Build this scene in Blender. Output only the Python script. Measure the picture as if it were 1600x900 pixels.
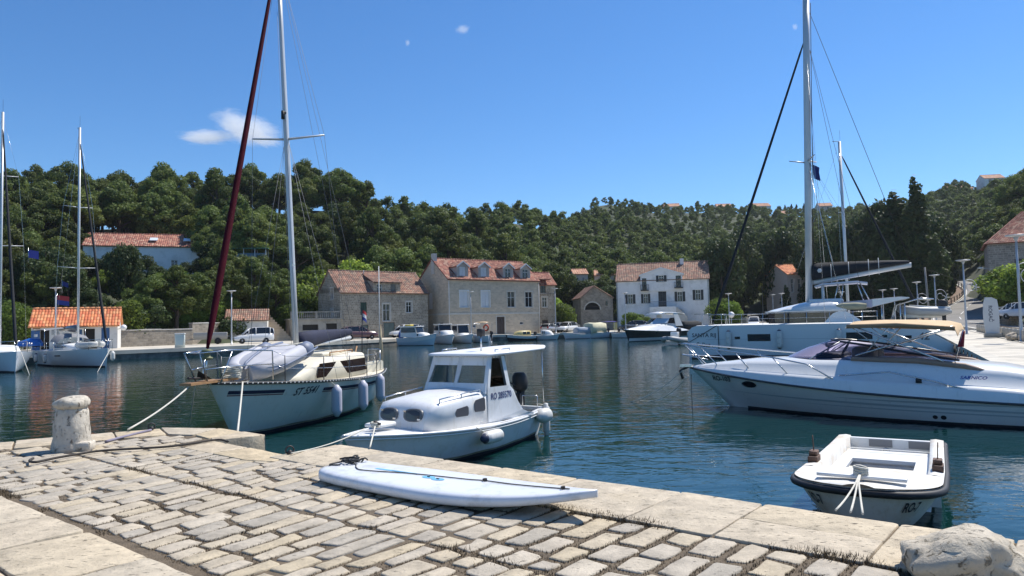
import bpy, bmesh, math, random
import numpy as np
from mathutils import Vector, Matrix
from mathutils.bvhtree import BVHTree
for _o in list(bpy.data.objects):
	bpy.data.objects.remove(_o)
sc = bpy.context.scene
COL = sc.collection
R2D = math.radians
rnd = random.Random(7)
# ------------------------------------------------------------------ camera
F_PX, EYE = 1120.0, 2.4
PITCH, ROLL = math.atan(56 / 1120.0), 0.022
_w = Vector((0, math.cos(PITCH), math.sin(PITCH)))
_u0 = Vector((0, -math.sin(PITCH), math.cos(PITCH)))
_r0 = Vector((1, 0, 0))
_r = _r0 * math.cos(ROLL) - _u0 * math.sin(ROLL)
_u = _u0 * math.cos(ROLL) + _r0 * math.sin(ROLL)
cam_data = bpy.data.cameras.new('camera')
cam_data.sensor_width = 36.0
cam_data.lens = 36.0 * F_PX / 1600.0
cam_data.clip_start, cam_data.clip_end = 0.05, 12000
cam = bpy.data.objects.new('camera', cam_data)
COL.objects.link(cam)
_m = Matrix.Identity(4)
for i in range(3):
	_m[i][0], _m[i][1], _m[i][2] = _r[i], _u[i], -_w[i]
_m[2][3] = EYE
cam.matrix_world = _m
sc.camera = cam
# ------------------------------------------------------------------ light
SUN_AZ, SUN_EL = R2D(53), R2D(56)
world = bpy.data.worlds.new('World')
sc.world = world
world.use_nodes = True
wn, wl = world.node_tree.nodes, world.node_tree.links
wn.clear()
sky = wn.new('ShaderNodeTexSky')
sky.sky_type = 'NISHITA'
sky.sun_disc = False
sky.sun_elevation, sky.sun_rotation = SUN_EL, SUN_AZ
sky.altitude = 0
sky.air_density, sky.dust_density, sky.ozone_density = 1.0, 0.05, 3.0
hs = wn.new('ShaderNodeHueSaturation')
hs.inputs['Saturation'].default_value = 1.12
tint = wn.new('ShaderNodeMix')
tint.data_type = 'RGBA'
tint.blend_type = 'MULTIPLY'
tint.inputs[0].default_value = 1.0
tint.inputs[7].default_value = (0.83, 1.0, 1.20, 1)
wl.new(sky.outputs[0], tint.inputs[6])
wl.new(tint.outputs[2], hs.inputs['Color'])
bg = wn.new('ShaderNodeBackground')
bg.inputs[1].default_value = 0.092
wl.new(hs.outputs[0], bg.inputs[0])
wo = wn.new('ShaderNodeOutputWorld')
wl.new(bg.outputs[0], wo.inputs[0])
sun_data = bpy.data.lights.new('sun', 'SUN')
sun_data.energy = 4.5
sun_data.angle = R2D(0.53)
sun_data.color = (1.0, 0.955, 0.88)
sun = bpy.data.objects.new('sun', sun_data)
COL.objects.link(sun)
_sd = Vector((math.sin(SUN_AZ) * math.cos(SUN_EL), math.cos(SUN_AZ) * math.cos(SUN_EL), math.sin(SUN_EL)))
sun.rotation_euler = (-_sd).to_track_quat('-Z', 'Y').to_euler()
sun.location = _sd * 200
sc.view_settings.view_transform = 'Standard'
sc.view_settings.look = 'None'
sc.view_settings.exposure = 0.42
sc.view_settings.gamma = 1.0
sc.view_settings.use_curve_mapping = False
sc.cycles.use_denoising = True
try:
	sc.cycles.denoiser = 'OPENIMAGEDENOISE'
except Exception:
	pass
sc.cycles.max_bounces = 6
sc.cycles.diffuse_bounces = 3
sc.cycles.glossy_bounces = 3
sc.cycles.transmission_bounces = 4
sc.cycles.transparent_max_bounces = 6
sc.cycles.volume_bounces = 6
sc.cycles.caustics_reflective = False
sc.cycles.caustics_refractive = False
# ------------------------------------------------------------------ placing helpers
def ray(px, py):
	return _w + _r * ((px - 800) / F_PX) + _u * ((450 - py) / F_PX)
def at_z(px, py, z=0.0):
	d = ray(px, py)
	return Vector((0, 0, EYE)) + d * ((z - EYE) / d.z)
def at_d(px, py, y):
	d = ray(px, py)
	return Vector((0, 0, EYE)) + d * (y / d.y)
# ------------------------------------------------------------------ materials
MATS = {}
def nt(mat):
	return mat.node_tree.nodes, mat.node_tree.links, mat.node_tree.nodes['Principled BSDF']
def pm(name, col, rough=0.5, var=0.0, vs=3.0, bump=0.0, bs=30.0, metal=0.0, rndv=0.0, coat=0.0, spec=0.5, dirt=None, ds=2.0, dth=0.6, streak=None):
	"""plain principled material: base colour with noise variation, object-random value, fine bump"""
	if name in MATS:
		return MATS[name]
	m = bpy.data.materials.new(name)
	m.use_nodes = True
	n, l, b = nt(m)
	b.inputs['Roughness'].default_value = rough
	b.inputs['Metallic'].default_value = metal
	b.inputs['Specular IOR Level'].default_value = spec
	if coat:
		b.inputs['Coat Weight'].default_value = coat
		b.inputs['Coat Roughness'].default_value = 0.08
	tc = n.new('ShaderNodeTexCoord')
	src = None
	base = n.new('ShaderNodeRGB')
	base.outputs[0].default_value = (*col, 1)
	src = base.outputs[0]
	if dirt is not None:
		nz = n.new('ShaderNodeTexNoise')
		nz.inputs['Scale'].default_value = ds
		nz.inputs['Detail'].default_value = 7
		nz.inputs['Roughness'].default_value = 0.65
		l.new(tc.outputs['Object'], nz.inputs['Vector'])
		mr = n.new('ShaderNodeMapRange')
		mr.inputs[1].default_value = dth - 0.12
		mr.inputs[2].default_value = dth + 0.12
		l.new(nz.outputs[0], mr.inputs[0])
		mx = n.new('ShaderNodeMix')
		mx.data_type = 'RGBA'
		l.new(mr.outputs[0], mx.inputs[0])
		l.new(src, mx.inputs[6])
		mx.inputs[7].default_value = (*dirt, 1)
		src = mx.outputs[2]
	if streak is not None:
		mp = n.new('ShaderNodeMapping')
		mp.inputs['Scale'].default_value = (5, 5, 0.5)
		l.new(tc.outputs['Object'], mp.inputs['Vector'])
		nz = n.new('ShaderNodeTexNoise')
		nz.inputs['Scale'].default_value = 1.6
		nz.inputs['Detail'].default_value = 8
		nz.inputs['Roughness'].default_value = 0.7
		l.new(mp.outputs[0], nz.inputs['Vector'])
		mr = n.new('ShaderNodeMapRange')
		mr.inputs[1].default_value = 0.55
		mr.inputs[2].default_value = 0.78
		mr.inputs[4].default_value = 0.85
		l.new(nz.outputs[0], mr.inputs[0])
		mx = n.new('ShaderNodeMix')
		mx.data_type = 'RGBA'
		l.new(mr.outputs[0], mx.inputs[0])
		l.new(src, mx.inputs[6])
		mx.inputs[7].default_value = (*streak, 1)
		src = mx.outputs[2]
	if var or rndv:
		h = n.new('ShaderNodeHueSaturation')
		l.new(src, h.inputs['Color'])
		add = n.new('ShaderNodeMath')
		add.operation = 'ADD'
		add.inputs[0].default_value = 1.0
		add.inputs[1].default_value = 0.0
		if var:
			nz = n.new('ShaderNodeTexNoise')
			nz.inputs['Scale'].default_value = vs
			nz.inputs['Detail'].default_value = 6
			l.new(tc.outputs['Object'], nz.inputs['Vector'])
			mr = n.new('ShaderNodeMapRange')
			mr.inputs[1].default_value = 0.25
			mr.inputs[2].default_value = 0.75
			mr.inputs[3].default_value = 1 - var
			mr.inputs[4].default_value = 1 + var
			l.new(nz.outputs[0], mr.inputs[0])
			l.new(mr.outputs[0], add.inputs[0])
		if rndv:
			oi = n.new('ShaderNodeObjectInfo')
			mr2 = n.new('ShaderNodeMapRange')
			mr2.inputs[3].default_value = -rndv
			mr2.inputs[4].default_value = rndv
			l.new(oi.outputs['Random'], mr2.inputs[0])
			l.new(mr2.outputs[0], add.inputs[1])
		l.new(add.outputs[0], h.inputs['Value'])
		src = h.outputs[0]
	l.new(src, b.inputs['Base Color'])
	if bump:
		nz = n.new('ShaderNodeTexNoise')
		nz.inputs['Scale'].default_value = bs
		nz.inputs['Detail'].default_value = 5
		l.new(tc.outputs['Object'], nz.inputs['Vector'])
		bp = n.new('ShaderNodeBump')
		bp.inputs['Strength'].default_value = bump
		bp.inputs['Distance'].default_value = 0.02
		l.new(nz.outputs[0], bp.inputs['Height'])
		l.new(bp.outputs[0], b.inputs['Normal'])
	MATS[name] = m
	return m
def glass(name, col, rough=0.03, ior=1.4):
	"""tinted window glass: glossy coat over a transparent tint"""
	if name in MATS:
		return MATS[name]
	m = bpy.data.materials.new(name)
	m.use_nodes = True
	n, l, b = nt(m)
	n.remove(b)
	tr = n.new('ShaderNodeBsdfTransparent')
	tr.inputs[0].default_value = (*col, 1)
	gl = n.new('ShaderNodeBsdfGlossy')
	gl.inputs['Roughness'].default_value = rough
	gl.inputs[0].default_value = (0.9, 0.9, 0.95, 1)
	fr = n.new('ShaderNodeFresnel')
	fr.inputs[0].default_value = ior
	mx = n.new('ShaderNodeMixShader')
	l.new(fr.outputs[0], mx.inputs[0])
	l.new(tr.outputs[0], mx.inputs[1])
	l.new(gl.outputs[0], mx.inputs[2])
	l.new(mx.outputs[0], n['Material Output'].inputs[0])
	MATS[name] = m
	return m
# ------------------------------------------------------------------ mesh builder
CH = {}
class MB:
	def __init__(s):
		s.v, s.f, s.sm, s.mi, s.uv = [], [], [], [], []
	def add(s, verts, faces, smooth=False, mi=0):
		o = len(s.v)
		s.v.extend([tuple(p) for p in verts])
		for f in faces:
			s.f.append(tuple(i + o for i in f))
			s.sm.append(smooth)
			s.mi.append(mi)
		return s
	def box(s, x0, x1, y0, y1, z0, z1, mi=0):
		v = [(x0, y0, z0), (x1, y0, z0), (x1, y1, z0), (x0, y1, z0), (x0, y0, z1), (x1, y0, z1), (x1, y1, z1), (x0, y1, z1)]
		return s.add(v, [(3, 2, 1, 0), (4, 5, 6, 7), (0, 1, 5, 4), (1, 2, 6, 5), (2, 3, 7, 6), (3, 0, 4, 7)], False, mi)
	def rbox(s, x0, x1, y0, y1, z0, z1, r=0.03, n=3, smooth=True, mi=0):
		"""box with rounded plan corners and a softened top edge"""
		def ring(ins, z):
			pts = []
			rr = max(r - ins * 0.6, 0.001)
			for cx, cy, a0 in ((x1 - ins - rr, y0 + ins + rr, -90), (x1 - ins - rr, y1 - ins - rr, 0), (x0 + ins + rr, y1 - ins - rr, 90), (x0 + ins + rr, y0 + ins + rr, 180)):
				for k in range(n + 1):
					a = R2D(a0 + 90 * k / n)
					pts.append((cx + rr * math.cos(a), cy + rr * math.sin(a), z))
			return pts
		e = min(r, (z1 - z0) * 0.45)
		return s.loft([ring(0, z0), ring(0, z1 - e), ring(e * 0.3, z1 - e * 0.3), ring(e, z1)], True, True, smooth, mi)
	def loft(s, rings, close=True, caps=True, smooth=True, mi=0):
		n = len(rings[0])
		v = [p for r in rings for p in r]
		f = []
		for i in range(len(rings) - 1):
			for j in range(n if close else n - 1):
				k = (j + 1) % n
				f.append((i * n + j, i * n + k, (i + 1) * n + k, (i + 1) * n + j))
		s.add(v, f, smooth, mi)
		if caps and close:
			s.add(rings[0], [tuple(range(n - 1, -1, -1))], False, mi)
			s.add(rings[-1], [tuple(range(n))], False, mi)
		return s
	def tube(s, pts, r, n=6, caps=True, smooth=True, mi=0):
		pts = [Vector(p) for p in pts]
		rs = r if isinstance(r, (list, tuple)) else [r] * len(pts)
		rings = []
		ref = None
		for i, p in enumerate(pts):
			a = pts[max(i - 1, 0)]
			b = pts[min(i + 1, len(pts) - 1)]
			t = (b - a).normalized()
			if ref is None:
				ref = Vector((0, 0, 1)) if abs(t.z) < 0.9 else Vector((1, 0, 0))
			x = t.cross(ref)
			if x.length < 1e-5:
				x = t.cross(Vector((0.3, 1, 0.2)))
			x.normalize()
			y = x.cross(t)
			ref = y
			rings.append([p + (x * math.cos(2 * math.pi * k / n) + y * math.sin(2 * math.pi * k / n)) * rs[i] for k in range(n)])
		return s.loft(rings, True, caps, smooth, mi)
	def lathe(s, prof, n=16, c=(0, 0, 0), smooth=True, mi=0, jit=0, rr=None):
		rings = []
		for r, z in prof:
			ring = []
			for k in range(n):
				a = 2 * math.pi * k / n
				q = r * (1 + ((rr or rnd).uniform(-jit, jit) if jit else 0))
				ring.append((c[0] + q * math.cos(a), c[1] + q * math.sin(a), c[2] + z))
			rings.append(ring)
		return s.loft(rings, True, True, smooth, mi)
	def prism(s, poly, z0, z1, mi=0, smooth=False):
		n = len(poly)
		return s.loft([[(x, y, z0) for x, y in poly], [(x, y, z1) for x, y in poly]], True, True, smooth, mi)
	def extr(s, poly, d, mi=0):
		"""poly of 3-D points extruded by vector d"""
		d = Vector(d)
		a = [Vector(p) for p in poly]
		return s.loft([a, [p + d for p in a]], True, True, False, mi)
	def grid(s, rows, smooth=True, mi=0):
		n = len(rows[0])
		v = [p for r in rows for p in r]
		f = [(i * n + j, i * n + j + 1, (i + 1) * n + j + 1, (i + 1) * n + j) for i in range(len(rows) - 1) for j in range(n - 1)]
		return s.add(v, f, smooth, mi)
	def xf(s, m, start=0):
		for i in range(start, len(s.v)):
			s.v[i] = tuple(m @ Vector(s.v[i]))
		return s
	def mesh(s, name, mats):
		me = bpy.data.meshes.new(name)
		me.from_pydata(s.v, [], s.f)
		for m in (mats if isinstance(mats, (list, tuple)) else [mats]):
			me.materials.append(m)
		me.polygons.foreach_set('use_smooth', s.sm)
		me.polygons.foreach_set('material_index', s.mi)
		me.update()
		return me
	def build(s, name, mats, parent=None, label=None, fixn=True):
		me = s.mesh(name, mats)
		if fixn and len(s.f) < 20000:
			bm = bmesh.new()
			bm.from_mesh(me)
			bmesh.ops.remove_doubles(bm, verts=bm.verts, dist=1e-5)
			bmesh.ops.recalc_face_normals(bm, faces=bm.faces)
			bm.to_mesh(me)
			bm.free()
		o = bpy.data.objects.new(name, me)
		COL.objects.link(o)
		if parent is not None:
			o.parent = parent
			CH.setdefault(parent.name, []).append(o)
		if label:
			o['label'] = label
		return o
def tag(o, label=None, cat=None, group=None, kind=None):
	if label:
		o['label'] = label
	if cat:
		o['category'] = cat
	if group:
		o['group'] = group
	if kind:
		o['kind'] = kind
	return o
def thing(name, label, cat, loc=(0, 0, 0), rz=0.0, group=None):
	o = bpy.data.objects.new(name, None)
	o.empty_display_size = 0.3
	COL.objects.link(o)
	o.location = loc
	o.rotation_euler = (0, 0, rz)
	return tag(o, label, cat, group)
def kids(o):
	return CH.get(o.name, [])
def dup(root, loc=None, rz=None, label=None, group=None, scale=None):
	r = root.copy()
	COL.objects.link(r)
	if loc is not None:
		r.location = loc
	if rz is not None:
		r.rotation_euler = (0, 0, rz)
	if scale is not None:
		r.scale = (scale,) * 3 if not isinstance(scale, (tuple, list)) else scale
	if label:
		r['label'] = label
	if group:
		r['group'] = group
	for ch in kids(root):
		c = ch.copy()
		COL.objects.link(c)
		c.parent = r
		CH.setdefault(r.name, []).append(c)
		for g in kids(ch):
			d = g.copy()
			COL.objects.link(d)
			d.parent = c
	return r
def text_mesh(txt, size, shear=0.0, extr=0.0):
	cu = bpy.data.curves.new('lettering', 'FONT')
	cu.body = txt
	cu.size = size
	cu.shear = shear
	cu.extrude = extr
	cu.offset = size * .018
	cu.align_x = 'CENTER'
	cu.align_y = 'CENTER'
	cu.resolution_u = 3
	o = bpy.data.objects.new('lettering', cu)
	COL.objects.link(o)
	bpy.context.view_layer.update()
	me = bpy.data.meshes.new_from_object(o.evaluated_get(bpy.context.evaluated_depsgraph_get()))
	bpy.data.objects.remove(o)
	v = [tuple(p.co) for p in me.vertices]
	f = [tuple(p.vertices) for p in me.polygons]
	bpy.data.meshes.remove(me)
	return v, f
# ================================================================== setting
def structure(o, label, cat):
	return tag(o, label, cat, kind='structure')
# ---- water
def water_mat():
	m = bpy.data.materials.new('sea_water')
	m.use_nodes = True
	n, l, b = nt(m)
	b.inputs['Base Color'].default_value = (0.003, 0.026, 0.025, 1)
	b.inputs['Roughness'].default_value = 0.035
	b.inputs['IOR'].default_value = 1.333
	tc = n.new('ShaderNodeTexCoord')
	hs_ = []
	for sx, sy, rot, scl, det, amp in ((1.0, 1.6, 20, 0.55, 2, 0.55), (1.0, 1.9, -25, 1.7, 3, 0.34), (1.0, 1.5, 50, 5.5, 2, 0.075)):
		mp = n.new('ShaderNodeMapping')
		mp.inputs['Scale'].default_value = (sx, sy, 1)
		mp.inputs['Rotation'].default_value = (0, 0, R2D(rot))
		l.new(tc.outputs['Object'], mp.inputs['Vector'])
		nz = n.new('ShaderNodeTexNoise')
		nz.inputs['Scale'].default_value = scl
		nz.inputs['Detail'].default_value = det
		nz.inputs['Roughness'].default_value = 0.45
		nz.inputs['Distortion'].default_value = 0.6
		l.new(mp.outputs[0], nz.inputs['Vector'])
		mu = n.new('ShaderNodeMath')
		mu.operation = 'MULTIPLY'
		mu.inputs[1].default_value = amp
		l.new(nz.outputs[0], mu.inputs[0])
		hs_.append(mu.outputs[0])
	a = n.new('ShaderNodeMath'); a.operation = 'ADD'
	l.new(hs_[0], a.inputs[0]); l.new(hs_[1], a.inputs[1])
	a2 = n.new('ShaderNodeMath'); a2.operation = 'ADD'
	l.new(a.outputs[0], a2.inputs[0]); l.new(hs_[2], a2.inputs[1])
	bp = n.new('ShaderNodeBump')
	bp.inputs['Strength'].default_value = 1.0
	bp.inputs['Distance'].default_value = 0.038
	l.new(a2.outputs[0], bp.inputs['Height'])
	l.new(bp.outputs[0], b.inputs['Normal'])
	return m
wmb = MB()
wmb.add([(-2500, -600, 0), (2500, -600, 0), (2500, 2500, 0), (-2500, 2500, 0)], [(0, 1, 2, 3)])
structure(wmb.build('water', water_mat()), 'dark teal rippled harbour water between the quays', 'water')
# ---- near quay
E1, E2 = Vector((0.775, -0.632, 0)), Vector((0.632, 0.775, 0))
QZ = 0.8
quay_poly = [(-22, 1.5), (-7.66, 10.75), (-5.85, 11.91), (-4.84, 11.76), (-3.78, 10.94), (-4.39, 10.50), (-2.83, 9.14), (-2.41, 9.86),
			 (-0.97, 8.72), (0.3, 7.68), (1.21, 6.96), (2.47, 5.95), (3.56, 5.06), (9, 0.65), (9, -6), (-22, -6)]
quay_mat = pm('quay_side_stone', (0.30, 0.27, 0.22), 0.85, 0.25, 2.0, 0.6, 12, dirt=(0.10, 0.10, 0.07), ds=1.2, dth=0.55)
soil_mat = pm('joint_soil', (0.135, 0.102, 0.066), 0.95, 0.35, 9, 0.8, 60)
qb = MB()
qb.prism(quay_poly, -1.2, QZ - 0.014)
for i, f in enumerate(qb.f):
	if len(f) > 4:
		qb.mi[i] = 1
quay = structure(qb.build('quay', [quay_mat, soil_mat]), 'pale stone quay paved with worn cobbles in the foreground', 'quay')
def stone_mat(name, col, spot, rndv, tint2=None, pit=.57):
	m = bpy.data.materials.new(name)
	m.use_nodes = True
	n, l, b = nt(m)
	b.inputs['Roughness'].default_value = 0.72
	b.inputs['Specular IOR Level'].default_value = 0.3
	tc = n.new('ShaderNodeTexCoord')
	oi = n.new('ShaderNodeObjectInfo')
	# broad mottling
	nz = n.new('ShaderNodeTexNoise'); nz.inputs['Scale'].default_value = 5; nz.inputs['Detail'].default_value = 8; nz.inputs['Roughness'].default_value = 0.6
	l.new(tc.outputs['Object'], nz.inputs['Vector'])
	rp = n.new('ShaderNodeValToRGB')
	rp.color_ramp.elements[0].position = 0.3; rp.color_ramp.elements[0].color = (*[c * 0.74 for c in col], 1)
	rp.color_ramp.elements[1].position = 0.7; rp.color_ramp.elements[1].color = (*[min(c * 1.18, 1) for c in col], 1)
	l.new(nz.outputs[0], rp.inputs[0])
	# per stone tint: grey to yellowish
	mx = n.new('ShaderNodeMix'); mx.data_type = 'RGBA'; mx.blend_type = 'MULTIPLY'; mx.inputs[0].default_value = 1
	rp2 = n.new('ShaderNodeValToRGB')
	els = rp2.color_ramp.elements
	els[0].position = 0.0; els[0].color = (1 - rndv, 1 - rndv * 0.95, 1 - rndv * 0.9, 1)
	els[1].position = 1.0; els[1].color = (1 + rndv * 0.4, 1 + rndv * 0.35, 1 + rndv * 0.25, 1)
	e = els.new(0.5); e.color = (1.0, 0.98, 0.95, 1)
	e = els.new(0.85); e.color = (1.04, 0.98, 0.84, 1)
	l.new(oi.outputs['Random'], rp2.inputs[0])
	l.new(rp.outputs[0], mx.inputs[6]); l.new(rp2.outputs[0], mx.inputs[7])
	# small dark pits, streaky
	mp = n.new('ShaderNodeMapping'); mp.inputs['Scale'].default_value = (1.0, 2.6, 1.0); mp.inputs['Rotation'].default_value = (0, 0, R2D(39))
	l.new(tc.outputs['Object'], mp.inputs['Vector'])
	vz = n.new('ShaderNodeTexNoise'); vz.inputs['Scale'].default_value = 11; vz.inputs['Detail'].default_value = 6; vz.inputs['Roughness'].default_value = 0.7
	l.new(mp.outputs[0], vz.inputs['Vector'])
	mr = n.new('ShaderNodeMapRange'); mr.inputs[1].default_value = pit; mr.inputs[2].default_value = pit + .08
	l.new(vz.outputs[0], mr.inputs[0])
	mx2 = n.new('ShaderNodeMix'); mx2.data_type = 'RGBA'
	l.new(mr.outputs[0], mx2.inputs[0]); l.new(mx.outputs[2], mx2.inputs[6]); mx2.inputs[7].default_value = (*spot, 1)
	# large stains
	sz = n.new('ShaderNodeTexNoise'); sz.inputs['Scale'].default_value = 1.3; sz.inputs['Detail'].default_value = 9; sz.inputs['Roughness'].default_value = 0.7
	l.new(tc.outputs['Object'], sz.inputs['Vector'])
	mr3 = n.new('ShaderNodeMapRange'); mr3.inputs[1].default_value = 0.56; mr3.inputs[2].default_value = 0.72; mr3.inputs[4].default_value = 0.5
	l.new(sz.outputs[0], mr3.inputs[0])
	mx3 = n.new('ShaderNodeMix'); mx3.data_type = 'RGBA'
	l.new(mr3.outputs[0], mx3.inputs[0]); l.new(mx2.outputs[2], mx3.inputs[6])
	mx3.inputs[7].default_value = (*(tint2 or (col[0] * 0.72, col[1] * 0.70, col[2] * 0.66)), 1)
	l.new(mx3.outputs[2], b.inputs['Base Color'])
	bz = n.new('ShaderNodeTexNoise'); bz.inputs['Scale'].default_value = 22; bz.inputs['Detail'].default_value = 8; bz.inputs['Roughness'].default_value = 0.65
	l.new(tc.outputs['Object'], bz.inputs['Vector'])
	sub = n.new('ShaderNodeMath'); sub.operation = 'SUBTRACT'
	l.new(bz.outputs[0], sub.inputs[0]); l.new(mr.outputs[0], sub.inputs[1])
	bp = n.new('ShaderNodeBump'); bp.inputs['Strength'].default_value = 0.8; bp.inputs['Distance'].default_value = 0.018
	l.new(sub.outputs[0], bp.inputs['Height']); l.new(bp.outputs[0], b.inputs['Normal'])
	return m
cob_mat = stone_mat('cobble_limestone', (0.475, 0.418, 0.335), (0.18, 0.15, 0.11), 0.17, pit=.62)
slab_mat = stone_mat('slab_limestone', (0.52, 0.445, 0.335), (0.16, 0.125, 0.085), 0.06, (0.50, 0.41, 0.28), pit=.60)
def stone(poly, top, mb, bev=0.02, dome=0.008, jit=0.012, sub=3, rr=rnd, bottom=QZ - 0.06):
	"""one worn paving stone from a plan polygon: rough outline, worn shoulders, slightly uneven top"""
	n = len(poly)
	cx = sum(p[0] for p in poly) / n
	cy = sum(p[1] for p in poly) / n
	out = []
	for i in range(n):
		a, b = poly[i], poly[(i + 1) % n]
		L = math.hypot(b[0] - a[0], b[1] - a[1])
		k = max(2, min(sub, int(L / 0.13) + 1)) if sub <= 3 else max(3, int(L / 0.16))
		e0 = 0.085 if sub <= 3 else min(.05, .022 / L)
		for j in range(k):
			t = (j + 0.5) / k if k > 1 else 0.5
			t = e0 + (1 - 2 * e0) * j / (k - 1)
			out.append((a[0] + (b[0] - a[0]) * t + rr.uniform(-jit, jit), a[1] + (b[1] - a[1]) * t + rr.uniform(-jit, jit)))
	tx, ty = rr.uniform(-.010, .010), rr.uniform(-.010, .010)
	def ring(ins, z, jz=0):
		res = []
		for x, y in out:
			d = math.hypot(x - cx, y - cy) or 1
			q = max(0, 1 - ins / d)
			X, Y = cx + (x - cx) * q, cy + (y - cy) * q
			res.append((X, Y, z + tx * (x - cx) + ty * (y - cy) + (rr.uniform(-jz, jz) if jz else 0)))
		return res
	m = len(out)
	rings = [ring(-0.006, bottom), ring(0, top - bev), ring(bev * 0.45, top - bev * 0.28, 0.002), ring(bev * 1.6, top, 0.0025)]
	v = [p for r in rings for p in r] + [(cx, cy, top + dome)]
	f = []
	for i in range(3):
		for j in range(m):
			k = (j + 1) % m
			f.append((i * m + j, i * m + k, (i + 1) * m + k, (i + 1) * m + j))
	for j in range(m):
		f.append((3 * m + j, 3 * m + (j + 1) % m, 4 * m))
	mb.add(v, f, True)
	return (cx, cy)
rs = random.Random(21)
def ab(a, b):
	k = 0.21 * min(1, max(0, (-a - 3.6) / 3.0))
	return (a - k * (b - 4.0)) * E1 + b * E2
GUT_B = 2.42
# cobbles: courses run along E2, each course cut into stones
cob = []
joints = []
def in_poly(p, poly):
	c = False
	for i in range(len(poly)):
		x1, y1 = poly[i]; x2, y2 = poly[i - 1]
		if (y1 > p[1]) != (y2 > p[1]) and p[0] < (x2 - x1) * (p[1] - y1) / (y2 - y1) + x1:
			c = not c
	return c
# region of cobbles (inside the border slabs)
border = [(-16, 4.35), (-7.35, 9.95), (-5.45, 11.1), (-4.95, 11.05), (-4.3, 10.5), (-4.6, 9.95), (-2.2, 8.75), (9, .2), (7.5, -3), (-9, -3), (-12, 1)]
def loc_w(a):
	if a < -3:
		return rs.uniform(0.17, 0.26)
	if a < -0.5:
		return rs.uniform(0.22, 0.32)
	return rs.uniform(0.28, 0.42)
cob_cells = []
for b0, b1 in ((GUT_B + 0.02, 3.74), (3.75, 8.2)):
	a = -14.0
	while a < 3.2:
		w = loc_w(a)
		if b0 > 3:
			b1 = 5.09 if a > -8.15 else (4.86 if a > -10.1 else 8.2)
		b = b0 + (rs.uniform(-0.02, 0.02) if b0 < 3 else 0)
		first = True
		while b < b1 - 0.12:
			ln = rs.uniform(0.30, 0.56) if a < -1.5 else rs.uniform(0.32, 0.50)
			if first:
				ln *= rs.uniform(0.6, 1.0)
				first = False
			if b1 - (b + ln) < 0.22:
				ln = b1 - b
			c = [(a, b), (a + w, b), (a + w, b + ln), (a, b + ln)]
			pc = ab(a + w / 2, b + ln / 2)
			if in_poly((pc.x, pc.y), border):
				cob_cells.append((c, pc))
			b += ln
		a += w
bollard_pos = at_z(112, 703, QZ)
for c, pc in cob_cells:
	kq = min(1, max(0, (c[0][0] + 6) / 4))
	g = rs.uniform(0.012, 0.022) + kq * rs.uniform(.005, .014)
	q = []
	for (a, b), (sx, sy) in zip(c, ((1, 1), (-1, 1), (-1, -1), (1, -1))):
		p = ab(a + sx * g + rs.uniform(-.017, .017), b + sy * (g + rs.uniform(0, .016)) + rs.uniform(-.02, .02))
		q.append((p.x, p.y))
	joints.append([(p[0], p[1]) for p in q])
	cob.append((q, QZ + rs.uniform(-0.004, 0.004), pc))
def in_view(p, m=60):
	d = Vector((p.x, p.y, QZ - EYE))
	zc = d.dot(_w)
	if zc < 0.3:
		return False
	x, y = 800 + F_PX * d.dot(_r) / zc, 450 - F_PX * d.dot(_u) / zc
	return -m < x < 1600 + m and y < 900 + m
seen = [c for c in cob if in_view(c[2])]
seen.sort(key=lambda c: c[2].length)
rest = MB()
for i, (q, top, pc) in enumerate(seen):
	if i < 296:
		mb = MB()
		stone(q, top, mb, rr=rs, bev=rs.uniform(.008, .013), dome=.002, jit=rs.uniform(.007, .015))
		mb.build('cobble', cob_mat, quay, fixn=False)
	else:
		stone(q, top, rest, rr=rs)
for c in cob:
	if not in_view(c[2]):
		stone(c[0], c[1], rest, rr=rs)
tag(rest.build('cobbles', cob_mat, quay, fixn=False), kind='stuff')
# border slabs
def slab(pts, top=QZ + 0.010, gap=0.010, name='edge_slab', jit=0.008):
	n = len(pts)
	cx = sum(p[0] for p in pts) / n; cy = sum(p[1] for p in pts) / n
	q = []
	for x, y in pts:
		d = math.hypot(x - cx, y - cy)
		q.append((cx + (x - cx) * (1 - gap / d * 1.4), cy + (y - cy) * (1 - gap / d * 1.4)))
	mb = MB()
	stone(q, top + rs.uniform(-.004, .004), mb, bev=0.007, dome=0.003, jit=jit * .6, sub=9, rr=rs, bottom=QZ - 0.22)
	mb.build(name, slab_mat, quay, fixn=False)
def edge_run(p0, p1, depth, lens, split, over=0.03):
	p0, p1 = Vector((*p0, 0)), Vector((*p1, 0))
	d = (p1 - p0).normalized()
	nrm = Vector((-d.y, d.x, 0))          # inward = left of travel or right, chosen by caller through depth sign
	s = 0
	i = 0
	tot = (p1 - p0).length
	while s < tot - 0.05:
		L = lens[i % len(lens)]
		e = min(s + L, tot)
		if tot - e < 0.35:
			e = tot
		A, B = p0 + d * s - nrm * over * (1 if depth > 0 else -1), p0 + d * e - nrm * over * (1 if depth > 0 else -1)
		C, D = p0 + d * e + nrm * depth, p0 + d * s + nrm * depth
		if split[i % len(split)]:
			k = split[i % len(split)]
			M1, M2 = B + (C - B) * k, A + (D - A) * k
			slab([(A.x, A.y), (B.x, B.y), (M2.x + (M1 - M2).x, M2.y + (M1 - M2).y), (M2.x, M2.y)])
			slab([(M2.x, M2.y), (M1.x, M1.y), (C.x, C.y), (D.x, D.y)])
		else:
			slab([(A.x, A.y), (B.x, B.y), (C.x, C.y), (D.x, D.y)])
		s = e
		i += 1
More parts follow.
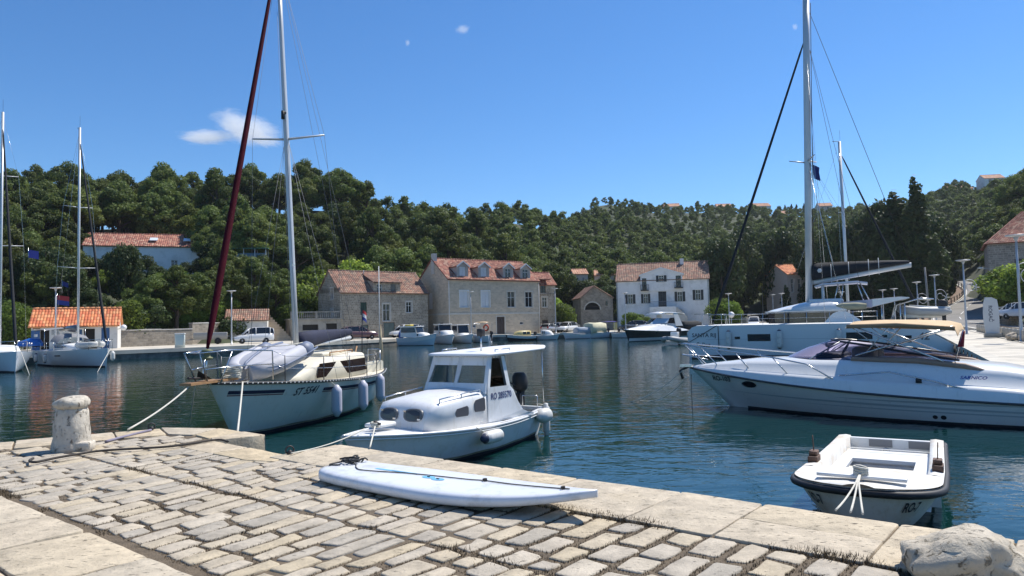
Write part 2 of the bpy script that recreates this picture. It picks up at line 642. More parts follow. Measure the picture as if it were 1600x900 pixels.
edge_run((-2.41, 9.86), (9, 0.68), -1.08, [0.95, 1.05, 0.9, 1.0, 1.15, 0.75, 1.05, 0.72, 1.62, 1.3, 1.3], [0, 0.5, 0, 0.55, 0, 0, 0.5, 0, 0.5, 0, 0.5])
edge_run((-16.0, 5.38), (-5.85, 11.91), -0.82, [1.5, 1.2, 1.7, 1.3], [0, 0.5, 0])
slab([(-5.85, 11.93), (-4.84, 11.78), (-4.95, 11.1), (-5.4, 11.22)])
slab([(-4.82, 11.78), (-4.25, 11.32), (-4.55, 10.72), (-4.92, 11.08)])
slab([(-4.25, 11.32), (-3.76, 10.94), (-4.4, 10.48), (-4.52, 10.70)])
slab([(-4.41, 10.5), (-3.62, 9.82), (-3.98, 9.42), (-4.55, 9.9)])
slab([(-3.6, 9.8), (-2.83, 9.12), (-2.92, 8.75), (-3.3, 8.86), (-3.95, 9.4)])
slab([(-2.81, 9.14), (-2.43, 9.86), (-2.6, 9.3), (-2.72, 8.95)], gap=0.004)
# big slabs lower left, beyond the gutter
def gl(a, b):
	p = a * E1 + b * E2
	return (p.x, p.y)
for a0, a1, b0, b1 in ((-11.6, -9.9, 1.2, 2.36), (-9.9, -8.55, 1.55, 2.36), (-9.9, -8.55, 0.7, 1.55), (-8.55, -7.25, 1.62, 2.36), (-8.55, -7.25, 0.55, 1.62), (-7.25, -6.4, 1.5, 2.36), (-7.25, -6.4, 0.4, 1.5),
					   (-6.4, -5.28, 1.62, 2.37), (-6.4, -5.35, 0.5, 1.62), (-5.28, -4.2, 1.35, 2.35), (-4.2, -3.0, 1.2, 2.33), (-3.0, -1.6, 1.2, 2.33)):
	slab([gl(a0, b0), gl(a1, b0), gl(a1, b1), gl(a0, b1)], name='paving_slab', gap=0.018, jit=0.016)
# dry grass and moss in the joints
tuft_mat = pm('dry_joint_grass', (0.135, 0.098, 0.055), 0.9, 0.4, 6.0)
tb = MB()
rt = random.Random(5)
def noise2(x, y):
	return math.sin(x * 2.1 + 1.3 * math.sin(y * 1.7)) * math.sin(y * 2.6 + 0.8 * math.sin(x * 3.1)) + 0.35 * math.sin(7.3 * x + 1) * math.sin(6.1 * y)
def blade(x, y, h, w):
	a = rt.uniform(0, 6.283)
	lx, ly = rt.uniform(-.8, .8) * h, rt.uniform(-.8, .8) * h
	ca, sa = math.cos(a) * w, math.sin(a) * w
	tb.add([(x - ca, y - sa, QZ - 0.03), (x + ca, y + sa, QZ - 0.03), (x + lx, y + ly, QZ - 0.012 + h)], [(0, 1, 2)])
for (q, top, pc) in seen:
	dens = 110 if pc.length < 8 else 50
	for i in range(4):
		a, b = q[i], q[(i + 1) % 4]
		L = math.hypot(b[0] - a[0], b[1] - a[1])
		for _ in range(int(L * dens * 1.5)):
			t = rt.random()
			x, y = a[0] + (b[0] - a[0]) * t, a[1] + (b[1] - a[1]) * t
			ox, oy = x - pc.x, y - pc.y
			d = math.hypot(ox, oy)
			o = rt.uniform(-.006, .024)
			x += ox / d * o; y += oy / d * o
			nz_ = noise2(x, y)
			if nz_ < -0.55:
				continue
			big = max(0, nz_)
			blade(x, y, rt.uniform(.008, .015) + big * rt.uniform(0, .016), rt.uniform(.003, .007))
# thicker clumps along the inner edge of the border slabs and the gutter
for a in [float(q_) for q_ in np.arange(-9, 5, 0.008)]:
	for base, amp in ((5.10, 1.0), (GUT_B, 0.55), (3.74, 0.4)):
		p = (a * E1 + (base + rt.gauss(0, .022)) * E2)
		k = noise2(p.x * 1.7 + base, p.y * 1.3)
		if base > 5 and a < -4.1 + 0:
			continue
		if k > 0.0:
			for _ in range(int(7 * amp)):
				blade(p.x + rt.gauss(0, .03), p.y + rt.gauss(0, .03), rt.uniform(.02, .05) * (0.6 + k * 0.6), rt.uniform(.004, .009))
tag(tb.build('joint_grass', tuft_mat, None, fixn=False), 'dry brown grass growing in the joints between the cobbles', 'grass', kind='stuff')
# ---- far shore: promenade, road, terrain
shore = [(-120, -30), (-80, 20), (-52, 46), (-36, 62), (-22, 77), (-14.8, 90), (-11.5, 99), (-4, 105), (5, 111), (14, 113), (24, 105), (30, 100), (40, 92), (45, 78), (28.6, 47.5), (13.2, 19.0), (22, 14.6)]
PXT = [-2500, -800, -200, 0, 300, 500, 650, 800, 950, 1100, 1250, 1400, 1500, 1600, 1900, 3200]
PROF = {
	-2500: [(40, .8), (60, 4), (120, 20), (180, 30)],
	-800: [(60, .8), (75, 4), (130, 22), (180, 31)],
	-200: [(70, .8), (82, 3), (130, 17), (165, 28)],
	0: [(76, .8), (86, 2.8), (125, 14.5), (165, 27.5)],
	300: [(84, .8), (95, 3.2), (122, 12.5), (165, 27.5)],
	500: [(104, 1.0), (118, 4.5), (140, 13), (170, 30)],
	650: [(116, 1.0), (130, 4), (160, 15), (200, 31)],
	800: [(128, 1.0), (145, 5), (190, 19), (260, 40)],
	950: [(142, 1.0), (165, 5), (230, 21), (390, 66)],
	1100: [(150, 1.0), (175, 5), (250, 22), (430, 68)],
	1250: [(135, 1.0), (160, 5), (250, 25), (430, 64)],
	1400: [(110, 1.0), (135, 5), (210, 20), (400, 60)],
	1500: [(108, 1.0), (135, 4.6), (172, 8.5), (230, 22), (350, 63)],
	1600: [(88, 1.0), (105, 5), (150, 17), (300, 53)],
	1900: [(70, 1.0), (90, 5), (150, 22), (280, 55)],
	3200: [(50, 1.0), (80, 6), (150, 22), (280, 50)],
}
def prof_h(px, r):
	p = PROF[px]
	if r <= p[0][0]:
		return -2.5 if r < p[0][0] - 1 else p[0][1] - 0.3
	for (r0, z0), (r1, z1) in zip(p, p[1:]):
		if r <= r1:
			t = (r - r0) / (r1 - r0)
			return z0 + (z1 - z0) * t
	r1, z1 = p[-1]
	return z1 + 1.5 * math.sin(min((r - r1) / 60, 1.57)) - max(0, r - r1 - 60) * 0.05 if z1 - max(0, r - r1 - 60) * 0.05 > 12 else 12
def terrain_h(x, y):
	if y < 1:
		px = -2500 if x < 0 else 3200
	else:
		px = 800 + 1120 * x / y
	r = max(y, math.hypot(x, y) * .62)
	px = max(-2500, min(3200, px))
	for a, b in zip(PXT, PXT[1:]):
		if px <= b:
			t = (px - a) / (b - a)
			t = t * t * (3 - 2 * t)
			h = prof_h(a, r) * (1 - t) + prof_h(b, r) * t
			break
	if h > 2.2:
		k = min(1, (h - 2.2) / 6)
		h += k * (1.3 * math.sin(x * 0.07 + 2) * math.sin(y * 0.06) + 0.6 * math.sin(x * 0.19) * math.sin(y * 0.17 + 1))
	return h
hill_mat = pm('hillside_ground', (0.05, 0.055, 0.026), 0.95, 0.35, 0.25, 0.6, 1.5, dirt=(0.035, 0.055, 0.018), ds=0.12, dth=0.5)
azs = [math.atan((px - 800) / 1120.0) for px in list(range(-1400, 3001, 22))]
rad = [50, 58, 66, 72, 78, 84, 90, 96, 102, 108, 114, 120, 127, 134, 142, 150, 160, 170, 182, 195, 210, 230, 250, 275, 300, 330, 360, 390, 420, 450, 500, 600, 800, 1200, 2200]
rows = []
for r in rad:
	rows.append([])
	for a in azs:
		x, y = r * math.sin(a), r * math.cos(a)
		z = terrain_h(x, y)
		rows[-1].append((x, y, z - 0.12 if z < 1.2 else z))
hb = MB().grid(rows)
structure(hb.build('hillside', hill_mat, fixn=False), 'wooded hillside rising behind the harbour houses', 'hill')
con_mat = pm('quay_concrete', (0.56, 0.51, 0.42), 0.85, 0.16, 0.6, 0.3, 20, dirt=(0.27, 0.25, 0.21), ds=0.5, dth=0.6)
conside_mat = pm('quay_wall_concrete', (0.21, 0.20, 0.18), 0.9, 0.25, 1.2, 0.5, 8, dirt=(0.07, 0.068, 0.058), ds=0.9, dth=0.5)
def ring_dir(p, d):
	v = Vector((p[0], p[1]))
	return v
# paved strip: from the shore line outwards (polar), flat
sh = []
for a, b in zip(shore, shore[1:]):
	L = math.hypot(b[0] - a[0], b[1] - a[1])
	k = max(1, int(L / 4))
	for j in range(k):
		sh.append((a[0] + (b[0] - a[0]) * j / k, a[1] + (b[1] - a[1]) * j / k))
sh.append(shore[-1])
def outer_r(x, y):
	px = 800 + 1120 * x / max(y, 1) if y > 1 else (-2500 if x < 0 else 3200)
	px = max(-2500, min(3200, px))
	for a, b in zip(PXT, PXT[1:]):
		if px <= b:
			t = (px - a) / (b - a)
			return ((PROF[a][0][0] * (1 - t) + PROF[b][0][0] * t) + 6) * min(1.6, math.hypot(x, y) / max(y, .1))
pb = MB()
r_in, r_out, r_bot = [], [], []
for x, y in sh:
	r = math.hypot(x, y)
	o = max(outer_r(x, y), r + 9)
	r_in.append((x, y, 0.8)); r_bot.append((x, y, -1.5))
	r_out.append((x * o / r, y * o / r, 0.8))
pb.grid([r_in, r_out], False)
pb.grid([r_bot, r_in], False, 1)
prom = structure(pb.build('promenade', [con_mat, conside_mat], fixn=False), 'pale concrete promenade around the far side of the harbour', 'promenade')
# coping kerb along the far quay edge
kb = MB()
for (x0, y0), (x1, y1) in zip(shore[1:], shore[2:]):
	d = Vector((x1 - x0, y1 - y0, 0)); L = d.length; d.normalize()
	nn = Vector((-d.y, d.x, 0))
	if nn.x * x0 + nn.y * y0 < 0: nn = -nn
	A = Vector((x0, y0, 0)); B = Vector((x1, y1, 0))
	for a, b in ((A, B),):
		q = [a - nn * .06, b - nn * .06, b + nn * .45, a + nn * .45]
		kb.loft([[(p.x, p.y, 0.50) for p in q], [(p.x, p.y, 0.835) for p in q]], True, True, False)
kb.build('kerb', pm('kerb_stone', (0.52, 0.48, 0.40), 0.8, 0.2, 1.0, 0.3, 15), prom, fixn=True)
# ================================================================== buildings
def wall_stone_mat(name, c1, c2, mortar, bw, bh, msize=0.02, bump=0.6, var=0.25, rough=0.9):
	m = bpy.data.materials.new(name)
	m.use_nodes = True
	n, l, b = nt(m)
	b.inputs['Roughness'].default_value = rough
	tc = n.new('ShaderNodeTexCoord')
	sp = n.new('ShaderNodeSeparateXYZ'); l.new(tc.outputs['Object'], sp.inputs[0])
	ad = n.new('ShaderNodeMath'); ad.operation = 'ADD'
	l.new(sp.outputs[0], ad.inputs[0]); l.new(sp.outputs[1], ad.inputs[1])
	cb = n.new('ShaderNodeCombineXYZ')
	l.new(ad.outputs[0], cb.inputs[0]); l.new(sp.outputs[2], cb.inputs[1])
	dn = n.new('ShaderNodeTexNoise'); dn.inputs['Scale'].default_value = 1.2; dn.inputs['Detail'].default_value = 3
	l.new(cb.outputs[0], dn.inputs['Vector'])
	dm = n.new('ShaderNodeVectorMath'); dm.operation = 'SCALE'; dm.inputs['Scale'].default_value = 0.13
	l.new(dn.outputs['Color'], dm.inputs[0])
	av = n.new('ShaderNodeVectorMath'); av.operation = 'ADD'
	l.new(cb.outputs[0], av.inputs[0]); l.new(dm.outputs[0], av.inputs[1])
	br = n.new('ShaderNodeTexBrick')
	br.inputs['Color1'].default_value = (*c1, 1); br.inputs['Color2'].default_value = (*c2, 1); br.inputs['Mortar'].default_value = (*mortar, 1)
	br.inputs['Scale'].default_value = 1.0
	br.inputs['Mortar Size'].default_value = msize
	br.inputs['Mortar Smooth'].default_value = 0.3
	br.inputs['Bias'].default_value = 0.0
	br.inputs['Brick Width'].default_value = bw
	br.inputs['Row Height'].default_value = bh
	br.offset = 0.5; br.squash = 0.7; br.squash_frequency = 3
	l.new(av.outputs[0], br.inputs['Vector'])
	nz = n.new('ShaderNodeTexNoise'); nz.inputs['Scale'].default_value = 0.7; nz.inputs['Detail'].default_value = 8; nz.inputs['Roughness'].default_value = 0.7
	l.new(cb.outputs[0], nz.inputs['Vector'])
	mr = n.new('ShaderNodeMapRange'); mr.inputs[1].default_value = 0.3; mr.inputs[2].default_value = 0.7; mr.inputs[3].default_value = 1 - var; mr.inputs[4].default_value = 1 + var
	l.new(nz.outputs[0], mr.inputs[0])
	h = n.new('ShaderNodeHueSaturation')
	l.new(br.outputs[0], h.inputs['Color']); l.new(mr.outputs[0], h.inputs['Value'])
	l.new(h.outputs[0], b.inputs['Base Color'])
	bp = n.new('ShaderNodeBump'); bp.inputs['Strength'].default_value = bump; bp.inputs['Distance'].default_value = 0.05; bp.invert = True
	l.new(br.outputs['Fac'], bp.inputs['Height'])
	l.new(bp.outputs[0], b.inputs['Normal'])
	return m
def tile_mat(name, cols, tw=0.25, tl=0.4):
	"""clay tiles: each tile (cell of the roof's own u,v) has its own fired colour"""
	m = bpy.data.materials.new(name)
	m.use_nodes = True
	n, l, b = nt(m)
	b.inputs['Roughness'].default_value = 0.8
	at = n.new('ShaderNodeAttribute'); at.attribute_name = 'tile_uv'
	fl = n.new('ShaderNodeVectorMath'); fl.operation = 'FLOOR'
	l.new(at.outputs['Vector'], fl.inputs[0])
	wn_ = n.new('ShaderNodeTexWhiteNoise'); wn_.noise_dimensions = '2D'
	l.new(fl.outputs[0], wn_.inputs['Vector'])
	rp = n.new('ShaderNodeValToRGB')
	rp.color_ramp.interpolation = 'CONSTANT'
	els = rp.color_ramp.elements
	while len(els) > 1:
		els.remove(els[-1])
	for i, c in enumerate(cols):
		e = els[0] if i == 0 else els.new(i / len(cols))
		e.position = i / len(cols)
		e.color = (*c, 1)
	l.new(wn_.outputs[0], rp.inputs[0])
	tc = n.new('ShaderNodeTexCoord')
	nz = n.new('ShaderNodeTexNoise'); nz.inputs['Scale'].default_value = 0.8; nz.inputs['Detail'].default_value = 6
	l.new(tc.outputs['Object'], nz.inputs['Vector'])
	mr = n.new('ShaderNodeMapRange'); mr.inputs[1].default_value = 0.3; mr.inputs[2].default_value = 0.7; mr.inputs[3].default_value = 0.75; mr.inputs[4].default_value = 1.2
	l.new(nz.outputs[0], mr.inputs[0])
	h = n.new('ShaderNodeHueSaturation'); l.new(rp.outputs[0], h.inputs['Color']); l.new(mr.outputs[0], h.inputs['Value'])
	l.new(h.outputs[0], b.inputs['Base Color'])
	return m
T_RED = tile_mat('clay_tiles_red', [(0.36, 0.14, 0.09), (0.44, 0.20, 0.13), (0.30, 0.11, 0.075), (0.48, 0.28, 0.19), (0.40, 0.16, 0.105), (0.25, 0.10, 0.07)])
T_NEW = tile_mat('clay_tiles_orange', [(0.62, 0.18, 0.07), (0.68, 0.24, 0.09), (0.56, 0.15, 0.06), (0.70, 0.30, 0.13)])
T_OLD = tile_mat('clay_tiles_weathered', [(0.30, 0.15, 0.10), (0.38, 0.20, 0.13), (0.25, 0.13, 0.09), (0.34, 0.22, 0.15), (0.22, 0.14, 0.10)])
T_PALE = tile_mat('clay_tiles_pale', [(0.55, 0.28, 0.17), (0.58, 0.33, 0.20), (0.50, 0.24, 0.15)])
def tile_roof(name, mats, a, b, c, d, parent, tw=0.26, tl=0.42, th=0.12, label=None):
	"""corrugated clay roof plane; a-b eave, d-c ridge (3-D corners); stepped courses of half-round tiles"""
	a, b, c, d = map(Vector, (a, b, c, d))
	W = max((b - a).length, (c - d).length)
	S = max((d - a).length, (c - b).length)
	nrm = (b - a).cross(d - a).normalized()
	if nrm.z < 0: nrm = -nrm
	nu = max(2, int(W / tw)); nv = max(2, int(S / tl))
	prof = [(0, -0.3), (0.2, 0.55), (0.5, 1.0), (0.8, 0.55)]
	us = [(i + p, hh) for i in range(nu) for p, hh in prof] + [(nu, -0.3)]
	v, uv, f = [], [], []
	rowsn = 0
	for j in range(nv):
		for e, off in ((0.0, 1.0), (0.999, 0.25)):
			t = (j + e) / nv
			L, R_ = a.lerp(d, t), b.lerp(c, t)
			for u, hh in us:
				p = L.lerp(R_, u / nu) + nrm * (0.05 * hh + 0.03 * off)
				v.append(p); uv.append((min(u, nu - 0.01) + 0.001, j + e * 0.98 + 0.005, 0))
			rowsn += 1
	m = len(us)
	for i in range(rowsn - 1):
		for j in range(m - 1):
			f.append((i * m + j, i * m + j + 1, (i + 1) * m + j + 1, (i + 1) * m + j))
	mb = MB().add(v, f, False)
	k = len(v)
	back = [p - nrm * th for p in (a, b, c, d)]
	top = [p - nrm * 0.0 for p in (a, b, c, d)]
	mb.loft([back, top], True, True, False)
	uv += [(0.5, 0.5, 0)] * (len(mb.v) - k)
	o = mb.build(name, mats, parent, label, fixn=False)
	at = o.data.attributes.new('tile_uv', 'FLOAT_VECTOR', 'POINT')
	at.data.foreach_set('vector', [x for p in uv for x in p])
	return o
def wall_sheet(mb, P, X, W, H0, H, ops, depth=0.22, top=None, mi=0):
	"""vertical wall from P along unit X (outward = X x up), openings (x0,x1,z0,z1) cut with reveals"""
	P, X = Vector(P), Vector(X)
	N = X.cross(Vector((0, 0, 1)))
	xs = sorted({0, W, *[o[0] for o in ops], *[o[1] for o in ops]})
	zs = sorted({H0, H, *[o[2] for o in ops], *[o[3] for o in ops]})
	def p(x, z, dd=0):
		return P + X * x + Vector((0, 0, z)) - N * dd
	for x0, x1 in zip(xs, xs[1:]):
		for z0, z1 in zip(zs, zs[1:]):
			xc, zc = (x0 + x1) / 2, (z0 + z1) / 2
			if any(o[0] < xc < o[1] and o[2] < zc < o[3] for o in ops):
				continue
			mb.add([p(x0, z0), p(x1, z0), p(x1, z1), p(x0, z1)], [(0, 1, 2, 3)], False, mi)
	for o in ops:
		x0, x1, z0, z1 = o[:4]
		q = [(x0, z0), (x1, z0), (x1, z1), (x0, z1)]
		for (xa, za), (xb, zb) in zip(q, q[1:] + q[:1]):
			mb.add([p(xa, za), p(xa, za, depth), p(xb, zb, depth), p(xb, zb)], [(0, 1, 2, 3)], False, mi)
G_DARK = pm('dark_window_glass', (0.012, 0.014, 0.018), 0.06, spec=0.6)
W_FRAME = pm('white_window_frame', (0.72, 0.72, 0.70), 0.5, 0.06)
SURR = pm('pale_stone_surround', (0.55, 0.52, 0.46), 0.8, 0.12, 2)
def window(parent, P, X, x0, x1, z0, z1, style, frame=W_FRAME, sill=True, shut=None, depth=0.14, mull=1, surround=None):
	"""window / door in a wall opening. style: glass, closed (flat shutters fill it), open (glass + leaves folded back), door"""
	P, X = Vector(P), Vector(X)
	N = X.cross(Vector((0, 0, 1)))
	M_ = Matrix((( X.x, -N.x, 0, P.x), (X.y, -N.y, 0, P.y), (0, 0, 1, P.z), (0, 0, 0, 1)))
	def B(name, mb, mat, par, label=None):
		mb.xf(M_)
		return mb.build(name, mat, par, label)
	t = 0.07
	f = MB()
	f.box(x0, x0 + t, depth - .04, depth + .04, z0, z1); f.box(x1 - t, x1, depth - .04, depth + .04, z0, z1)
	f.box(x0 + t, x1 - t, depth - .04, depth + .04, z1 - t, z1); f.box(x0 + t, x1 - t, depth - .04, depth + .04, z0, z0 + t)
	if style in ('glass', 'open'):
		for k in range(mull):
			xm = x0 + (x1 - x0) * (k + 1) / (mull + 1)
			f.box(xm - .03, xm + .03, depth - .03, depth + .03, z0 + t, z1 - t)
		f.box(x0 + t, x1 - t, depth - .025, depth + .025, z0 + (z1 - z0) * .62, z0 + (z1 - z0) * .62 + .045)
	w = B('door_frame' if style == 'door' else 'window', f, frame, parent)
	g = MB()
	if style in ('glass', 'open'):
		g.box(x0 + t, x1 - t, depth + .005, depth + .02, z0 + t, z1 - t)
		B('pane', g, G_DARK, w)
	elif style == 'closed':
		xm = (x0 + x1) / 2
		for a, b in ((x0 + t, xm - .012), (xm + .012, x1 - t)):
			s_ = MB()
			s_.box(a, b, depth - .03, depth + .012, z0 + t, z1 - t)
			k = 7
			for i in range(k):
				zz = z0 + t + .06 + (z1 - z0 - 2 * t - .12) * i / k
				s_.box(a + .05, b - .05, depth - .048, depth - .028, zz, zz + (z1 - z0) / k * .62)
			B('shutter', s_, shut, w)
	else:
		xm = (x0 + x1) / 2
		for a, b in ((x0 + t, xm - .01), (xm + .01, x1 - t)):
			s_ = MB()
			s_.box(a, b, depth - .02, depth + .03, z0 + .02, z1 - t)
			s_.box(a + .09, b - .09, depth - .035, depth - .018, z0 + .2, z0 + (z1 - z0) * .45)
			s_.box(a + .09, b - .09, depth - .035, depth - .018, z0 + (z1 - z0) * .52, z1 - .25)
			B('door', s_, shut, w)
	if style == 'open' and shut is not None:
		hw = (x1 - x0) / 2
		for a, b in ((x0 - hw - .02, x0 - .02), (x1 + .02, x1 + hw + .02)):
			s_ = MB()
			s_.box(a, b, -.06, -.015, z0 + .02, z1 - .02)
			k = 8
			for i in range(k):
				zz = z0 + .08 + (z1 - z0 - .2) * i / k
				s_.box(a + .05, b - .05, -.078, -.06, zz, zz + (z1 - z0) / k * .6)
			B('shutter', s_, shut, w)
	if sill and style != 'door':
		s_ = MB().box(x0 - .1, x1 + .1, -.09, depth - .042, z0 - .1, z0 - .002)
		B('sill', s_, SURR, w)
	if surround:
		s_ = MB()
		s_.box(x0 - .17, x0 - .002, -.035, .02, z0, z1 + .17); s_.box(x1 + .002, x1 + .17, -.035, .02, z0, z1 + .17)
		s_.box(x0 - .002, x1 + .002, -.035, .02, z1 + .002, z1 + .17)
		B('surround', s_, surround, w)
	return w
def gable_house(name, label, cat, corner, ang, W, D, eave, ridge, z0, wmat, roofm, fops=(), lops=(), over=0.3, tw=0.28, group=None, cornice=None, plinth=None):
	"""house with its ridge along the front. local x along the front from the left corner, y to the back"""
	h = thing(name, label, cat, (corner[0], corner[1], z0), ang, group)
	mb = MB()
	wall_sheet(mb, (0, 0, 0), (1, 0, 0), W, -1.0, eave, [o[:4] for o in fops])
	wall_sheet(mb, (0, D, 0), (0, -1, 0), D, -1.0, eave, [(D - o[1], D - o[0], o[2], o[3]) for o in lops])
	mb.add([(W, 0, -1), (W, D, -1), (W, D, eave), (W, 0, eave)], [(0, 1, 2, 3)])
	mb.add([(W, D, -1), (0, D, -1), (0, D, eave), (W, D, eave)], [(0, 1, 2, 3)])
	mb.add([(0, 0, eave), (0, D, eave), (0, D / 2, ridge)], [(0, 2, 1)])
	mb.add([(W, 0, eave), (W, D, eave), (W, D / 2, ridge)], [(0, 1, 2)])
	mb.box(.3, W - .3, .32, D - .32, -0.9, eave - .05)
	mb.build('wall', wmat, h, fixn=False)
	s = (ridge - eave) / (D / 2)
	oz = over * s
	tile_roof('roof', roofm, (-over * .6, -over, eave - oz + .06), (W + over * .6, -over, eave - oz + .06), (W + over * .6, D / 2, ridge + .06), (-over * .6, D / 2, ridge + .06), h, tw=tw)
	tile_roof('roof', roofm, (W + over * .6, D + over, eave - oz + .06), (-over * .6, D + over, eave - oz + .06), (-over * .6, D / 2, ridge + .06), (W + over * .6, D / 2, ridge + .06), h, tw=tw * 2, tl=.9)
	rb = MB()
	n = int(W / .45)
	for i in range(n):
		x = -over * .5 + (W + over) * i / n
		rb.tube([(x, D / 2, ridge + .10), (x + (W + over) / n + .03, D / 2, ridge + .13)], .11, 7)
	o = rb.build('ridge_tiles', roofm, h)
	if cornice:
		MB().box(-.06, W + .06, -.14, -.003, eave - .28, eave - .06).build('cornice', cornice, h)
		k = int(W / .85)
	return h
def dist_pt(px, d):
	return ((px - 800) / 1120.0 * d, d)
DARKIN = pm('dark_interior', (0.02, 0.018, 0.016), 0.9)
GREEN_SH = pm('dark_green_shutter', (0.018, 0.05, 0.032), 0.55, 0.1)
NAVY_SH = pm('blackish_green_shutter', (0.02, 0.024, 0.026), 0.5, 0.1)
GREY_SH = pm('pale_grey_shutter', (0.66, 0.66, 0.66), 0.5, 0.05)
WOOD_D = pm('dark_brown_door', (0.045, 0.032, 0.028), 0.6, 0.15)
# ---- old rubble stone house
m_rub = wall_stone_mat('rubble_stone_wall', (0.44, 0.375, 0.285), (0.25, 0.215, 0.165), (0.50, 0.44, 0.35), 0.42, 0.24, 0.03, 0.9, 0.3)
pL, pR = dist_pt(531, 99), dist_pt(668, 108)
angA = math.atan2(pR[1] - pL[1], pR[0] - pL[0]); WA = math.hypot(pR[0] - pL[0], pR[1] - pL[1])
fo = [(WA * .215, WA * .285, 3.3, 5.1, 'closed'), (WA * .465, WA * .545, 2.4, 4.9, 'glass'), (WA * .735, WA * .80, 3.6, 5.2, 'glass'), (WA * .40, WA * .455, 6.45, 7.75, 'glass'), (WA * .555, WA * .615, 6.45, 7.8, 'closed'), (WA * .22, WA * .30, .05, 1.9, 'door'), (WA * .47, WA * .60, .05, 2.2, 'door')]
lo = [(2.2, 3.0, 5.6, 7.2, 'glass'), (2.2, 3.1, 2.0, 4.2, 'glass')]
houseA = gable_house('stone_house', 'old rubble stone house with patched red tile roof and a ruined dormer', 'house', pL, angA, WA, 7.2, 6.6, 9.7, .8, m_rub, T_OLD, fo[:3] + fo[5:], lo, tw=.3)
for o in fo[:3]:
	window(houseA, (0, 0, 0), (1, 0, 0), *o[:4], o[4], shut=GREEN_SH if o[4] == 'closed' else None, frame=GREEN_SH if o[4] == 'closed' else W_FRAME, surround=None if o[4] == 'closed' else SURR)
for o in fo[5:]:
	window(houseA, (0, 0, 0), (1, 0, 0), *o[:4], 'door', shut=pm('grey_green_door', (0.10, 0.14, 0.13), .7, .2), frame=WOOD_D)
for o in lo:
	window(houseA, (0, 7.2, 0), (0, -1, 0), 7.2 - o[1], 7.2 - o[0], o[2], o[3], 'glass', surround=SURR)
dm = MB()
wall_sheet(dm, (WA * .36, -.03, 0), (1, 0, 0), WA * .31, 6.25, 8.0, [(o[0] - WA * .36, o[1] - WA * .36, o[2], o[3]) for o in fo[3:5]])
dm.add([(WA * .36, -.03, 6.25), (WA * .36, 3, 6.25), (WA * .36, 3, 8.6), (WA * .36, -.03, 8.0)], [(0, 1, 2, 3)])
dm.add([(WA * .67, -.03, 6.25), (WA * .67, 3, 6.25), (WA * .67, 3, 8.6), (WA * .67, -.03, 8.0)], [(0, 1, 2, 3)])
dm.box(WA * .37, WA * .66, .3, .5, 6.3, 7.95)
dmo = dm.build('dormer', m_rub, houseA, fixn=False)
tile_roof('dormer_roof', T_OLD, (WA * .35, -.3, 7.98), (WA * .68, -.3, 7.98), (WA * .68, 3.4, 9.55), (WA * .35, 3.4, 9.55), houseA, tw=.3)
for o in fo[3:5]:
	window(houseA, (0, -.03, 0), (1, 0, 0), *o[:4], o[4], shut=pm('grey_old_shutter', (.16, .17, .16), .8, .2), frame=W_FRAME if o[4] == 'glass' else pm('grey_old_shutter', (.16, .17, .16)))
for k in range(5):
	MB().box(WA * (.37 + .065 * k), WA * (.37 + .065 * k) + .12, -.5, .1, 7.86, 7.97).build('rafter_end', WOOD_D, houseA)
MB().tube([(WA * .36, 2.9, 8.7), (WA * .36, 2.9, 9.9)], .05).build('vent_pipe', pm('grey_metal', (.3, .3, .31), .5, metal=.6), houseA)
# ---- renovated stone house with four dormers
m_ash = wall_stone_mat('pale_ashlar_wall', (0.60, 0.50, 0.375), (0.47, 0.395, 0.30), (0.55, 0.475, 0.37), 0.55, 0.25, 0.018, 0.4, 0.14)
pL, pR = dist_pt(700, 107), dist_pt(842, 117.5)
angB = math.atan2(pR[1] - pL[1], pR[0] - pL[0]); WB = math.hypot(pR[0] - pL[0], pR[1] - pL[1])
DB, EB, RB = 9.0, 8.6, 11.9
wx = [.12, .345, .63, .835]
fo = [(WB * x, WB * (x + .085), 4.25, 6.75) for x in wx]
door = (WB * .505, WB * .592, .05, 2.75)
smalls = [(WB * .245, WB * .285, 1.2, 1.65), (WB * .765, WB * .81, 1.5, 1.95)]
lo = [(4.6, 5.7, 4.2, 6.7), (1.6, 2.6, .05, 2.0)]
houseB = gable_house('dormer_house', 'renovated pale stone house with four gabled dormers and closed white shutters', 'house', pL, angB, WB, DB, EB, RB, .8, m_ash, T_RED, fo + [door] + smalls, lo, tw=.3, cornice=SURR)
for i, o in enumerate(fo):
	window(houseB, (0, 0, 0), (1, 0, 0), *o, 'closed' if i < 2 else 'glass', shut=GREY_SH, surround=SURR if i > 1 else W_FRAME)
	if i > 1:
		pass
window(houseB, (0, 0, 0), (1, 0, 0), *door, 'door', shut=WOOD_D, frame=WOOD_D, surround=SURR)
for o in smalls:
	window(houseB, (0, 0, 0), (1, 0, 0), *o, 'glass', mull=0, sill=False)
window(houseB, (0, DB, 0), (0, -1, 0), DB - 5.7, DB - 4.6, 4.2, 6.7, 'closed', shut=GREY_SH, frame=GREY_SH)
window(houseB, (0, DB, 0), (0, -1, 0), DB - 2.6, DB - 1.6, .05, 2.0, 'door', shut=WOOD_D, frame=WOOD_D)
MB().box(-.05, WB + .05, -.07, -.003, 3.15, 3.42).box(-.07, -.003, -.003, DB, 3.15, 3.42).build('string_course', SURR, houseB)
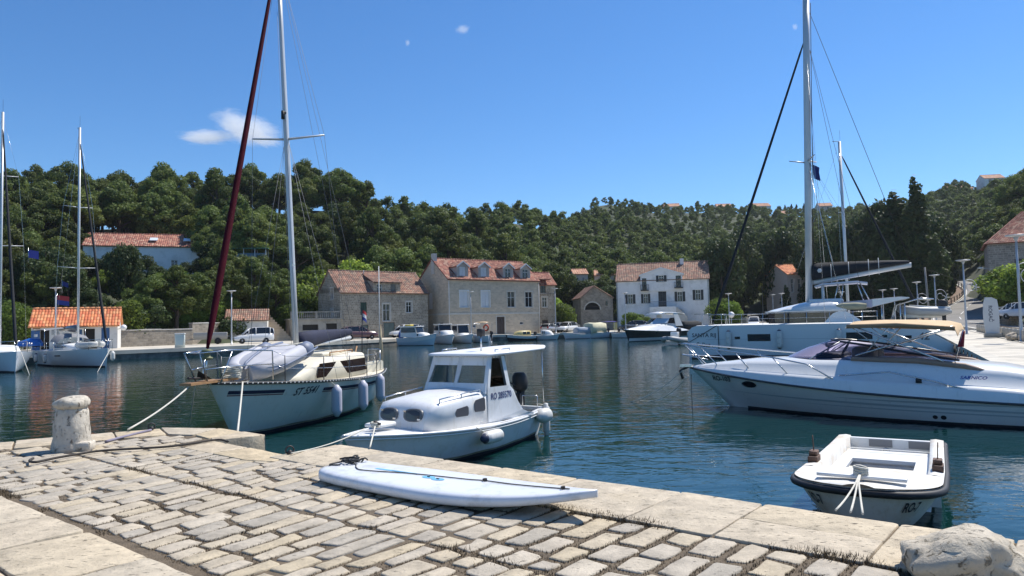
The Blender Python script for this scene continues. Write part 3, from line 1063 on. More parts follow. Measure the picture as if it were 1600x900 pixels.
for i, x in enumerate((.105, .33, .60, .80)):
	x0, x1 = WB * x, WB * x + 2.05
	xm = (x0 + x1) / 2
	d_ = MB()
	yb = 3.0
	wz0, wz1, ap = 8.75, 10.6, 11.25
	wall_sheet(d_, (x0, .35, 0), (1, 0, 0), x1 - x0, 8.5, wz1, [(.45, 1.6, 8.95, 10.45)])
	d_.add([(x0, .35, wz1), (x1, .35, wz1), (xm, .35, ap)], [(0, 1, 2)])
	for xx in (x0, x1):
		d_.add([(xx, .35, 8.5), (xx, yb, 8.5), (xx, yb, wz1), (xx, .35, wz1)], [(0, 1, 2, 3)])
	d_.box(x0 + .1, x1 - .1, .62, .8, 8.6, wz1)
	do = d_.build('dormer', pm('dormer_grey_wood', (.42, .38, .34), .7, .1), houseB, fixn=False)
	for sgn in (-1, 1):
		xe = xm + sgn * (x1 - x0) / 2 + sgn * .18
		rf = tile_roof('dormer_roof', T_RED, (xe, .1 if sgn < 0 else 4.2, wz1 - .12), (xe, 4.2 if sgn < 0 else .1, wz1 - .12), (xm, 4.2 if sgn < 0 else .1, ap + .08), (xm, .1 if sgn < 0 else 4.2, ap + .08), houseB, tw=.3)
	window(houseB, (x0, .35, 0), (1, 0, 0), .45, 1.6, 8.95, 10.45, 'closed' if i < 2 else 'glass', shut=GREY_SH, sill=False)
	bb = MB()
	for sgn in (-1, 1):
		bb.extr([(xm, .08, ap + .12), (xm, .08, ap - .1), (xm + sgn * 1.2, .08, wz1 - .28), (xm + sgn * 1.2, .08, wz1 - .05)], (0, .06, 0))
	bb.build('barge_board', W_FRAME, houseB)
MB().box(-.15, .45, DB / 2 - .7, DB / 2 + .1, 9.5, 12.7).build('chimney', SURR, houseB)
for x in (.08, WB - .1):
	MB().tube([(x, -.1, 0), (x, -.1, EB - .2)], .05).build('drainpipe', W_FRAME, houseB)
MB().box(-.2, WB + .2, -.42, -.3, EB - .17, EB - .07).build('gutter', WOOD_D, houseB)
# ---- narrow stone house behind
pL = dist_pt(839, 121)
houseC = gable_house('narrow_stone_house', 'narrow rubble stone house beside the dormer house with small roof terrace', 'house', pL, R2D(20), 3.4, 6, 8.2, 10.3, .8, m_rub, T_RED, [(.9, 1.75, 4.3, 6.0), (.8, 1.9, .1, 2.1), (.6, 1.6, 7.0 - .3, 8.05)], [])
window(houseC, (0, 0, 0), (1, 0, 0), .9, 1.75, 4.3, 6.0, 'glass', surround=SURR)
window(houseC, (0, 0, 0), (1, 0, 0), .8, 1.9, .1, 2.1, 'door', shut=WOOD_D, frame=WOOD_D)
window(houseC, (0, 0, 0), (1, 0, 0), .6, 1.6, 6.7, 8.05, 'glass', frame=WOOD_D)
tile_roof('dormer_roof', T_RED, (-.1, -.5, 9.0), (2.3, -.5, 9.0), (2.3, 2.8, 10.1), (-.1, 2.8, 10.1), houseC)
rl = MB()
for i in range(8):
	rl.tube([(.1 + .46 * i, -.05, 6.2), (.1 + .46 * i, -.05, 6.55)], .015, 4)
rl.tube([(0, -.05, 6.56), (3.4, -.05, 6.56)], .025, 4)
rl.build('railing', WOOD_D, houseC)
# ---- stone gable house with arch
m_arch = wall_stone_mat('field_stone_wall', (0.36, 0.31, 0.245), (0.23, 0.20, 0.16), (0.34, 0.30, 0.25), 0.5, 0.28, 0.03, 0.9, 0.3)
c0 = dist_pt(907, 134)
arch = thing('arched_stone_house', 'low stone gable house with a wide arched opening between the trees', 'house', (c0[0], c0[1], .8), R2D(6))
wa, ea, ra, da = 6.1, 6.1, 8.3, 8
ab_ = MB()
n = 14
cx, rr_, zs_ = 2.2, 1.45, 3.9
arc = [(cx - rr_ * math.cos(math.pi * k / n), zs_ + rr_ * .95 * math.sin(math.pi * k / n)) for k in range(n + 1)]
# front face as strips around the arch
for (xa, za), (xb, zb) in zip(arc, arc[1:]):
	ab_.add([(xa, 0, za), (xb, 0, zb), (xb, 0, ea), (xa, 0, ea)], [(0, 1, 2, 3)])
	ab_.add([(xa, 0, za), (xa, .4, za), (xb, .4, zb), (xb, 0, zb)], [(0, 1, 2, 3)])
ab_.add([(0, 0, -1), (cx - rr_, 0, -1), (cx - rr_, 0, ea), (0, 0, ea)], [(0, 1, 2, 3)])
ab_.add([(cx + rr_, 0, -1), (wa, 0, -1), (wa, 0, ea), (cx + rr_, 0, ea)], [(0, 1, 2, 3)])
ab_.add([(cx - rr_, 0, -1), (cx + rr_, 0, -1), (cx + rr_, 0, zs_), (cx - rr_, 0, zs_)], [(0, 1, 2, 3)])
ab_.add([(0, 0, ea), (wa, 0, ea), (wa * .42, 0, ra)], [(0, 1, 2)])
for xx in (0, wa):
	ab_.add([(xx, 0, -1), (xx, da, -1), (xx, da, ea), (xx, 0, ea)], [(0, 1, 2, 3)])
ab_.build('wall', m_arch, arch, fixn=False)
MB().box(.2, wa - .2, .42, .6, zs_, ea - .1).build('dark_recess', DARKIN, arch)
vs_ = MB()
for (xa, za), (xb, zb) in zip(arc, arc[1:]):
	q = lambda x, z, k: (cx + (x - cx) * k, z if k == 1 else zs_ + (z - zs_) * k)
	a1, b1 = q(xa, za, 1.14), q(xb, zb, 1.14)
	vs_.extr([(xa, -.04, za), (xb, -.04, zb), (b1[0], -.04, b1[1]), (a1[0], -.04, a1[1])], (0, .038, 0))
vs_.build('arch_stones', SURR, arch)
MB().box(4.7, 5.1, -.03, .01, 4.6, 5.5).build('window', G_DARK, arch)
tile_roof('roof', T_OLD, (-.2, -.3, ea), (-.2, da, ea), (wa * .42, da, ra + .1), (wa * .42, -.3, ra + .1), arch)
tile_roof('roof', T_OLD, (wa + .2, da, ea - .05), (wa + .2, -.3, ea - .05), (wa * .42, -.3, ra + .1), (wa * .42, da, ra + .1), arch)
MB().tube([(cx - rr_, -.06, zs_ + .6), (cx + rr_, -.06, zs_ + .6)], .03, 4).build('arch_bar', WOOD_D, arch)
# ---- white house with the pediment
m_white = pm('white_render', (0.78, 0.77, 0.75), 0.85, 0.05, 0.8, 0.1, 20, dirt=(0.55, 0.54, 0.51), ds=0.6, dth=0.62)
pL, pR = dist_pt(963, 136), dist_pt(1108, 132)
angW = math.atan2(pR[1] - pL[1], pR[0] - pL[0]); WW = math.hypot(pR[0] - pL[0], pR[1] - pL[1])
u = WW / 145.0
def fx(px): return (px - 963) * u
def wz(py, px=1035): # height above ground .8
	return (503 - .022 * (px - 963) - py) / 1120 * 134 + 1.6
EW, RW = wz(437), wz(419)
opsW = [(fx(981), fx(989), wz(474), wz(459)), (fx(1006), fx(1013), wz(474), wz(459)), (fx(1029.5), fx(1042), wz(481), wz(456)), (fx(1059), fx(1067), wz(472.5), wz(457)), (fx(1087), fx(1095), wz(471), wz(455)), (fx(1056), fx(1066), wz(488), wz(485))]
houseW = gable_house('white_house', 'large white rendered house with dark shutters and a central pediment', 'house', pL, angW, WW, 9.5, EW, EW + 3.4, .8, m_white, T_OLD, opsW, [], tw=.33, cornice=W_FRAME)
for i, o in enumerate(opsW):
	if i == 2:
		window(houseW, (0, 0, 0), (1, 0, 0), *o, 'door', shut=NAVY_SH, frame=NAVY_SH, surround=W_FRAME)
	elif i == 5:
		window(houseW, (0, 0, 0), (1, 0, 0), *o, 'glass', sill=False, mull=3)
	else:
		window(houseW, (0, 0, 0), (1, 0, 0), *o, 'open', shut=NAVY_SH)
		MB().box(o[0] - .35, o[1] + .35, -.05, -.003, o[3] + .04, o[3] + .5).build('lintel', W_FRAME, houseW)
# central block
cx0, cx1 = fx(1002), fx(1068)
zt = wz(430); za = wz(419.5)
cops = [(fx(1004.5) - cx0, fx(1011.5) - cx0, wz(453), wz(434.5)), (fx(1031) - cx0, fx(1039) - cx0, wz(441), wz(430.8)), (fx(1057.5) - cx0, fx(1065.5) - cx0, wz(450), wz(432))]
cb_ = MB()
wall_sheet(cb_, (cx0, -.25, 0), (1, 0, 0), cx1 - cx0, wz(455), zt + .12, cops)
cb_.add([(cx0, -.25, zt + .12), (cx1, -.25, zt + .12), ((cx0 + cx1) / 2, -.25, za)], [(0, 1, 2)])
for xx in (cx0, cx1):
	cb_.add([(xx, -.25, wz(455)), (xx, 4.5, wz(455)), (xx, 4.5, zt + .12), (xx, -.25, zt + .12)], [(0, 1, 2, 3)])
cb_.box(cx0 + .1, cx1 - .1, .05, .2, wz(453.5), zt)
cb_.build('central_gable', m_white, houseW, fixn=False)
xm = (cx0 + cx1) / 2
tile_roof('gable_roof', T_OLD, (cx0 - .2, -.3, zt + .05), (cx0 - .2, 4.8, zt + .05), (xm, 4.8, za + .1), (xm, -.3, za + .1), houseW, tw=.33)
tile_roof('gable_roof', T_OLD, (cx1 + .2, 4.8, zt + .05), (cx1 + .2, -.3, zt + .05), (xm, -.3, za + .1), (xm, 4.8, za + .1), houseW, tw=.33)
bb = MB()
for sgn in (-1, 1):
	bb.extr([(xm, -.38, za + .16), (xm, -.38, za - .14), (xm + sgn * (cx1 - cx0) * .53, -.38, zt - .2), (xm + sgn * (cx1 - cx0) * .53, -.38, zt + .1)], (0, .11, 0))
bb.build('barge_board', W_FRAME, houseW)
for i, o in enumerate(cops):
	window(houseW, (cx0, -.25, 0), (1, 0, 0), *o, 'open' if i == 1 else 'glass', shut=NAVY_SH, frame=NAVY_SH if i != 1 else W_FRAME, sill=(i == 1))
for px0, px1, pyb in ((1002.5, 1015, 453), (1055, 1068.5, 450.5)):
	b_ = MB()
	x0, x1, z = fx(px0), fx(px1), wz(pyb)
	b_.box(x0, x1, -1.05, -.26, z - .16, z)
	k = 9
	for i in range(k + 1):
		xx = x0 + (x1 - x0) * i / k
		b_.tube([(xx, -1.02, z), (xx, -1.02, z + .95)], .02, 4)
	for xx in (x0, x1):
		for j in range(3):
			b_.tube([(xx, -1.02 + .24 * j, z), (xx, -1.02 + .24 * j, z + .95)], .02, 4)
		b_.tube([(xx, -1.02, z + .95), (xx, -.3, z + .95)], .03, 4)
	b_.tube([(x0, -1.02, z + .95), (x1, -1.02, z + .95)], .03, 4)
	b_.build('balcony', NAVY_SH, houseW)
tr = MB()
tx0, tx1, tz = fx(1016), fx(1057), wz(480)
tr.box(tx0, tx1, -2.3, -.06, 0, tz - .02)
tr.build('terrace', m_white, houseW)
rl = MB()
for i in range(25):
	xx = tx0 + (tx1 - tx0) * i / 24
	rl.tube([(xx, -2.25, tz), (xx, -2.25, tz + .95)], .02, 4)
rl.tube([(tx0, -2.25, tz + .96), (tx1, -2.25, tz + .96)], .03, 4)
rl.build('terrace_railing', pm('grey_metal', (.3, .3, .31)), houseW)
st = MB()
for i in range(6):
	st.box(tx1 + .02 + .32 * i, tx1 + .34 + .32 * i, -2.0, -.4, 0, tz - .3 * (i + 1) + .1)
st.build('steps', SURR, houseW)
for x in (.15, WW - .15):
	MB().tube([(x, -.08, .1), (x, -.08, EW - .1)], .06).build('drainpipe', pm('copper_green', (.13, .19, .17), .6), houseW)
ch = MB().box(WW * .7, WW * .7 + .7, 4.0, 4.6, EW + 2.4, EW + 4.1).build('chimney', m_white, houseW)
# ---- small white hut with orange tiles, left
hutw = pm('hut_white_wall', (0.70, 0.68, 0.63), 0.85, 0.06, 1.0, dirt=(0.52, 0.50, 0.45), ds=0.9, dth=0.64)
pL, pR = dist_pt(48, 70), dist_pt(183, 73)
angH = math.atan2(pR[1] - pL[1], pR[0] - pL[0]); WH = math.hypot(pR[0] - pL[0], pR[1] - pL[1])
BLUE = pm('blue_door_paint', (0.035, 0.11, 0.27), 0.5, 0.1)
hops = [(.10 * WH, .205 * WH, .05, 2.0), (.52 * WH, .58 * WH, .9, 2.0), (.60 * WH, .73 * WH, .05, 2.05), (.805 * WH, .905 * WH, .05, 2.1)]
hut = gable_house('harbour_hut', 'low white harbour hut with bright orange tiles and blue doors', 'hut', pL, angH, WH, 3.6, 2.55, 4.05, .8, hutw, T_NEW, hops, [], over=.35, tw=.27)
window(hut, (0, 0, 0), (1, 0, 0), *hops[3], 'door', shut=BLUE, frame=BLUE)
window(hut, (0, 0, 0), (1, 0, 0), *hops[1], 'closed', shut=BLUE, frame=BLUE)
for o in (hops[0], hops[2]):
	MB().box(o[0] + .03, o[1] - .03, .2, .3, .05, o[3] - .03).build('dark_doorway', DARKIN, hut)
MB().box(.0 * WH + .02, .1 * WH, -.10, -.04, .05, 1.95).build('open_door', BLUE, hut)
MB().box(.035 * WH, .075 * WH, -.112, -.102, 1.35, 1.6).box(.035 * WH, .075 * WH, -.112, -.102, .9, 1.2).build('door_notice', W_FRAME, hut)
vl = MB()
for i in range(5):
	vl.box(.23 * WH, .265 * WH, -.03, -.003, 1.55 + .12 * i, 1.62 + .12 * i).box(.28 * WH, .315 * WH, -.03, -.003, 1.55 + .12 * i, 1.62 + .12 * i)
tag(vl.build('vent_slats', pm('grey_metal', (.3, .3, .31)), hut), kind='stuff')
MB().box(.02 * WH, .1 * WH, -.05, -.003, 2.08, 2.26).build('name_board', pm('brown_board', (.33, .22, .15), .7), hut)
MB().box(.44 * WH, .66 * WH, -1.2, -.02, 2.16, 2.2).build('awning', pm('grey_awning', (.35, .35, .33), .8), hut)
gl_ = MB()
gl_.tube([(WH + .01, .1, 1.95), (WH + .35, -.05, 2.02)], .03, 5)
gl_.build('lamp_bracket', pm('grey_metal', (.3, .3, .31)), hut)
sph = MB(); sph.lathe([(.02, -.3), (.16, -.26), (.27, -.12), (.3, 0), (.27, .13), (.16, .25), (.02, .3)], 14, (WH + .55, -.1, 2.1))
sph.build('globe_lamp', pm('opal_white', (.8, .8, .78), .3), hut)
# ---- white shed (transformer house) and stairs, terrace
pL, pR = dist_pt(352, 92), dist_pt(410, 93)
shed = thing('white_shed', 'small white shed with worn tile roof beside the stone steps', 'shed', (pL[0], pL[1], .8), R2D(16))
ws = 5.0
mb = MB()
wall_sheet(mb, (0, 0, 0), (1, 0, 0), ws, -.5, 2.9, [(1.6, 2.1, 1.0, 1.7)])
mb.add([(0, 0, -.5), (0, 4.5, -.5), (0, 4.5, 2.9), (0, 2.2, 4.2), (0, 0, 2.9)], [(0, 4, 3, 2, 1)])
mb.add([(ws, 0, -.5), (ws, 4.5, -.5), (ws, 4.5, 2.9), (ws, 2.2, 4.2), (ws, 0, 2.9)], [(0, 1, 2, 3, 4)])
mb.box(.2, ws - .2, .3, 4, -.4, 2.8)
mb.build('wall', hutw, shed, fixn=False)
tile_roof('roof', T_OLD, (-.2, -.3, 2.78), (ws + .2, -.3, 2.78), (ws + .2, 2.2, 4.3), (-.2, 2.2, 4.3), shed)
tile_roof('roof', T_OLD, (ws + .2, 4.7, 2.8), (-.2, 4.7, 2.8), (-.2, 2.2, 4.3), (ws + .2, 2.2, 4.3), shed)
MB().box(1.6, 2.1, .1, .15, 1.0, 1.7).build('window', G_DARK, shed)
MB().tube([(.05, -.08, 0), (.05, -.08, 2.7)], .05).build('drainpipe', pm('grey_metal', (.3, .3, .31)), shed)
stp = pm('step_stone', (.46, .38, .28), .85, .2, 2)
c0 = dist_pt(412, 95)
stairs = thing('stone_steps', 'flight of stone steps climbing between the white shed and the terrace', 'steps', (c0[0], c0[1], .8), R2D(20))
for i in range(11):
	MB().box(3.2 - .28 * i - 1.6, 3.4 - .28 * i + .25, .12 + .30 * i, .12 + .30 * i + .34, -.3, .32 * (i + 1)).build('step', stp, stairs)
c0 = dist_pt(455, 96)
terr = thing('terrace', 'concrete terrace with balustrade beside the old stone house', 'terrace', (c0[0], c0[1], .8), R2D(25))
m_conc = pm('old_concrete', (.36, .34, .30), .9, .2, 1.0, .3, 10, dirt=(.22, .21, .18), ds=.7, dth=.55)
mb = MB()
wall_sheet(mb, (0, 0, 0), (1, 0, 0), 6.6, -.5, 2.75, [(1.4, 3.5, 1.35, 2.1), (4.5, 6.0, .3, 2.2)])
mb.add([(0, 0, -.5), (0, 6, -.5), (0, 6, 2.75), (0, 0, 2.75)], [(0, 1, 2, 3)])
mb.box(.3, 6.4, .3, 5.5, -.4, 2.7)
mb.build('wall', m_conc, terr, fixn=False)
MB().box(-.2, 6.9, -.3, 6, 2.76, 2.95).build('floor_slab', m_conc, terr)
MB().box(1.45, 3.45, .2, .28, 1.35, 2.1).build('dark_opening', DARKIN, terr)
MB().box(4.5, 6, .2, .28, .3, 2.2).build('dark_opening', DARKIN, terr)
bl = MB()
for i in range(24):
	bl.lathe([(.05, 2.95), (.05, 3.05), (.085, 3.2), (.045, 3.5), (.05, 3.72)], 6, (.2 + .27 * i, -.15, 0))
for x in (0, 3.2, 6.5):
	bl.box(x - .15, x + .15, -.3, 0, 2.95, 3.9)
bl.box(-.2, 6.8, -.25, -.05, 3.72, 3.86)
bl.build('balustrade', m_conc, terr)
# retaining walls behind the promenade, left
def low_wall(name, label, p0, p1, z0, z1, mat, thick=.5):
	d = Vector((p1[0] - p0[0], p1[1] - p0[1], 0)); L = d.length
	o = thing(name, label, 'wall', (p0[0], p0[1], z0), math.atan2(d.y, d.x))
	r_ = random.Random(int(L * 100))
	mb = MB(); mb.box(0, L, 0, thick, -1, z1 - z0 - .12)
	mb.build('masonry', mat, o)
	n = max(2, int(L / .9))
	mb = MB()
	for i in range(n):
		x0, x1 = L * i / n, L * (i + 1) / n - .02
		mb.box(x0, x1, -.05, thick + .05, z1 - z0 - .118, z1 - z0 + r_.uniform(-.02, .03))
	mb.build('coping', SURR, o)
	return o
low_wall('retaining_wall', 'dark stone retaining wall below the trees left of the trailer', dist_pt(186, 78), dist_pt(300, 85), .8, 2.7, m_arch)
low_wall('retaining_wall', 'stone retaining wall right behind the covered trailer', dist_pt(300, 86), dist_pt(350, 92), .8, 3.4, m_arch)
low_wall('garden_wall', 'pale garden wall between the parked cars and the arched stone house', dist_pt(868, 125), dist_pt(905, 128), .8, 2.0, m_conc)
low_wall('garden_wall', 'low grey wall right of the white house', dist_pt(1110, 128), dist_pt(1165, 124), .8, 2.6, m_conc)
# ---- house on the hill, left
pL, pR = dist_pt(128, 118), dist_pt(310, 124)
angh = math.atan2(pR[1] - pL[1], pR[0] - pL[0]); Wh = math.hypot(pR[0] - pL[0], pR[1] - pL[1])
zb = EYE + (516 - 390) / 1120 * 121 - 4.0
hops = [(Wh * .5, Wh * .56, 1.2, 2.6), (Wh * .75, Wh * .81, 1.2, 2.6), (Wh * .1, Wh * .16, 1.2, 2.6)]
hillhouse = gable_house('hillside_house', 'long white house with red tiles and two skylights half hidden by trees', 'house', pL, angh, Wh, 8.5, 5.0, 7.4, zb, m_white, T_RED, hops, [], tw=.33)
for o in hops:
	window(hillhouse, (0, 0, 0), (1, 0, 0), *o, 'glass')
for x in (.59, .89):
	MB().box(Wh * x - .6, Wh * x + .6, 1.5, 2.6, 0, .12).xf(Matrix.Rotation(math.atan2(2.4, 4.25), 4, 'X') @ Matrix.Translation((0, 0, 0))).xf(Matrix.Translation((0, -.45 + .15, 5.25))).build('skylight', pm('skylight_glass', (.7, .74, .8), .1), hillhouse)
# pergola with green netting
c0 = dist_pt(345, 120)
pg = thing('pergola', 'green netted pergola on the slope behind the red mast', 'pergola', (c0[0], c0[1], EYE + (516 - 404) / 1120 * 120), R2D(10))
mb = MB()
for i in range(5):
	for y in (0, 2.5):
		mb.box(i * 1.8 - .06, i * 1.8 + .06, y - .06, y + .06, -4, 1.7)
mb.build('posts', pm('pergola_white', (.6, .62, .6), .6), pg)
MB().box(-.3, 7.6, -.4, 2.9, 1.7, 1.78).build('netting', pm('green_netting', (.10, .30, .24), .8, .2), pg)
MB().box(.1, 7.1, .05, .1, .1, .95).build('screen', pm('blue_screen', (.12, .2, .25), .8, .3, 3), pg)
# ---- houses seen over the trees and on the skyline
def small_house(name, label, px, py, d, w, dep, eave, ridge, ang=0, wm=None, tm=T_PALE, sink=3.0):
	x, y = dist_pt(px, d)
	hz = 506 - .022 * (px - 800)
	z = EYE + (hz - py - (5 if d > 300 else 0)) / 1120 * d - eave
	o = gable_house(name, label, 'house', (x, y), ang, w, dep, eave, ridge, z, wm or m_white, tm, [(w * .2, w * .35, eave * .4, eave * .85), (w * .6, w * .75, eave * .4, eave * .85)], [], tw=.5)
	for a in (.2, .6):
		window(o, (0, 0, 0), (1, 0, 0), w * a, w * (a + .15), eave * .4, eave * .85, 'glass')
	return o
pink = pm('pale_pink_render', (.62, .5, .42), .85, .08)
small_house('orange_roofed_house', 'pale house with orange roof between trees left of the white house', 930, 430, 165, 4.5, 6, 5.0, 6.3, R2D(-5), pink)
small_house('orange_roofed_house', 'sliver of an orange roofed house behind the dark tree', 897, 428, 160, 3.2, 6, 5.0, 6.2, R2D(4), pink)
small_house('roadside_house', 'red roofed house half hidden right of the tall white mast', 1231, 428, 140, 4.0, 7, 6, 8.0, R2D(15), pink, T_NEW)
for i, (px, py, d, w, lab) in enumerate((
		(1040, 317, 436, 10, 'white skyline house at the left end of the far ridge houses'), (1125, 317, 436, 9, 'pale skyline house with orange roof above the far trees'),
		(1182, 316, 436, 11, 'skyline house with pale roof just left of the tall mast'), (1285, 316, 436, 8, 'small orange roofed house on the ridge right of the tall mast'),
		(1218, 329, 400, 6.5, 'lone orange house a little below the ridge'), (1492, 288, 350, 12, 'grey house high on the right hand hill'), (1548, 272, 340, 9, 'red roofed house topping the right hand hill'))):
	small_house('ridge_house', lab, px, py, d, w, 8, 3.4, 5.6, R2D(-8 + 5 * (i % 3)), pink if i % 2 else m_white, T_PALE)
# ---- big stone building on the right by the road
bx, by = dist_pt(1547, 100)
rbz = 3.0
m_grey = wall_stone_mat('grey_rubble_wall', (0.33, 0.29, 0.245), (0.20, 0.175, 0.155), (0.38, 0.34, 0.29), 0.6, 0.3, 0.04, 0.9, 0.3)
rbld = thing('roadside_stone_building', 'tall grey rubble building with tiled hip roof at the right edge', 'building', (bx, by, rbz), R2D(-31))
mb = MB()
Hb = EYE + (489.6 - 381) / 1120 * 100 - rbz
mb.box(0, 12, 0, 11, -3, Hb)
mb.build('wall', m_grey, rbld)
tile_roof('roof', T_RED, (-.4, -.4, Hb), (12.4, -.4, Hb), (9.0, 5.5, Hb + 4.8), (4.6, 5.5, Hb + 4.8), rbld, tw=.3)
tile_roof('roof', T_RED, (-.4, 11.4, Hb), (-.4, -.4, Hb), (4.6, 5.5, Hb + 4.8), (4.6, 5.7, Hb + 4.8), rbld, tw=.3)
tile_roof('roof', T_RED, (12.4, 11.4, Hb), (-.4, 11.4, Hb), (4.6, 5.7, Hb + 4.8), (9.0, 5.7, Hb + 4.8), rbld, tw=.6)
window(rbld, (0, 0, 0), (1, 0, 0), 3.0, 4.0, 5.2, 6.8, 'closed', shut=WOOD_D, frame=WOOD_D, depth=-.08)
# ================================================================== road and street furniture
asph = pm('road_asphalt', (0.20, 0.19, 0.175), 0.9, 0.16, 0.4, 0.3, 60)
rd_pts = [  # left px,py,d   right px,py,d
	(None, 22, 24), (None, 40, 60),
]
def rp(px, d, z):
	return Vector(((px - 800) / 1120 * d, d, z))
SHQ = Vector((0.475, 0.88, 0)); NQ = Vector((0.88, -0.475, 0)); Q0 = Vector((12.3, 17.4, 0))
def qp(s, o, z=0.0):
	p = Q0 + SHQ * s + NQ * o
	return Vector((p.x, p.y, z))
L_ = [qp(4, 4.3, .83), qp(15, 4.3, .83), qp(35, 4.3, .83), qp(52, 4.0, .86), qp(66, 3.4, 1.0), rp(1452, 100, 1.65), rp(1471, 112, 3.2), rp(1493, 124, 4.4), rp(1507, 138, 6.0), rp(1505, 152, 7.9), rp(1482, 168, 9.8), rp(1455, 176, 10.6)]
R_ = [qp(4, 11.5, .83), qp(15, 11.5, .83), qp(35, 11.5, .83), qp(52, 11.5, .86), qp(66, 11.3, 1.0), rp(1549, 96, 1.65), rp(1547, 104, 3.0), rp(1547, 116, 4.3), rp(1547, 132, 6.0), rp(1549, 150, 8.2), rp(1546, 170, 10.0), rp(1540, 184, 10.8)]
def smooth_pts(P, k=4):
	out = []
	for i in range(len(P) - 1):
		p0, p1, p2, p3 = P[max(i - 1, 0)], P[i], P[i + 1], P[min(i + 2, len(P) - 1)]
		for j in range(k):
			t = j / k
			out.append(0.5 * ((2 * p1) + (p2 - p0) * t + (2 * p0 - 5 * p1 + 4 * p2 - p3) * t * t + (3 * p1 - p0 - 3 * p2 + p3) * t ** 3))
	out.append(P[-1])
	return out
L_, R_ = smooth_pts(L_), smooth_pts(R_)
rm = MB()
rm.grid([[l, l.lerp(r, .5) + Vector((0, 0, .02)), r] for l, r in zip(L_, R_)], True)
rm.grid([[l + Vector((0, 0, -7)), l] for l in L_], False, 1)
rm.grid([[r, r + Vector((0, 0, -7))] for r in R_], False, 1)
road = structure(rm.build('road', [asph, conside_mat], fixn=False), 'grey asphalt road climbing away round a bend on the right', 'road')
wp = pm('road_paint', (0.62, 0.62, 0.60), 0.7, 0.15, 2)
ln = MB()
for i in range(0, len(L_) - 1):
	for t, w, dash in ((.94, .07, False), (.5, .06, True), (.05, .07, False)):
		if dash and i % 2: continue
		q = []
		for l, r in ((L_[i], R_[i]), (L_[i + 1], R_[i + 1])):
			d = (r - l).normalized()
			c = l.lerp(r, t) + Vector((0, 0, .028))
			q += [c - d * w, c + d * w]
		ln.add([q[0], q[1], q[3], q[2]], [(0, 1, 2, 3)])
ln.build('road_marking', wp, road, fixn=False)
# white kerb line curve at the junction
# kerbs of the road
kb = MB()
for P, s in ((L_, -1), (R_, 1)):
	ring = []
	for i, p in enumerate(P):
		d = (R_[i] - L_[i]).normalized() * s
		ring.append([p + d * .02 + Vector((0, 0, -.1)), p + d * .02 + Vector((0, 0, .13)), p + d * .28 + Vector((0, 0, .13)), p + d * .28 + Vector((0, 0, -.3))])
	kb.loft(ring[14:], True, True, False)
kb.build('kerb', pm('kerb_stone', (0.52, 0.48, 0.40)), road, fixn=True)
# sandy verge of the bend, left
vg = MB()
vg.grid([[L_[i] + Vector((-.3, -.2, -.05)), L_[i] + Vector((-2.2, -1.0, -.2)), L_[i] + Vector((-7.5, -1.5, -1.6)), L_[i] + Vector((-14, -1.5, -4))] for i in range(20, 44)])
structure(vg.build('verge', pm('red_earth', (.19, .125, .085), .95, .3, .8, .5, 6), None), 'bare reddish earth bank on the inside of the road bend', 'verge')
# side street going away between the trees
sd = MB()
sd.grid([[rp(1120, 108, .84), rp(1215, 108, .84)], [rp(1150, 122, .86), rp(1200, 122, .86)], [rp(1165, 150, 2.5), rp(1192, 150, 2.5)], [rp(1172, 175, 6), rp(1190, 175, 6)]], True)
structure(sd.build('side_street', asph, None, fixn=False), 'narrow shaded street leading away between dark trees', 'street')
# ---- lamp posts
GALV = pm('galvanised_steel', (0.52, 0.53, 0.54), 0.45, 0.05, metal=0.35)
def lamp(h):
	t = thing('street_lamp', 'x', 'street lamp', (0, 0, 0), 0, 'flat topped lamp posts round the harbour')
	mb = MB()
	mb.lathe([(.16, 0), (.16, .04), (.085, .05), (.08, .9), (.06, h * .55), (.055, h - .35)], 10)
	mb.build('pole', GALV, t)
	mb = MB()
	mb.lathe([(.06, h - .36), (.075, h - .3), (.12, h - .18), (.13, h - .12)], 10)
	mb.build('lamp_neck', GALV, t)
	mb = MB()
	mb.lathe([(.13, h - .12), (.5, h - .06), (.52, h - .02), (.5, h), (.05, h + .03)], 16)
	mb.build('lamp_head', GALV, t)
	return t
lamp_spots = [  # px, distance, ground z, height, label
	(1592, 39.5, .8, 5.9, 'tall lamp post standing by the planters at the right edge'),
	(1507, 57, .8, 5.9, 'lamp post beside the leaning sign pylon'),
	(1461, 78, .82, 5.9, 'lamp post right of the leaning grey utility pole'),
	(1433, 88, .85, 5.6, 'lamp post behind the hanging rubber dinghy'),
	(1397, 100, .85, 5.3, 'lamp post left of the boom end behind the catamaran'),
	(1379, 104, .85, 5.3, 'lamp post behind the sun canopy of the catamaran'),
	(1314, 108, .85, 5.3, 'lamp post seen under the catamaran hardtop'),
	(1221, 118, .86, 5.6, 'lamp post just left of the catamaran mast foot'),
	(1207, 128, 1.0, 5.6, 'lamp post between the white car and the mast foot'),
	(1191, 150, 2.5, 6.5, 'lamp post up the shaded side street'),
	(1138, 106, .8, 5.4, 'lamp post by the round mirror beside the white house'),
	(976, 110, .8, 6.0, 'lamp post in front of the left side of the white house'),
	(867, 112, .8, 7.0, 'lamp post in front of the parked cars by the narrow stone house'),
	(735, 104, .8, 6.4, 'pale lamp post against the dormer house'),
	(361, 80, .8, 6.0, 'lamp post by the white shed and the parked van'),
	(86, 68, .8, 6.0, 'lamp post behind the orange roofed harbour hut'),
]
lp = {}
for i, (px, d, z, h, lab) in enumerate(lamp_spots):
	x, y = dist_pt(px, d)
	if h not in lp:
		lp[h] = lamp(h)
		lp[h].location = (x, y, z); lp[h]['label'] = lab
	else:
		dup(lp[h], (x, y, z), 0.3 * i, lab)
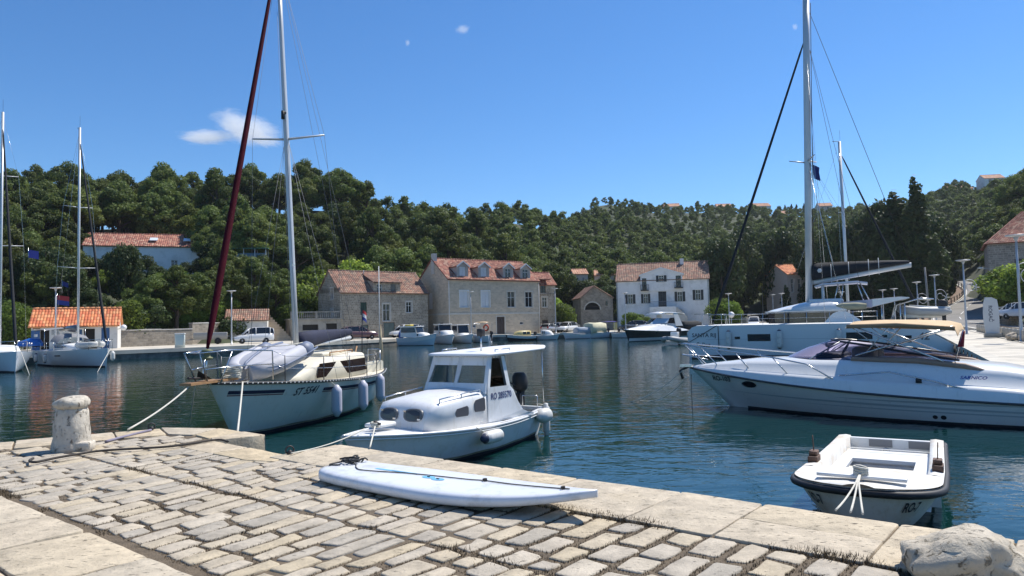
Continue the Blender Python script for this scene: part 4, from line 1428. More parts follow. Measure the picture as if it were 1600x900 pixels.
# festive wire ornaments on lamp posts
orn_m = pm('ornament_wire', (.5, .5, .5), .5)
def swirl(px, d, z, s, lab):
	x, y = dist_pt(px, d)
	mb = MB()
	pts = [(s * (.25 + .09 * a) * math.cos(a) + .5 * s, 0, s * (.25 + .09 * a) * math.sin(a)) for a in np.arange(0, 9, .35)]
	mb.tube(pts, .025, 4)
	for k in range(5):
		a = k * 1.256
		mb.tube([(1.3 * s, 0, -.2 * s), (1.3 * s + .5 * s * math.cos(a), 0, -.2 * s + .5 * s * math.sin(a))], .03, 4)
	mb.tube([(-.1, 0, -.6 * s), (-.1, 0, .8 * s)], .03, 4)
	o = mb.build('light_ornament', orn_m)
	o.location = (x, y, z)
	tag(o, lab, 'ornament', 'wire swirl ornaments on the lamp posts')
swirl(1511, 57, 4.6, .55, 'wire swirl ornament on the lamp post beside the pylon')
swirl(1464, 78, 4.4, .75, 'wire swirl ornament on the lamp post by the utility pole')
swirl(1436, 88, 4.3, .75, 'wire swirl ornament behind the hanging dinghy')
swirl(1597, 39.5, 4.5, .7, 'wire swirl ornament cut by the right picture edge')
# wooden utility pole
x, y = dist_pt(1451, 92)
up = thing('utility_pole', 'weathered grey utility pole leaning left beside the road', 'utility pole', (x, y, .9), 0)
MB().tube([(0, 0, 0), (-.35, 0, 7.6)], [.16, .11], 8).build('pole', pm('grey_wood', (.25, .24, .22), .9, .2, 6), up)
MB().tube([(-.35, 0, 7.4), (6, 4, 6.2), (14, 10, 5.6)], .02, 4).build('wire', pm('black_cable', (.02, .02, .02), .6), up)
# street lamp arm on the building
x, y = dist_pt(1547, 99)
wl_ = thing('wall_lamp', 'white cobra head lamp reaching out from the stone building', 'wall lamp', (x, y, 9.4 - .8), 0)
MB().tube([(.1, 0, 0), (-1.0, -.3, .05)], .05, 6).build('arm', GALV, wl_)
MB().loft([[(-1.0 - .9 * t, -.3 + .16 * math.cos(a) * math.sin(math.pi * min(1, t + .12)), .06 + .1 * math.sin(a) * math.sin(math.pi * min(1, t + .12))) for a in np.arange(0, 6.2, .785)] for t in (0, .2, .5, .8, .98)]).build('lamp_head', pm('opal_white', (.8, .8, .78)), wl_)
# ---- planter blocks along the right quay
plm = pm('planter_concrete', (.46, .43, .37), .9, .15, 2, dirt=(.3, .28, .24), ds=2, dth=.6)
def planter():
	t = thing('planter_block', 'x', 'planter', (0, 0, 0), 0, 'square concrete planter blocks along the right quay')
	MB().rbox(-.45, .45, -.3, .3, 0, .62, .04).build('block', plm, t)
	MB().box(-.36, .36, -.24, .24, .605, .635).build('soil', soil_mat, t)
	return t
pl0 = planter()
aq = math.atan2(SHQ.y, SHQ.x)
for i in range(22):
	s = 16 + i * 1.75
	p = qp(s, 3.55, .84)
	lab = 'square grey concrete planter block in the row along the right hand quay'
	if i == 0:
		pl0.location = p; pl0.rotation_euler.z = aq; pl0['label'] = lab
	else:
		dup(pl0, p, aq + rnd.uniform(-.04, .04), lab)
lw = MB()
for a, b in ((6, 60),):
	q = [qp(a, 3.0), qp(b, 3.0), qp(b, 4.15), qp(a, 4.15)]
	lw.loft([[(p.x, p.y, .78) for p in q], [(p.x, p.y, .84) for p in q]], True, True, False)
structure(lw.build('planter_plinth', con_mat, None), 'low concrete plinth under the planter row', 'plinth')
# sign pylon
x, y = dist_pt(1548, 47)
py_ = thing('sign_pylon', 'tall pale curved sign pylon with vertical dark lettering on the right quay', 'sign', (x, y, .83), R2D(-28))
pyw = pm('pylon_white', (.62, .62, .60), .45, .04)
pr_ = [(-.4, .28), (-.48, .9), (-.5, 1.6), (-.46, 2.2), (-.36, 2.62), (0, 2.62), (.30, 2.46), (.36, 2.0), (.38, 1.2), (.36, .28)]
MB().extr([(a, -.09, z) for a, z in pr_], (0, .18, 0)).build('panel', pyw, py_)
MB().rbox(-.5, .48, -.3, .3, 0, .28, .03).build('base', plm, py_)
v, f = text_mesh('ROGA\u010c', .3)
mb = MB(); mb.add([(-.1 + b, -.094, 1.55 - a) for a, b, c in v], f)
mb.build('lettering', pm('sign_lettering', (.05, .06, .09), .5), py_, fixn=False)
# rocks at the lamp foot
rk = pm('rough_rock', (.42, .36, .28), .9, .25, 4, .8, 8)
from mathutils import noise as mnoise
def rock(name, loc, s, seed, mat, lab, cat='rock', group=None, par=None):
	r_ = random.Random(seed)
	bm = bmesh.new()
	bmesh.ops.create_icosphere(bm, subdivisions=4, radius=1)
	ph = [r_.uniform(0, 6.28) for _ in range(9)]
	for vv in bm.verts:
		c = vv.co
		nq = mnoise.fractal(c * 2.2 + Vector((ph[0], ph[1], ph[2])), .9, 2.1, 6)
		k = 1 + .16 * math.sin(2.3 * c.x + ph[0]) * math.sin(2.7 * c.y + ph[1]) + .10 * math.sin(5 * c.z + ph[2]) * math.sin(4.3 * c.x + ph[3]) + .06 * math.sin(9 * c.y + ph[4]) * math.sin(8 * c.z + ph[5]) + .035 * math.sin(17 * c.x + ph[6]) * math.sin(15 * c.y + ph[7]) + .13 * nq
		vv.co = Vector((c.x * s[0], c.y * s[1], max(c.z * s[2], -s[2] * .6))) * k
	me = bpy.data.meshes.new(name)
	bm.to_mesh(me); bm.free()
	me.materials.append(mat)
	for p in me.polygons: p.use_smooth = True
	o = bpy.data.objects.new(name, me); COL.objects.link(o)
	o.location = loc
	tag(o, lab, cat, group)
	return o
for i, (px, dd, s) in enumerate(((1580, 41, .32), (1586, 40.5, .25), (1600, 40, .35), (1606, 39.5, .3))):
	x, y = dist_pt(px, dd)
	rock('rock', (x, y, 1.0), (s * 1.3, s, s * .75), i, rk, 'rough brown rock in the ring round the right hand lamp foot', 'rock', 'rocks round the right lamp foot')
# ---- chains and rubber fenders on the right quay wall
chm = pm('rusty_black_chain', (.05, .045, .04), .8, .2, 10)
for i in range(13):
	s = 2.2 + i * 2.2
	p = qp(s, -.03, .78)
	mb = MB()
	pts = []
	for k in range(9):
		a = k / 8
		pts.append(p + SHQ * (2.2 * a) - NQ * .06 + Vector((0, 0, -.12 - .55 * math.sin(math.pi * a) * (.9 + .2 * math.sin(i)))))
	mb.tube(pts, .03, 5)
	mb.tube([p - NQ * .05 + Vector((0, 0, -.02)), p - NQ * .09 + Vector((0, 0, -.55)), p - NQ * .07 + Vector((0, 0, -1.0))], .028, 5)
	o = mb.build('mooring_chain', chm)
	tag(o, 'dark sagging chain looped along the right hand quay wall', 'chain', 'chains looped along the right quay wall')
# ---- railing on the bend
rl_o = thing('guard_railing', 'weathered wooden guard railing on the inside of the road bend', 'railing', tuple(L_[28]), 0)
base = L_[28]
mb = MB()
for i in range(24, 41):
	p = L_[i] - base + Vector((-.35, -.1, 0))
	pm_ = MB().box(p.x - .06, p.x + .06, p.y - .06, p.y + .06, p.z - .3, p.z + 1.05)
	pm_.build('post', pm('dark_rail_wood', (.16, .13, .10), .85, .2, 5), rl_o)
for hh in (.45, .95):
	MB().tube([L_[i] - base + Vector((-.35, -.1, hh)) for i in range(24, 41)], .055, 5).build('rail', pm('dark_rail_wood', (.16, .13, .10)), rl_o)
# ---- low dry stone wall by the parked cars
w0 = low_wall('dry_stone_wall', 'short ochre dry stone wall with a pillar beside the parked white cars', dist_pt(1552, 84), dist_pt(1577, 75), 1.4, 3.1, wall_stone_mat('ochre_dry_stone', (.42, .31, .19), (.30, .22, .14), (.14, .11, .08), .4, .2, .03, .9, .3), .6)
MB().rbox(-.9, -.2, -.1, .6, -1, 1.75, .04).build('pillar', plm, w0)
pkb = MB()
q = [qp(40, 11.6), qp(75, 11.5), qp(75, 26), qp(40, 26)]
pkb.loft([[(p.x, p.y, -.5) for p in q], [(p.x, p.y, z) for p, z in zip(q, (.95, 1.3, 1.9, 1.6))]], True, True, False)
structure(pkb.build('parking_apron', con_mat, None), 'sandy concrete apron where the right hand cars are parked', 'parking')
# ---- utility pedestal left, trailer
x, y = dist_pt(288, 70)
pd = thing('power_pedestal', 'pale green white service pedestal on the left quay', 'pedestal', (x, y - 1.0, .82), .3)
MB().rbox(-.42, .42, -.3, .3, 0, 1.28, .03).build('cabinet', pm('pedestal_paint', (.55, .62, .60), .5, .05), pd)
MB().rbox(-.46, .46, -.34, .34, 1.28, 1.38, .03).build('cap', W_FRAME, pd)
MB().box(-.3, .3, -.312, -.3, .25, 1.1).build('door', pm('pedestal_door', (.45, .55, .54), .5), pd)
x, y = dist_pt(301, 82)
tl_ = thing('trailer', 'grey covered flat trailer parked left of the white van', 'trailer', (x, y, .82), R2D(20))
tm_ = pm('trailer_grey', (.30, .30, .29), .7, .1)
MB().rbox(0, 3.6, 0, 1.7, .55, 1.35, .05).build('body', tm_, tl_)
for yy in (-.03, 1.6):
	MB().lathe([(.08, -.1), (.34, -.1), (.36, 0), (.34, .1), (.08, .1)], 14).xf(Matrix.Translation((2.6, yy + .06, .36)) @ Matrix.Rotation(R2D(90), 4, 'X')).build('wheel', pm('tyre_rubber', (.02, .02, .02), .85), tl_)
MB().tube([(0, .85, .6), (-1.1, .85, .5)], .05).build('drawbar', tm_, tl_)
x, y = dist_pt(537, 85)
wb = thing('concrete_block', 'small pale concrete block on the quay edge below the dark sail cover', 'block', (x, y - .4, .82), R2D(40))
wb_ = MB().rbox(-.7, .7, -.4, .4, 0, .75, .05).build('block', plm, wb)
# ---- cars
TYRE = pm('tyre_rubber', (.02, .02, .02), .85)
RIM = pm('alloy_rim', (.45, .45, .47), .35, metal=.7)
CGL = pm('car_glass', (.012, .014, .017), .05, spec=.7)
LAMP_R = pm('tail_light_red', (.35, .015, .015), .25)
LAMP_W = pm('headlight_clear', (.75, .77, .8), .12)
BLK = pm('black_plastic', (.02, .02, .022), .6)
def car_mesh_set(kind):
	"""side profiles (x, z_low/high) for lower body and greenhouse; front at +x"""
	if kind == 'hatch':
		L, W, body, gh = 4.0, 1.72, [(-2.0, .45, .95), (-1.9, .3, 1.0), (-1.2, .26, 1.0), (0, .25, .98), (.9, .26, .93), (1.6, .28, .80), (1.92, .32, .66), (2.0, .4, .58)], [(-1.95, 1.0), (-1.75, 1.35), (-1.2, 1.47), (-.2, 1.48), (.35, 1.40), (1.15, .93)]
	elif kind == 'van':
		L, W, body, gh = 4.3, 1.8, [(-2.15, .45, 1.1), (-2.1, .3, 1.12), (-1.2, .28, 1.12), (.3, .27, 1.1), (1.1, .28, 1.02), (1.8, .3, .88), (2.1, .34, .7), (2.17, .42, .6)], [(-2.13, 1.1), (-2.05, 1.65), (-1.6, 1.8), (0, 1.8), (.5, 1.68), (1.3, 1.02)]
	else:
		L, W, body, gh = 4.6, 1.86, [(-2.3, .5, 1.05), (-2.2, .34, 1.1), (-1.2, .3, 1.1), (0, .3, 1.08), (1.0, .31, 1.04), (1.9, .33, .95), (2.25, .38, .78), (2.32, .46, .66)], [(-2.28, 1.08), (-2.1, 1.5), (-1.5, 1.66), (-.2, 1.68), (.4, 1.58), (1.15, 1.04)]
	return L, W, body, gh
def make_car(kind, paint, label):
	L, W, body, gh = car_mesh_set(kind)
	t = thing({'hatch': 'hatchback_car', 'van': 'family_van', 'suv': 'estate_car'}[kind], label, 'car')
	hw = W / 2
	mb = MB()
	rings = []
	for i, (x, zl, zh) in enumerate(body):
		e = .82 if i in (0, len(body) - 1) else (.95 if i in (1, len(body) - 2) else 1)
		w = hw * e
		zm = zl + (zh - zl) * .55
		rings.append([(x, -w * .92, zl), (x, -w, zl + .12), (x, -w * 1.0, zm), (x, -w * .93, zh - .03), (x, -w * .8, zh), (x, w * .8, zh), (x, w * .93, zh - .03), (x, w, zm), (x, w, zl + .12), (x, w * .92, zl)])
	mb.loft(rings)
	# roof shell
	rr = []
	for i, (x, z) in enumerate(gh):
		zz = z
		w = hw * (.74 if 0 < i < len(gh) - 1 else .86)
		rr.append([(x, -w, zz), (x, -w * .8, zz + .035), (x, 0, zz + .05), (x, w * .8, zz + .035), (x, w, zz)])
	mb.grid(rr[1:-1])
	b = mb.build('body', paint, t)
	# pillars
	beltz = lambda x: np.interp(x, [q[0] for q in body], [q[2] for q in body])
	gl = MB()
	n = len(gh)
	for s in (-1, 1):
		for i in range(n - 1):
			(x0, z0), (x1, z1) = gh[i], gh[i + 1]
			w0 = hw * (.74 if 0 < i else .86); w1 = hw * (.74 if i + 1 < n - 1 else .86)
			gl.add([(x0, s * hw * .9, beltz(x0) - .02), (x1, s * hw * .9, beltz(x1) - .02), (x1, s * w1, z1), (x0, s * w0, z0)], [(0, 1, 2, 3)])
	for (i, j) in ((n - 2, n - 1), (0, 1)):
		(x0, z0), (x1, z1) = gh[i], gh[j]
		w0 = hw * (.74 if 0 < i < n - 1 else .86); w1 = hw * (.74 if 0 < j < n - 1 else .86)
		gl.add([(x0, -w0, z0), (x0, w0, z0), (x1, w1, z1), (x1, -w1, z1)], [(0, 1, 2, 3)])
	gl.build('window', CGL, t)
	for s in (-1, 1):
		segs = []
		for xb in (gh[1][0] + .35, -.15, gh[-2][0] + .12):
			zt = np.interp(xb, [q[0] for q in gh], [q[1] for q in gh])
			segs.append(((xb, s * hw * .905, beltz(xb)), (xb, s * hw * .75, zt)))
		(x0, z0), (x1, z1) = gh[-2], gh[-1]
		segs.append(((x0, s * hw * .745, z0), (x1, s * hw * .87, z1)))
		(x0, z0), (x1, z1) = gh[0], gh[1]
		segs.append(((x0, s * hw * .87, z0), (x1, s * hw * .745, z1)))
		for sg in segs:
			MB().tube(sg, .047, 4).build('pillar', paint, t)
	for x in (-L * .29, L * .31):
		for s in (-1, 1):
			w = MB().lathe([(.2, -.1), (.3, -.1), (.325, -.06), (.325, .06), (.3, .1), (.2, .1)], 18).xf(Matrix.Translation((x, s * (hw - .1), .325)) @ Matrix.Rotation(R2D(90), 4, 'X')).build('wheel', TYRE, t)
			MB().lathe([(.02, -.105), (.2, -.09), (.2, .09), (.02, .105)], 12).xf(Matrix.Translation((x, s * (hw - .1), .325)) @ Matrix.Rotation(R2D(90), 4, 'X')).build('rim', RIM, w)
	xf_, xr = body[-1][0], body[0][0]
	for s in (-1, 1):
		MB().rbox(xf_ - .28, xf_ - .02, s * hw * .62 - .2, s * hw * .62 + .2, .60, .76, .04).build('headlight', LAMP_W, t)
		MB().rbox(xr - .015, xr + .12, s * hw * .72 - .12, s * hw * .72 + .12, .72, 1.02, .03).build('tail_light', LAMP_R, t)
		MB().rbox(.75, .93, s * (hw + .06) - .09, s * (hw + .06) + .09, .98, 1.12, .03).build('wing_mirror', paint, t)
	MB().box(xr - .025, xr + .02, -.26, .26, .5, .62).box(xf_ - .02, xf_ + .02, -.26, .26, .42, .52).build('number_plate', W_FRAME, t)
	MB().rbox(xr - .03, xr + .1, -hw * .8, hw * .8, .3, .46, .03).rbox(xf_ - .1, xf_ + .03, -hw * .78, hw * .78, .28, .42, .03).build('bumper', BLK, t)
	return t
def paint(n, c, metal=.0):
	return pm('car_paint_' + n, c, .3, coat=.6, metal=metal)
WHITE_P, SILV, DARKC, GREYC, MAR = paint('white', (.72, .72, .71)), paint('silver', (.42, .42, .43), .5), paint('black', (.02, .022, .028)), paint('grey', (.10, .10, .11), .3), paint('maroon', (.09, .035, .04))
def put(o, px, d, z, deg):
	x, y = dist_pt(px, d)
	o.location = (x, y, z); o.rotation_euler = (0, 0, R2D(deg))
put(make_car('van', WHITE_P, 'white family van with dark side stripe parked in front of the white shed'), 396, 83, .82, 205)
put(make_car('suv', MAR, 'dark maroon car parked against the old stone house'), 560, 93, .82, 30)
put(make_car('van', WHITE_P, 'white hatchback parked between the old stone house and the blue white boat'), 632, 101, .82, 215)
put(make_car('hatch', SILV, 'silver hatchback at the left of the cars beside the narrow stone house'), 858, 117, .82, 60)
put(make_car('suv', GREYC, 'dark grey car between the silver hatchback and the white car'), 872, 120, .82, 70)
put(make_car('suv', WHITE_P, 'white car parked on the quay in front of the garden wall'), 884, 119, .82, 235)
put(make_car('suv', DARKC, 'dark car under the bushes left of the black hulled cruiser'), 988, 118, .82, 165)
put(make_car('van', WHITE_P, 'white car coming down the shaded side street'), 1176, 118, .9, 250)
put(make_car('suv', WHITE_P, 'white estate car seen from behind at the dry stone wall'), 1587, 75, 1.75, 100)
put(make_car('suv', paint('pearl', (.62, .63, .66)), 'second white estate car parked at the right picture edge'), 1601, 72, 1.75, 102)
put(make_car('hatch', WHITE_P, 'pale car on the upper road behind the hut roof, left one'), 112, 86, 2.6, 175)
put(make_car('van', GREYC, 'grey pickup like car on the upper road right of the hut roof'), 182, 88, 2.7, 190)
# scooter with rider-less handlebars next to the white car
x, y = dist_pt(1190, 121)
sco = thing('parked_scooter', 'dark scooter parked beside the white car in the side street', 'scooter', (x, y, .9), R2D(70))
MB().loft([[(-.7, .14 * math.cos(a), .75 + .1 * math.sin(a)) for a in np.arange(0, 6.2, .785)], [(-.2, .17 * math.cos(a), .72 + .12 * math.sin(a)) for a in np.arange(0, 6.2, .785)], [(.15, .12 * math.cos(a), .4 + .1 * math.sin(a)) for a in np.arange(0, 6.2, .785)], [(.5, .15 * math.cos(a), .6 + .25 * math.sin(a)) for a in np.arange(0, 6.2, .785)]]).build('body', paint('navy', (.02, .03, .08)), sco)
for xx in (-.6, .65):
	MB().lathe([(.1, -.06), (.26, -.06), (.28, 0), (.26, .06), (.1, .06)], 14).xf(Matrix.Translation((xx, 0, .28)) @ Matrix.Rotation(R2D(90), 4, 'X')).build('wheel', TYRE, sco)
MB().tube([(.65, 0, .28), (.45, 0, 1.05)], .04).tube([(.42, -.3, 1.1), (.42, .3, 1.1)], .025).build('handlebar', BLK, sco)
# convex mirror
x, y = dist_pt(1137, 105)
mr_ = thing('road_mirror', 'round white traffic mirror on its own post right of the white house', 'mirror', (x + .4, y, .82), 0)
MB().tube([(0, 0, 0), (0, 0, 1.9)], .04).build('post', GALV, mr_)
MB().lathe([(.02, -.05), (.42, -.04), (.45, 0), (.02, .06)], 18).xf(Matrix.Translation((0, -.06, 2.2)) @ Matrix.Rotation(R2D(90), 4, 'X')).build('disc', pm('mirror_disc', (.75, .75, .75), .2), mr_)
# ================================================================== trees
def leaf_mat(name, c0, c1, rv=0.32, trans=0.22, rough=0.6):
	m = bpy.data.materials.new(name)
	m.use_nodes = True
	n, l, b = nt(m)
	b.inputs['Roughness'].default_value = rough
	b.inputs['Specular IOR Level'].default_value = 0.25
	at = n.new('ShaderNodeAttribute'); at.attribute_name = 'leaf_tint'
	mx = n.new('ShaderNodeMix'); mx.data_type = 'RGBA'
	l.new(at.outputs['Fac'], mx.inputs[0])
	mx.inputs[6].default_value = (*c0, 1); mx.inputs[7].default_value = (*c1, 1)
	oi = n.new('ShaderNodeObjectInfo')
	mr = n.new('ShaderNodeMapRange'); mr.inputs[3].default_value = 1 - rv; mr.inputs[4].default_value = 1 + rv
	l.new(oi.outputs['Random'], mr.inputs[0])
	h = n.new('ShaderNodeHueSaturation')
	mh = n.new('ShaderNodeMapRange'); mh.inputs[3].default_value = 0.485; mh.inputs[4].default_value = 0.512
	mu = n.new('ShaderNodeMath'); mu.operation = 'MULTIPLY'; mu.inputs[1].default_value = 7.31
	fr = n.new('ShaderNodeMath'); fr.operation = 'FRACT'
	l.new(oi.outputs['Random'], mu.inputs[0]); l.new(mu.outputs[0], fr.inputs[0]); l.new(fr.outputs[0], mh.inputs[0])
	l.new(mh.outputs[0], h.inputs['Hue'])
	l.new(mx.outputs[2], h.inputs['Color']); l.new(mr.outputs[0], h.inputs['Value'])
	l.new(h.outputs[0], b.inputs['Base Color'])
	tl = n.new('ShaderNodeBsdfTranslucent')
	h2 = n.new('ShaderNodeHueSaturation'); h2.inputs['Hue'].default_value = .49; h2.inputs['Value'].default_value = 1.6
	l.new(h.outputs[0], h2.inputs['Color']); l.new(h2.outputs[0], tl.inputs[0])
	ms = n.new('ShaderNodeMixShader'); ms.inputs[0].default_value = trans
	l.new(b.outputs[0], ms.inputs[1]); l.new(tl.outputs[0], ms.inputs[2])
	l.new(ms.outputs[0], n['Material Output'].inputs[0])
	return m
LF_PINE = leaf_mat("pine_needles", (0.038, 0.064, 0.016), (0.160, 0.200, 0.044), trans=.32)
LF_DARK = leaf_mat('dark_evergreen_leaves', (0.024, 0.042, 0.015), (0.075, 0.105, 0.030), trans=.25)
LF_GREEN = leaf_mat('broad_green_leaves', (0.06, 0.11, 0.018), (0.19, 0.275, 0.045), trans=.45)
LF_LIME = leaf_mat('yellow_green_leaves', (0.11, 0.18, 0.022), (0.25, 0.33, 0.05), trans=.45)
LF_OLIVE = leaf_mat('olive_grey_leaves', (0.07, 0.085, 0.045), (0.16, 0.175, 0.10), trans=.2)
BARK = pm('pine_bark', (0.085, 0.062, 0.045), .95, .3, 6, .6, 20)
def leaf_cloud(rs_, clumps, per, size, jit=.5, flat=1.0, shell=.55):
	"""leaf cards on and inside ellipsoidal clumps; returns verts, faces, tint"""
	V, T = [], []
	for (cx, cy, cz, rx, ry, rz) in clumps:
		k = int(per * (rx * ry) ** .5)
		d = rs_.normal(size=(k, 3)); d /= np.linalg.norm(d, axis=1)[:, None]
		rad = shell + (1 - shell) * rs_.random(k) ** .5
		p = d * rad[:, None] * np.array([rx, ry, rz]) + np.array([cx, cy, cz])
		p += rs_.normal(size=(k, 3)) * size * .35
		nrm = d / np.array([rx, ry, rz]); nrm /= np.linalg.norm(nrm, axis=1)[:, None]
		nrm = nrm + rs_.normal(size=(k, 3)) * jit; nrm /= np.linalg.norm(nrm, axis=1)[:, None]
		a = np.cross(nrm, rs_.normal(size=(k, 3))); a /= np.linalg.norm(a, axis=1)[:, None]
		b = np.cross(nrm, a)
		s = size * (.6 + .8 * rs_.random(k))[:, None]
		e = .75
		V.append(np.stack([p - a * s * .5 - b * s * .25 * e, p + a * s * .1 - b * s * .5 * e, p + a * s * .55 + b * s * .1, p - a * s * .05 + b * s * .5 * e], 1))
		base = rs_.random() * .45
		T.append(np.repeat(np.clip(base + .55 * rs_.random(k), 0, 1), 4))
	V = np.concatenate(V); T = np.concatenate(T)
	n = len(V)
	return V.reshape(-1, 3), np.arange(n * 4).reshape(n, 4), T
def leaf_mesh(name, V, Fc, T, mat):
	me = bpy.data.meshes.new(name)
	me.vertices.add(len(V)); me.vertices.foreach_set('co', V.astype(np.float32).ravel())
	me.loops.add(len(Fc) * 4); me.loops.foreach_set('vertex_index', Fc.astype(np.int32).ravel())
	me.polygons.add(len(Fc)); me.polygons.foreach_set('loop_start', np.arange(0, len(Fc) * 4, 4, dtype=np.int32))
	me.update(calc_edges=True)
	at = me.attributes.new('leaf_tint', 'FLOAT', 'POINT'); at.data.foreach_set('value', T.astype(np.float32))
	me.materials.append(mat)
	return me
def pine_clumps(rs_, R, H0, H1, n, flat):
	c = []
	for i in range(n):
		t = (i + rs_.random()) / n
		z = H0 + (H1 - H0) * t
		# crown outline: widest at two thirds, rounded top
		w = R * (math.sin(math.pi * min(1, .18 + .80 * t)) ** .7)
		a = rs_.random() * 6.283
		q = w * (.25 + .7 * rs_.random() ** .6)
		r = R * (.15 + .15 * rs_.random()) * (1.15 - .3 * t)
		c.append((q * math.cos(a), q * math.sin(a), z, r * (1 + .3 * rs_.random()), r * (1 + .3 * rs_.random()), r * flat))
	c.append((0, 0, H1, R * .33, R * .33, R * .26))
	return c
def make_tree(name, cat, seed, kind, R, H, mat, per=130, size=.42, low=.3):
	rs_ = np.random.default_rng(seed)
	t = thing(name, 'x', cat)
	if kind == 'pine':
		cl = pine_clumps(rs_, R, H * (low + .10), H * .93, 36, .74)
	elif kind == 'round':
		cl = []
		for i in range(18):
			d = rs_.normal(size=3); d /= np.linalg.norm(d)
			q = R * (.35 + .4 * rs_.random())
			r = R * (.30 + .16 * rs_.random())
			cl.append((d[0] * q, d[1] * q, H * (low + 1) / 2 + d[2] * (H * (1 - low) / 2 - r * .8), r, r, r * .8))
	elif kind == 'cypress':
		cl = []
		for i in range(26):
			t_ = (i + rs_.random() * .6) / 26
			w = R * (math.sin(math.pi * min(.97, .16 + .84 * t_)) ** .6) * (1 - .25 * t_)
			a = rs_.random() * 6.283
			cl.append((w * .35 * math.cos(a), w * .35 * math.sin(a), H * (.06 + .90 * t_), w * .68, w * .68, H * .065))
	elif kind == 'bush':
		cl = []
		for i in range(9):
			a = rs_.random() * 6.283; q = R * .6 * rs_.random() ** .5
			r = R * (.34 + .2 * rs_.random())
			cl.append((q * math.cos(a), q * math.sin(a), H * (.35 + .35 * rs_.random()), r, r, min(r, H * .36)))
	V, Fc, T = leaf_cloud(rs_, cl, per, size)
	if kind == 'bush':
		V[:, 2] = np.maximum(V[:, 2], -.2)
	o = bpy.data.objects.new('crown', leaf_mesh('crown', V, Fc, T, mat)); COL.objects.link(o)
	o.parent = t; CH.setdefault(t.name, []).append(o)
	tb_ = MB()
	top = H * (.88 if kind != 'bush' else .4)
	lean = rs_.normal() * .05 * H
	tr = H * .022 if kind != 'bush' else .06
	tb_.tube([(0, 0, -.6), (lean * .15, 0, H * .2), (lean * .4, lean * .2, H * .5), (lean * .2, 0, top)], [tr * 1.5, tr * 1.15, tr * .85, tr * .25], 7)
	for (cx, cy, cz, rx, ry, rz) in cl[::2]:
		z0 = max(H * .15, cz - H * .16)
		tb_.tube([(lean * .3, 0, z0), (cx * .55, cy * .55, (z0 + cz) / 2 + .2), (cx, cy, cz)], [tr * .5, tr * .35, tr * .12], 4)
	tb_.build('trunk', BARK, t, fixn=False)
	return t
FAR_AWAY = (0, -400, -60)
PINES = [make_tree('pine_tree', 'tree', 100 + i, 'pine', 4.3 + .35 * (i % 3), 10.5 + .8 * (i % 4), LF_PINE, 360, .32, (.22, .32, .4)[i % 3]) for i in range(6)]
OAKS = [make_tree('evergreen_tree', 'tree', 200 + i, 'round', 3.4, 7.5, LF_DARK, 360, .29, .12) for i in range(3)]
GREENS = [make_tree('broadleaf_tree', 'tree', 300 + i, 'round', 2.8, 5.6, LF_GREEN, 300, .28, .1) for i in range(3)]
LIMES = [make_tree('fig_tree', 'tree', 400 + i, 'round', 2.6, 5.2, LF_LIME, 180, .36, .06) for i in range(2)]
CYPS = [make_tree('cypress_tree', 'tree', 500 + i, 'cypress', 1.7, 13.0, LF_DARK, 420, .30) for i in range(2)]
BUSHES = [make_tree('bush', 'bush', 600 + i, 'bush', 1.6, 2.1, (LF_GREEN, LF_OLIVE, LF_DARK, LF_GREEN)[i], 230, .26) for i in range(4)]
used_first = set()
def plant(protos, px, d, s, label, group=None, k=None, z=None, sx=1.0, sz=1.0):
	x, y = dist_pt(px, d)
	r = math.hypot(x, y)
	if z is None:
		z = terrain_h(x, y)
	p = protos[(k if k is not None else rnd.randrange(len(protos))) % len(protos)]
	rz = rnd.uniform(0, 6.28)
	scl = (s * sx * rnd.uniform(.94, 1.06), s * sx * rnd.uniform(.94, 1.06), s * sz)
	if p.name not in used_first:
		used_first.add(p.name)
		p.location = (x, y, z - .1); p.rotation_euler = (0, 0, rz); p.scale = scl
		p['label'] = label
		if group: p['group'] = group
		return p
	return dup(p, (x, y, z - .1), rz, label, group, scl)
# --- named trees near the shore (pixel column, depth, size)
plant(CYPS, 1405, 118, 1.18, 'broad cypress with a ragged top beside the tallest cypress', sx=2.4, sz=1.36, z=2)
plant(CYPS, 1437, 114, 1.22, 'tallest dark cypress on the right, pointed column above the road', sx=1.5, sz=1.42, z=2)
plant(CYPS, 1466, 110, .95, 'slim dark cypress just left of the road bend', sx=1.1, z=2.5)
plant(CYPS, 1228, 134, .62, 'small dark cypress beside the red roofed roadside house', sx=1.3)
plant(CYPS, 333, 108, .62, 'dark pointed conifer at the right end of the hillside house', sx=1.9, z=9)
plant(CYPS, 318, 107, .5, 'short dark conifer leaning against the hillside house', sx=1.9, z=9)
plant(LIMES, 547, 121, 1.75, 'bright yellow green fig tree above the old stone house roof')
plant(LIMES, 517, 119, 1.35, 'yellow green fig tree left of the old stone house ridge')
plant(LIMES, 838, 140, 1.75, 'bright yellow green tree behind the roof of the dormer house', z=4)
plant(LIMES, 812, 140, 1.5, 'smaller yellow green tree above the right hand dormers', z=4.5)
plant(LIMES, 862, 128, .8, 'climbing yellow green plant beside the narrow stone house', z=3.2)
plant(GREENS, 880, 124, .95, 'lush green bush in front of the arched stone house', z=.8)
plant(GREENS, 868, 126, .9, 'dark green bush against the narrow stone house', z=1.2)
plant(OAKS, 912, 148, 1.15, 'dark round tree between the two orange roofs', z=3)
plant(OAKS, 952, 146, 1.1, 'dark round tree touching the left wall of the white house', z=2)
plant(GREENS, 986, 126, .8, 'low green bush under the left windows of the white house', z=.8, sz=.75)
plant(GREENS, 1000, 127, .75, 'second low green bush by the white house terrace', z=.8, sz=.7)
plant(GREENS, 1124, 126, 1.0, 'green tree at the right corner of the white house', z=.9)
plant(GREENS, 1140, 124, .85, 'green shrubs behind the round road mirror', z=.9)
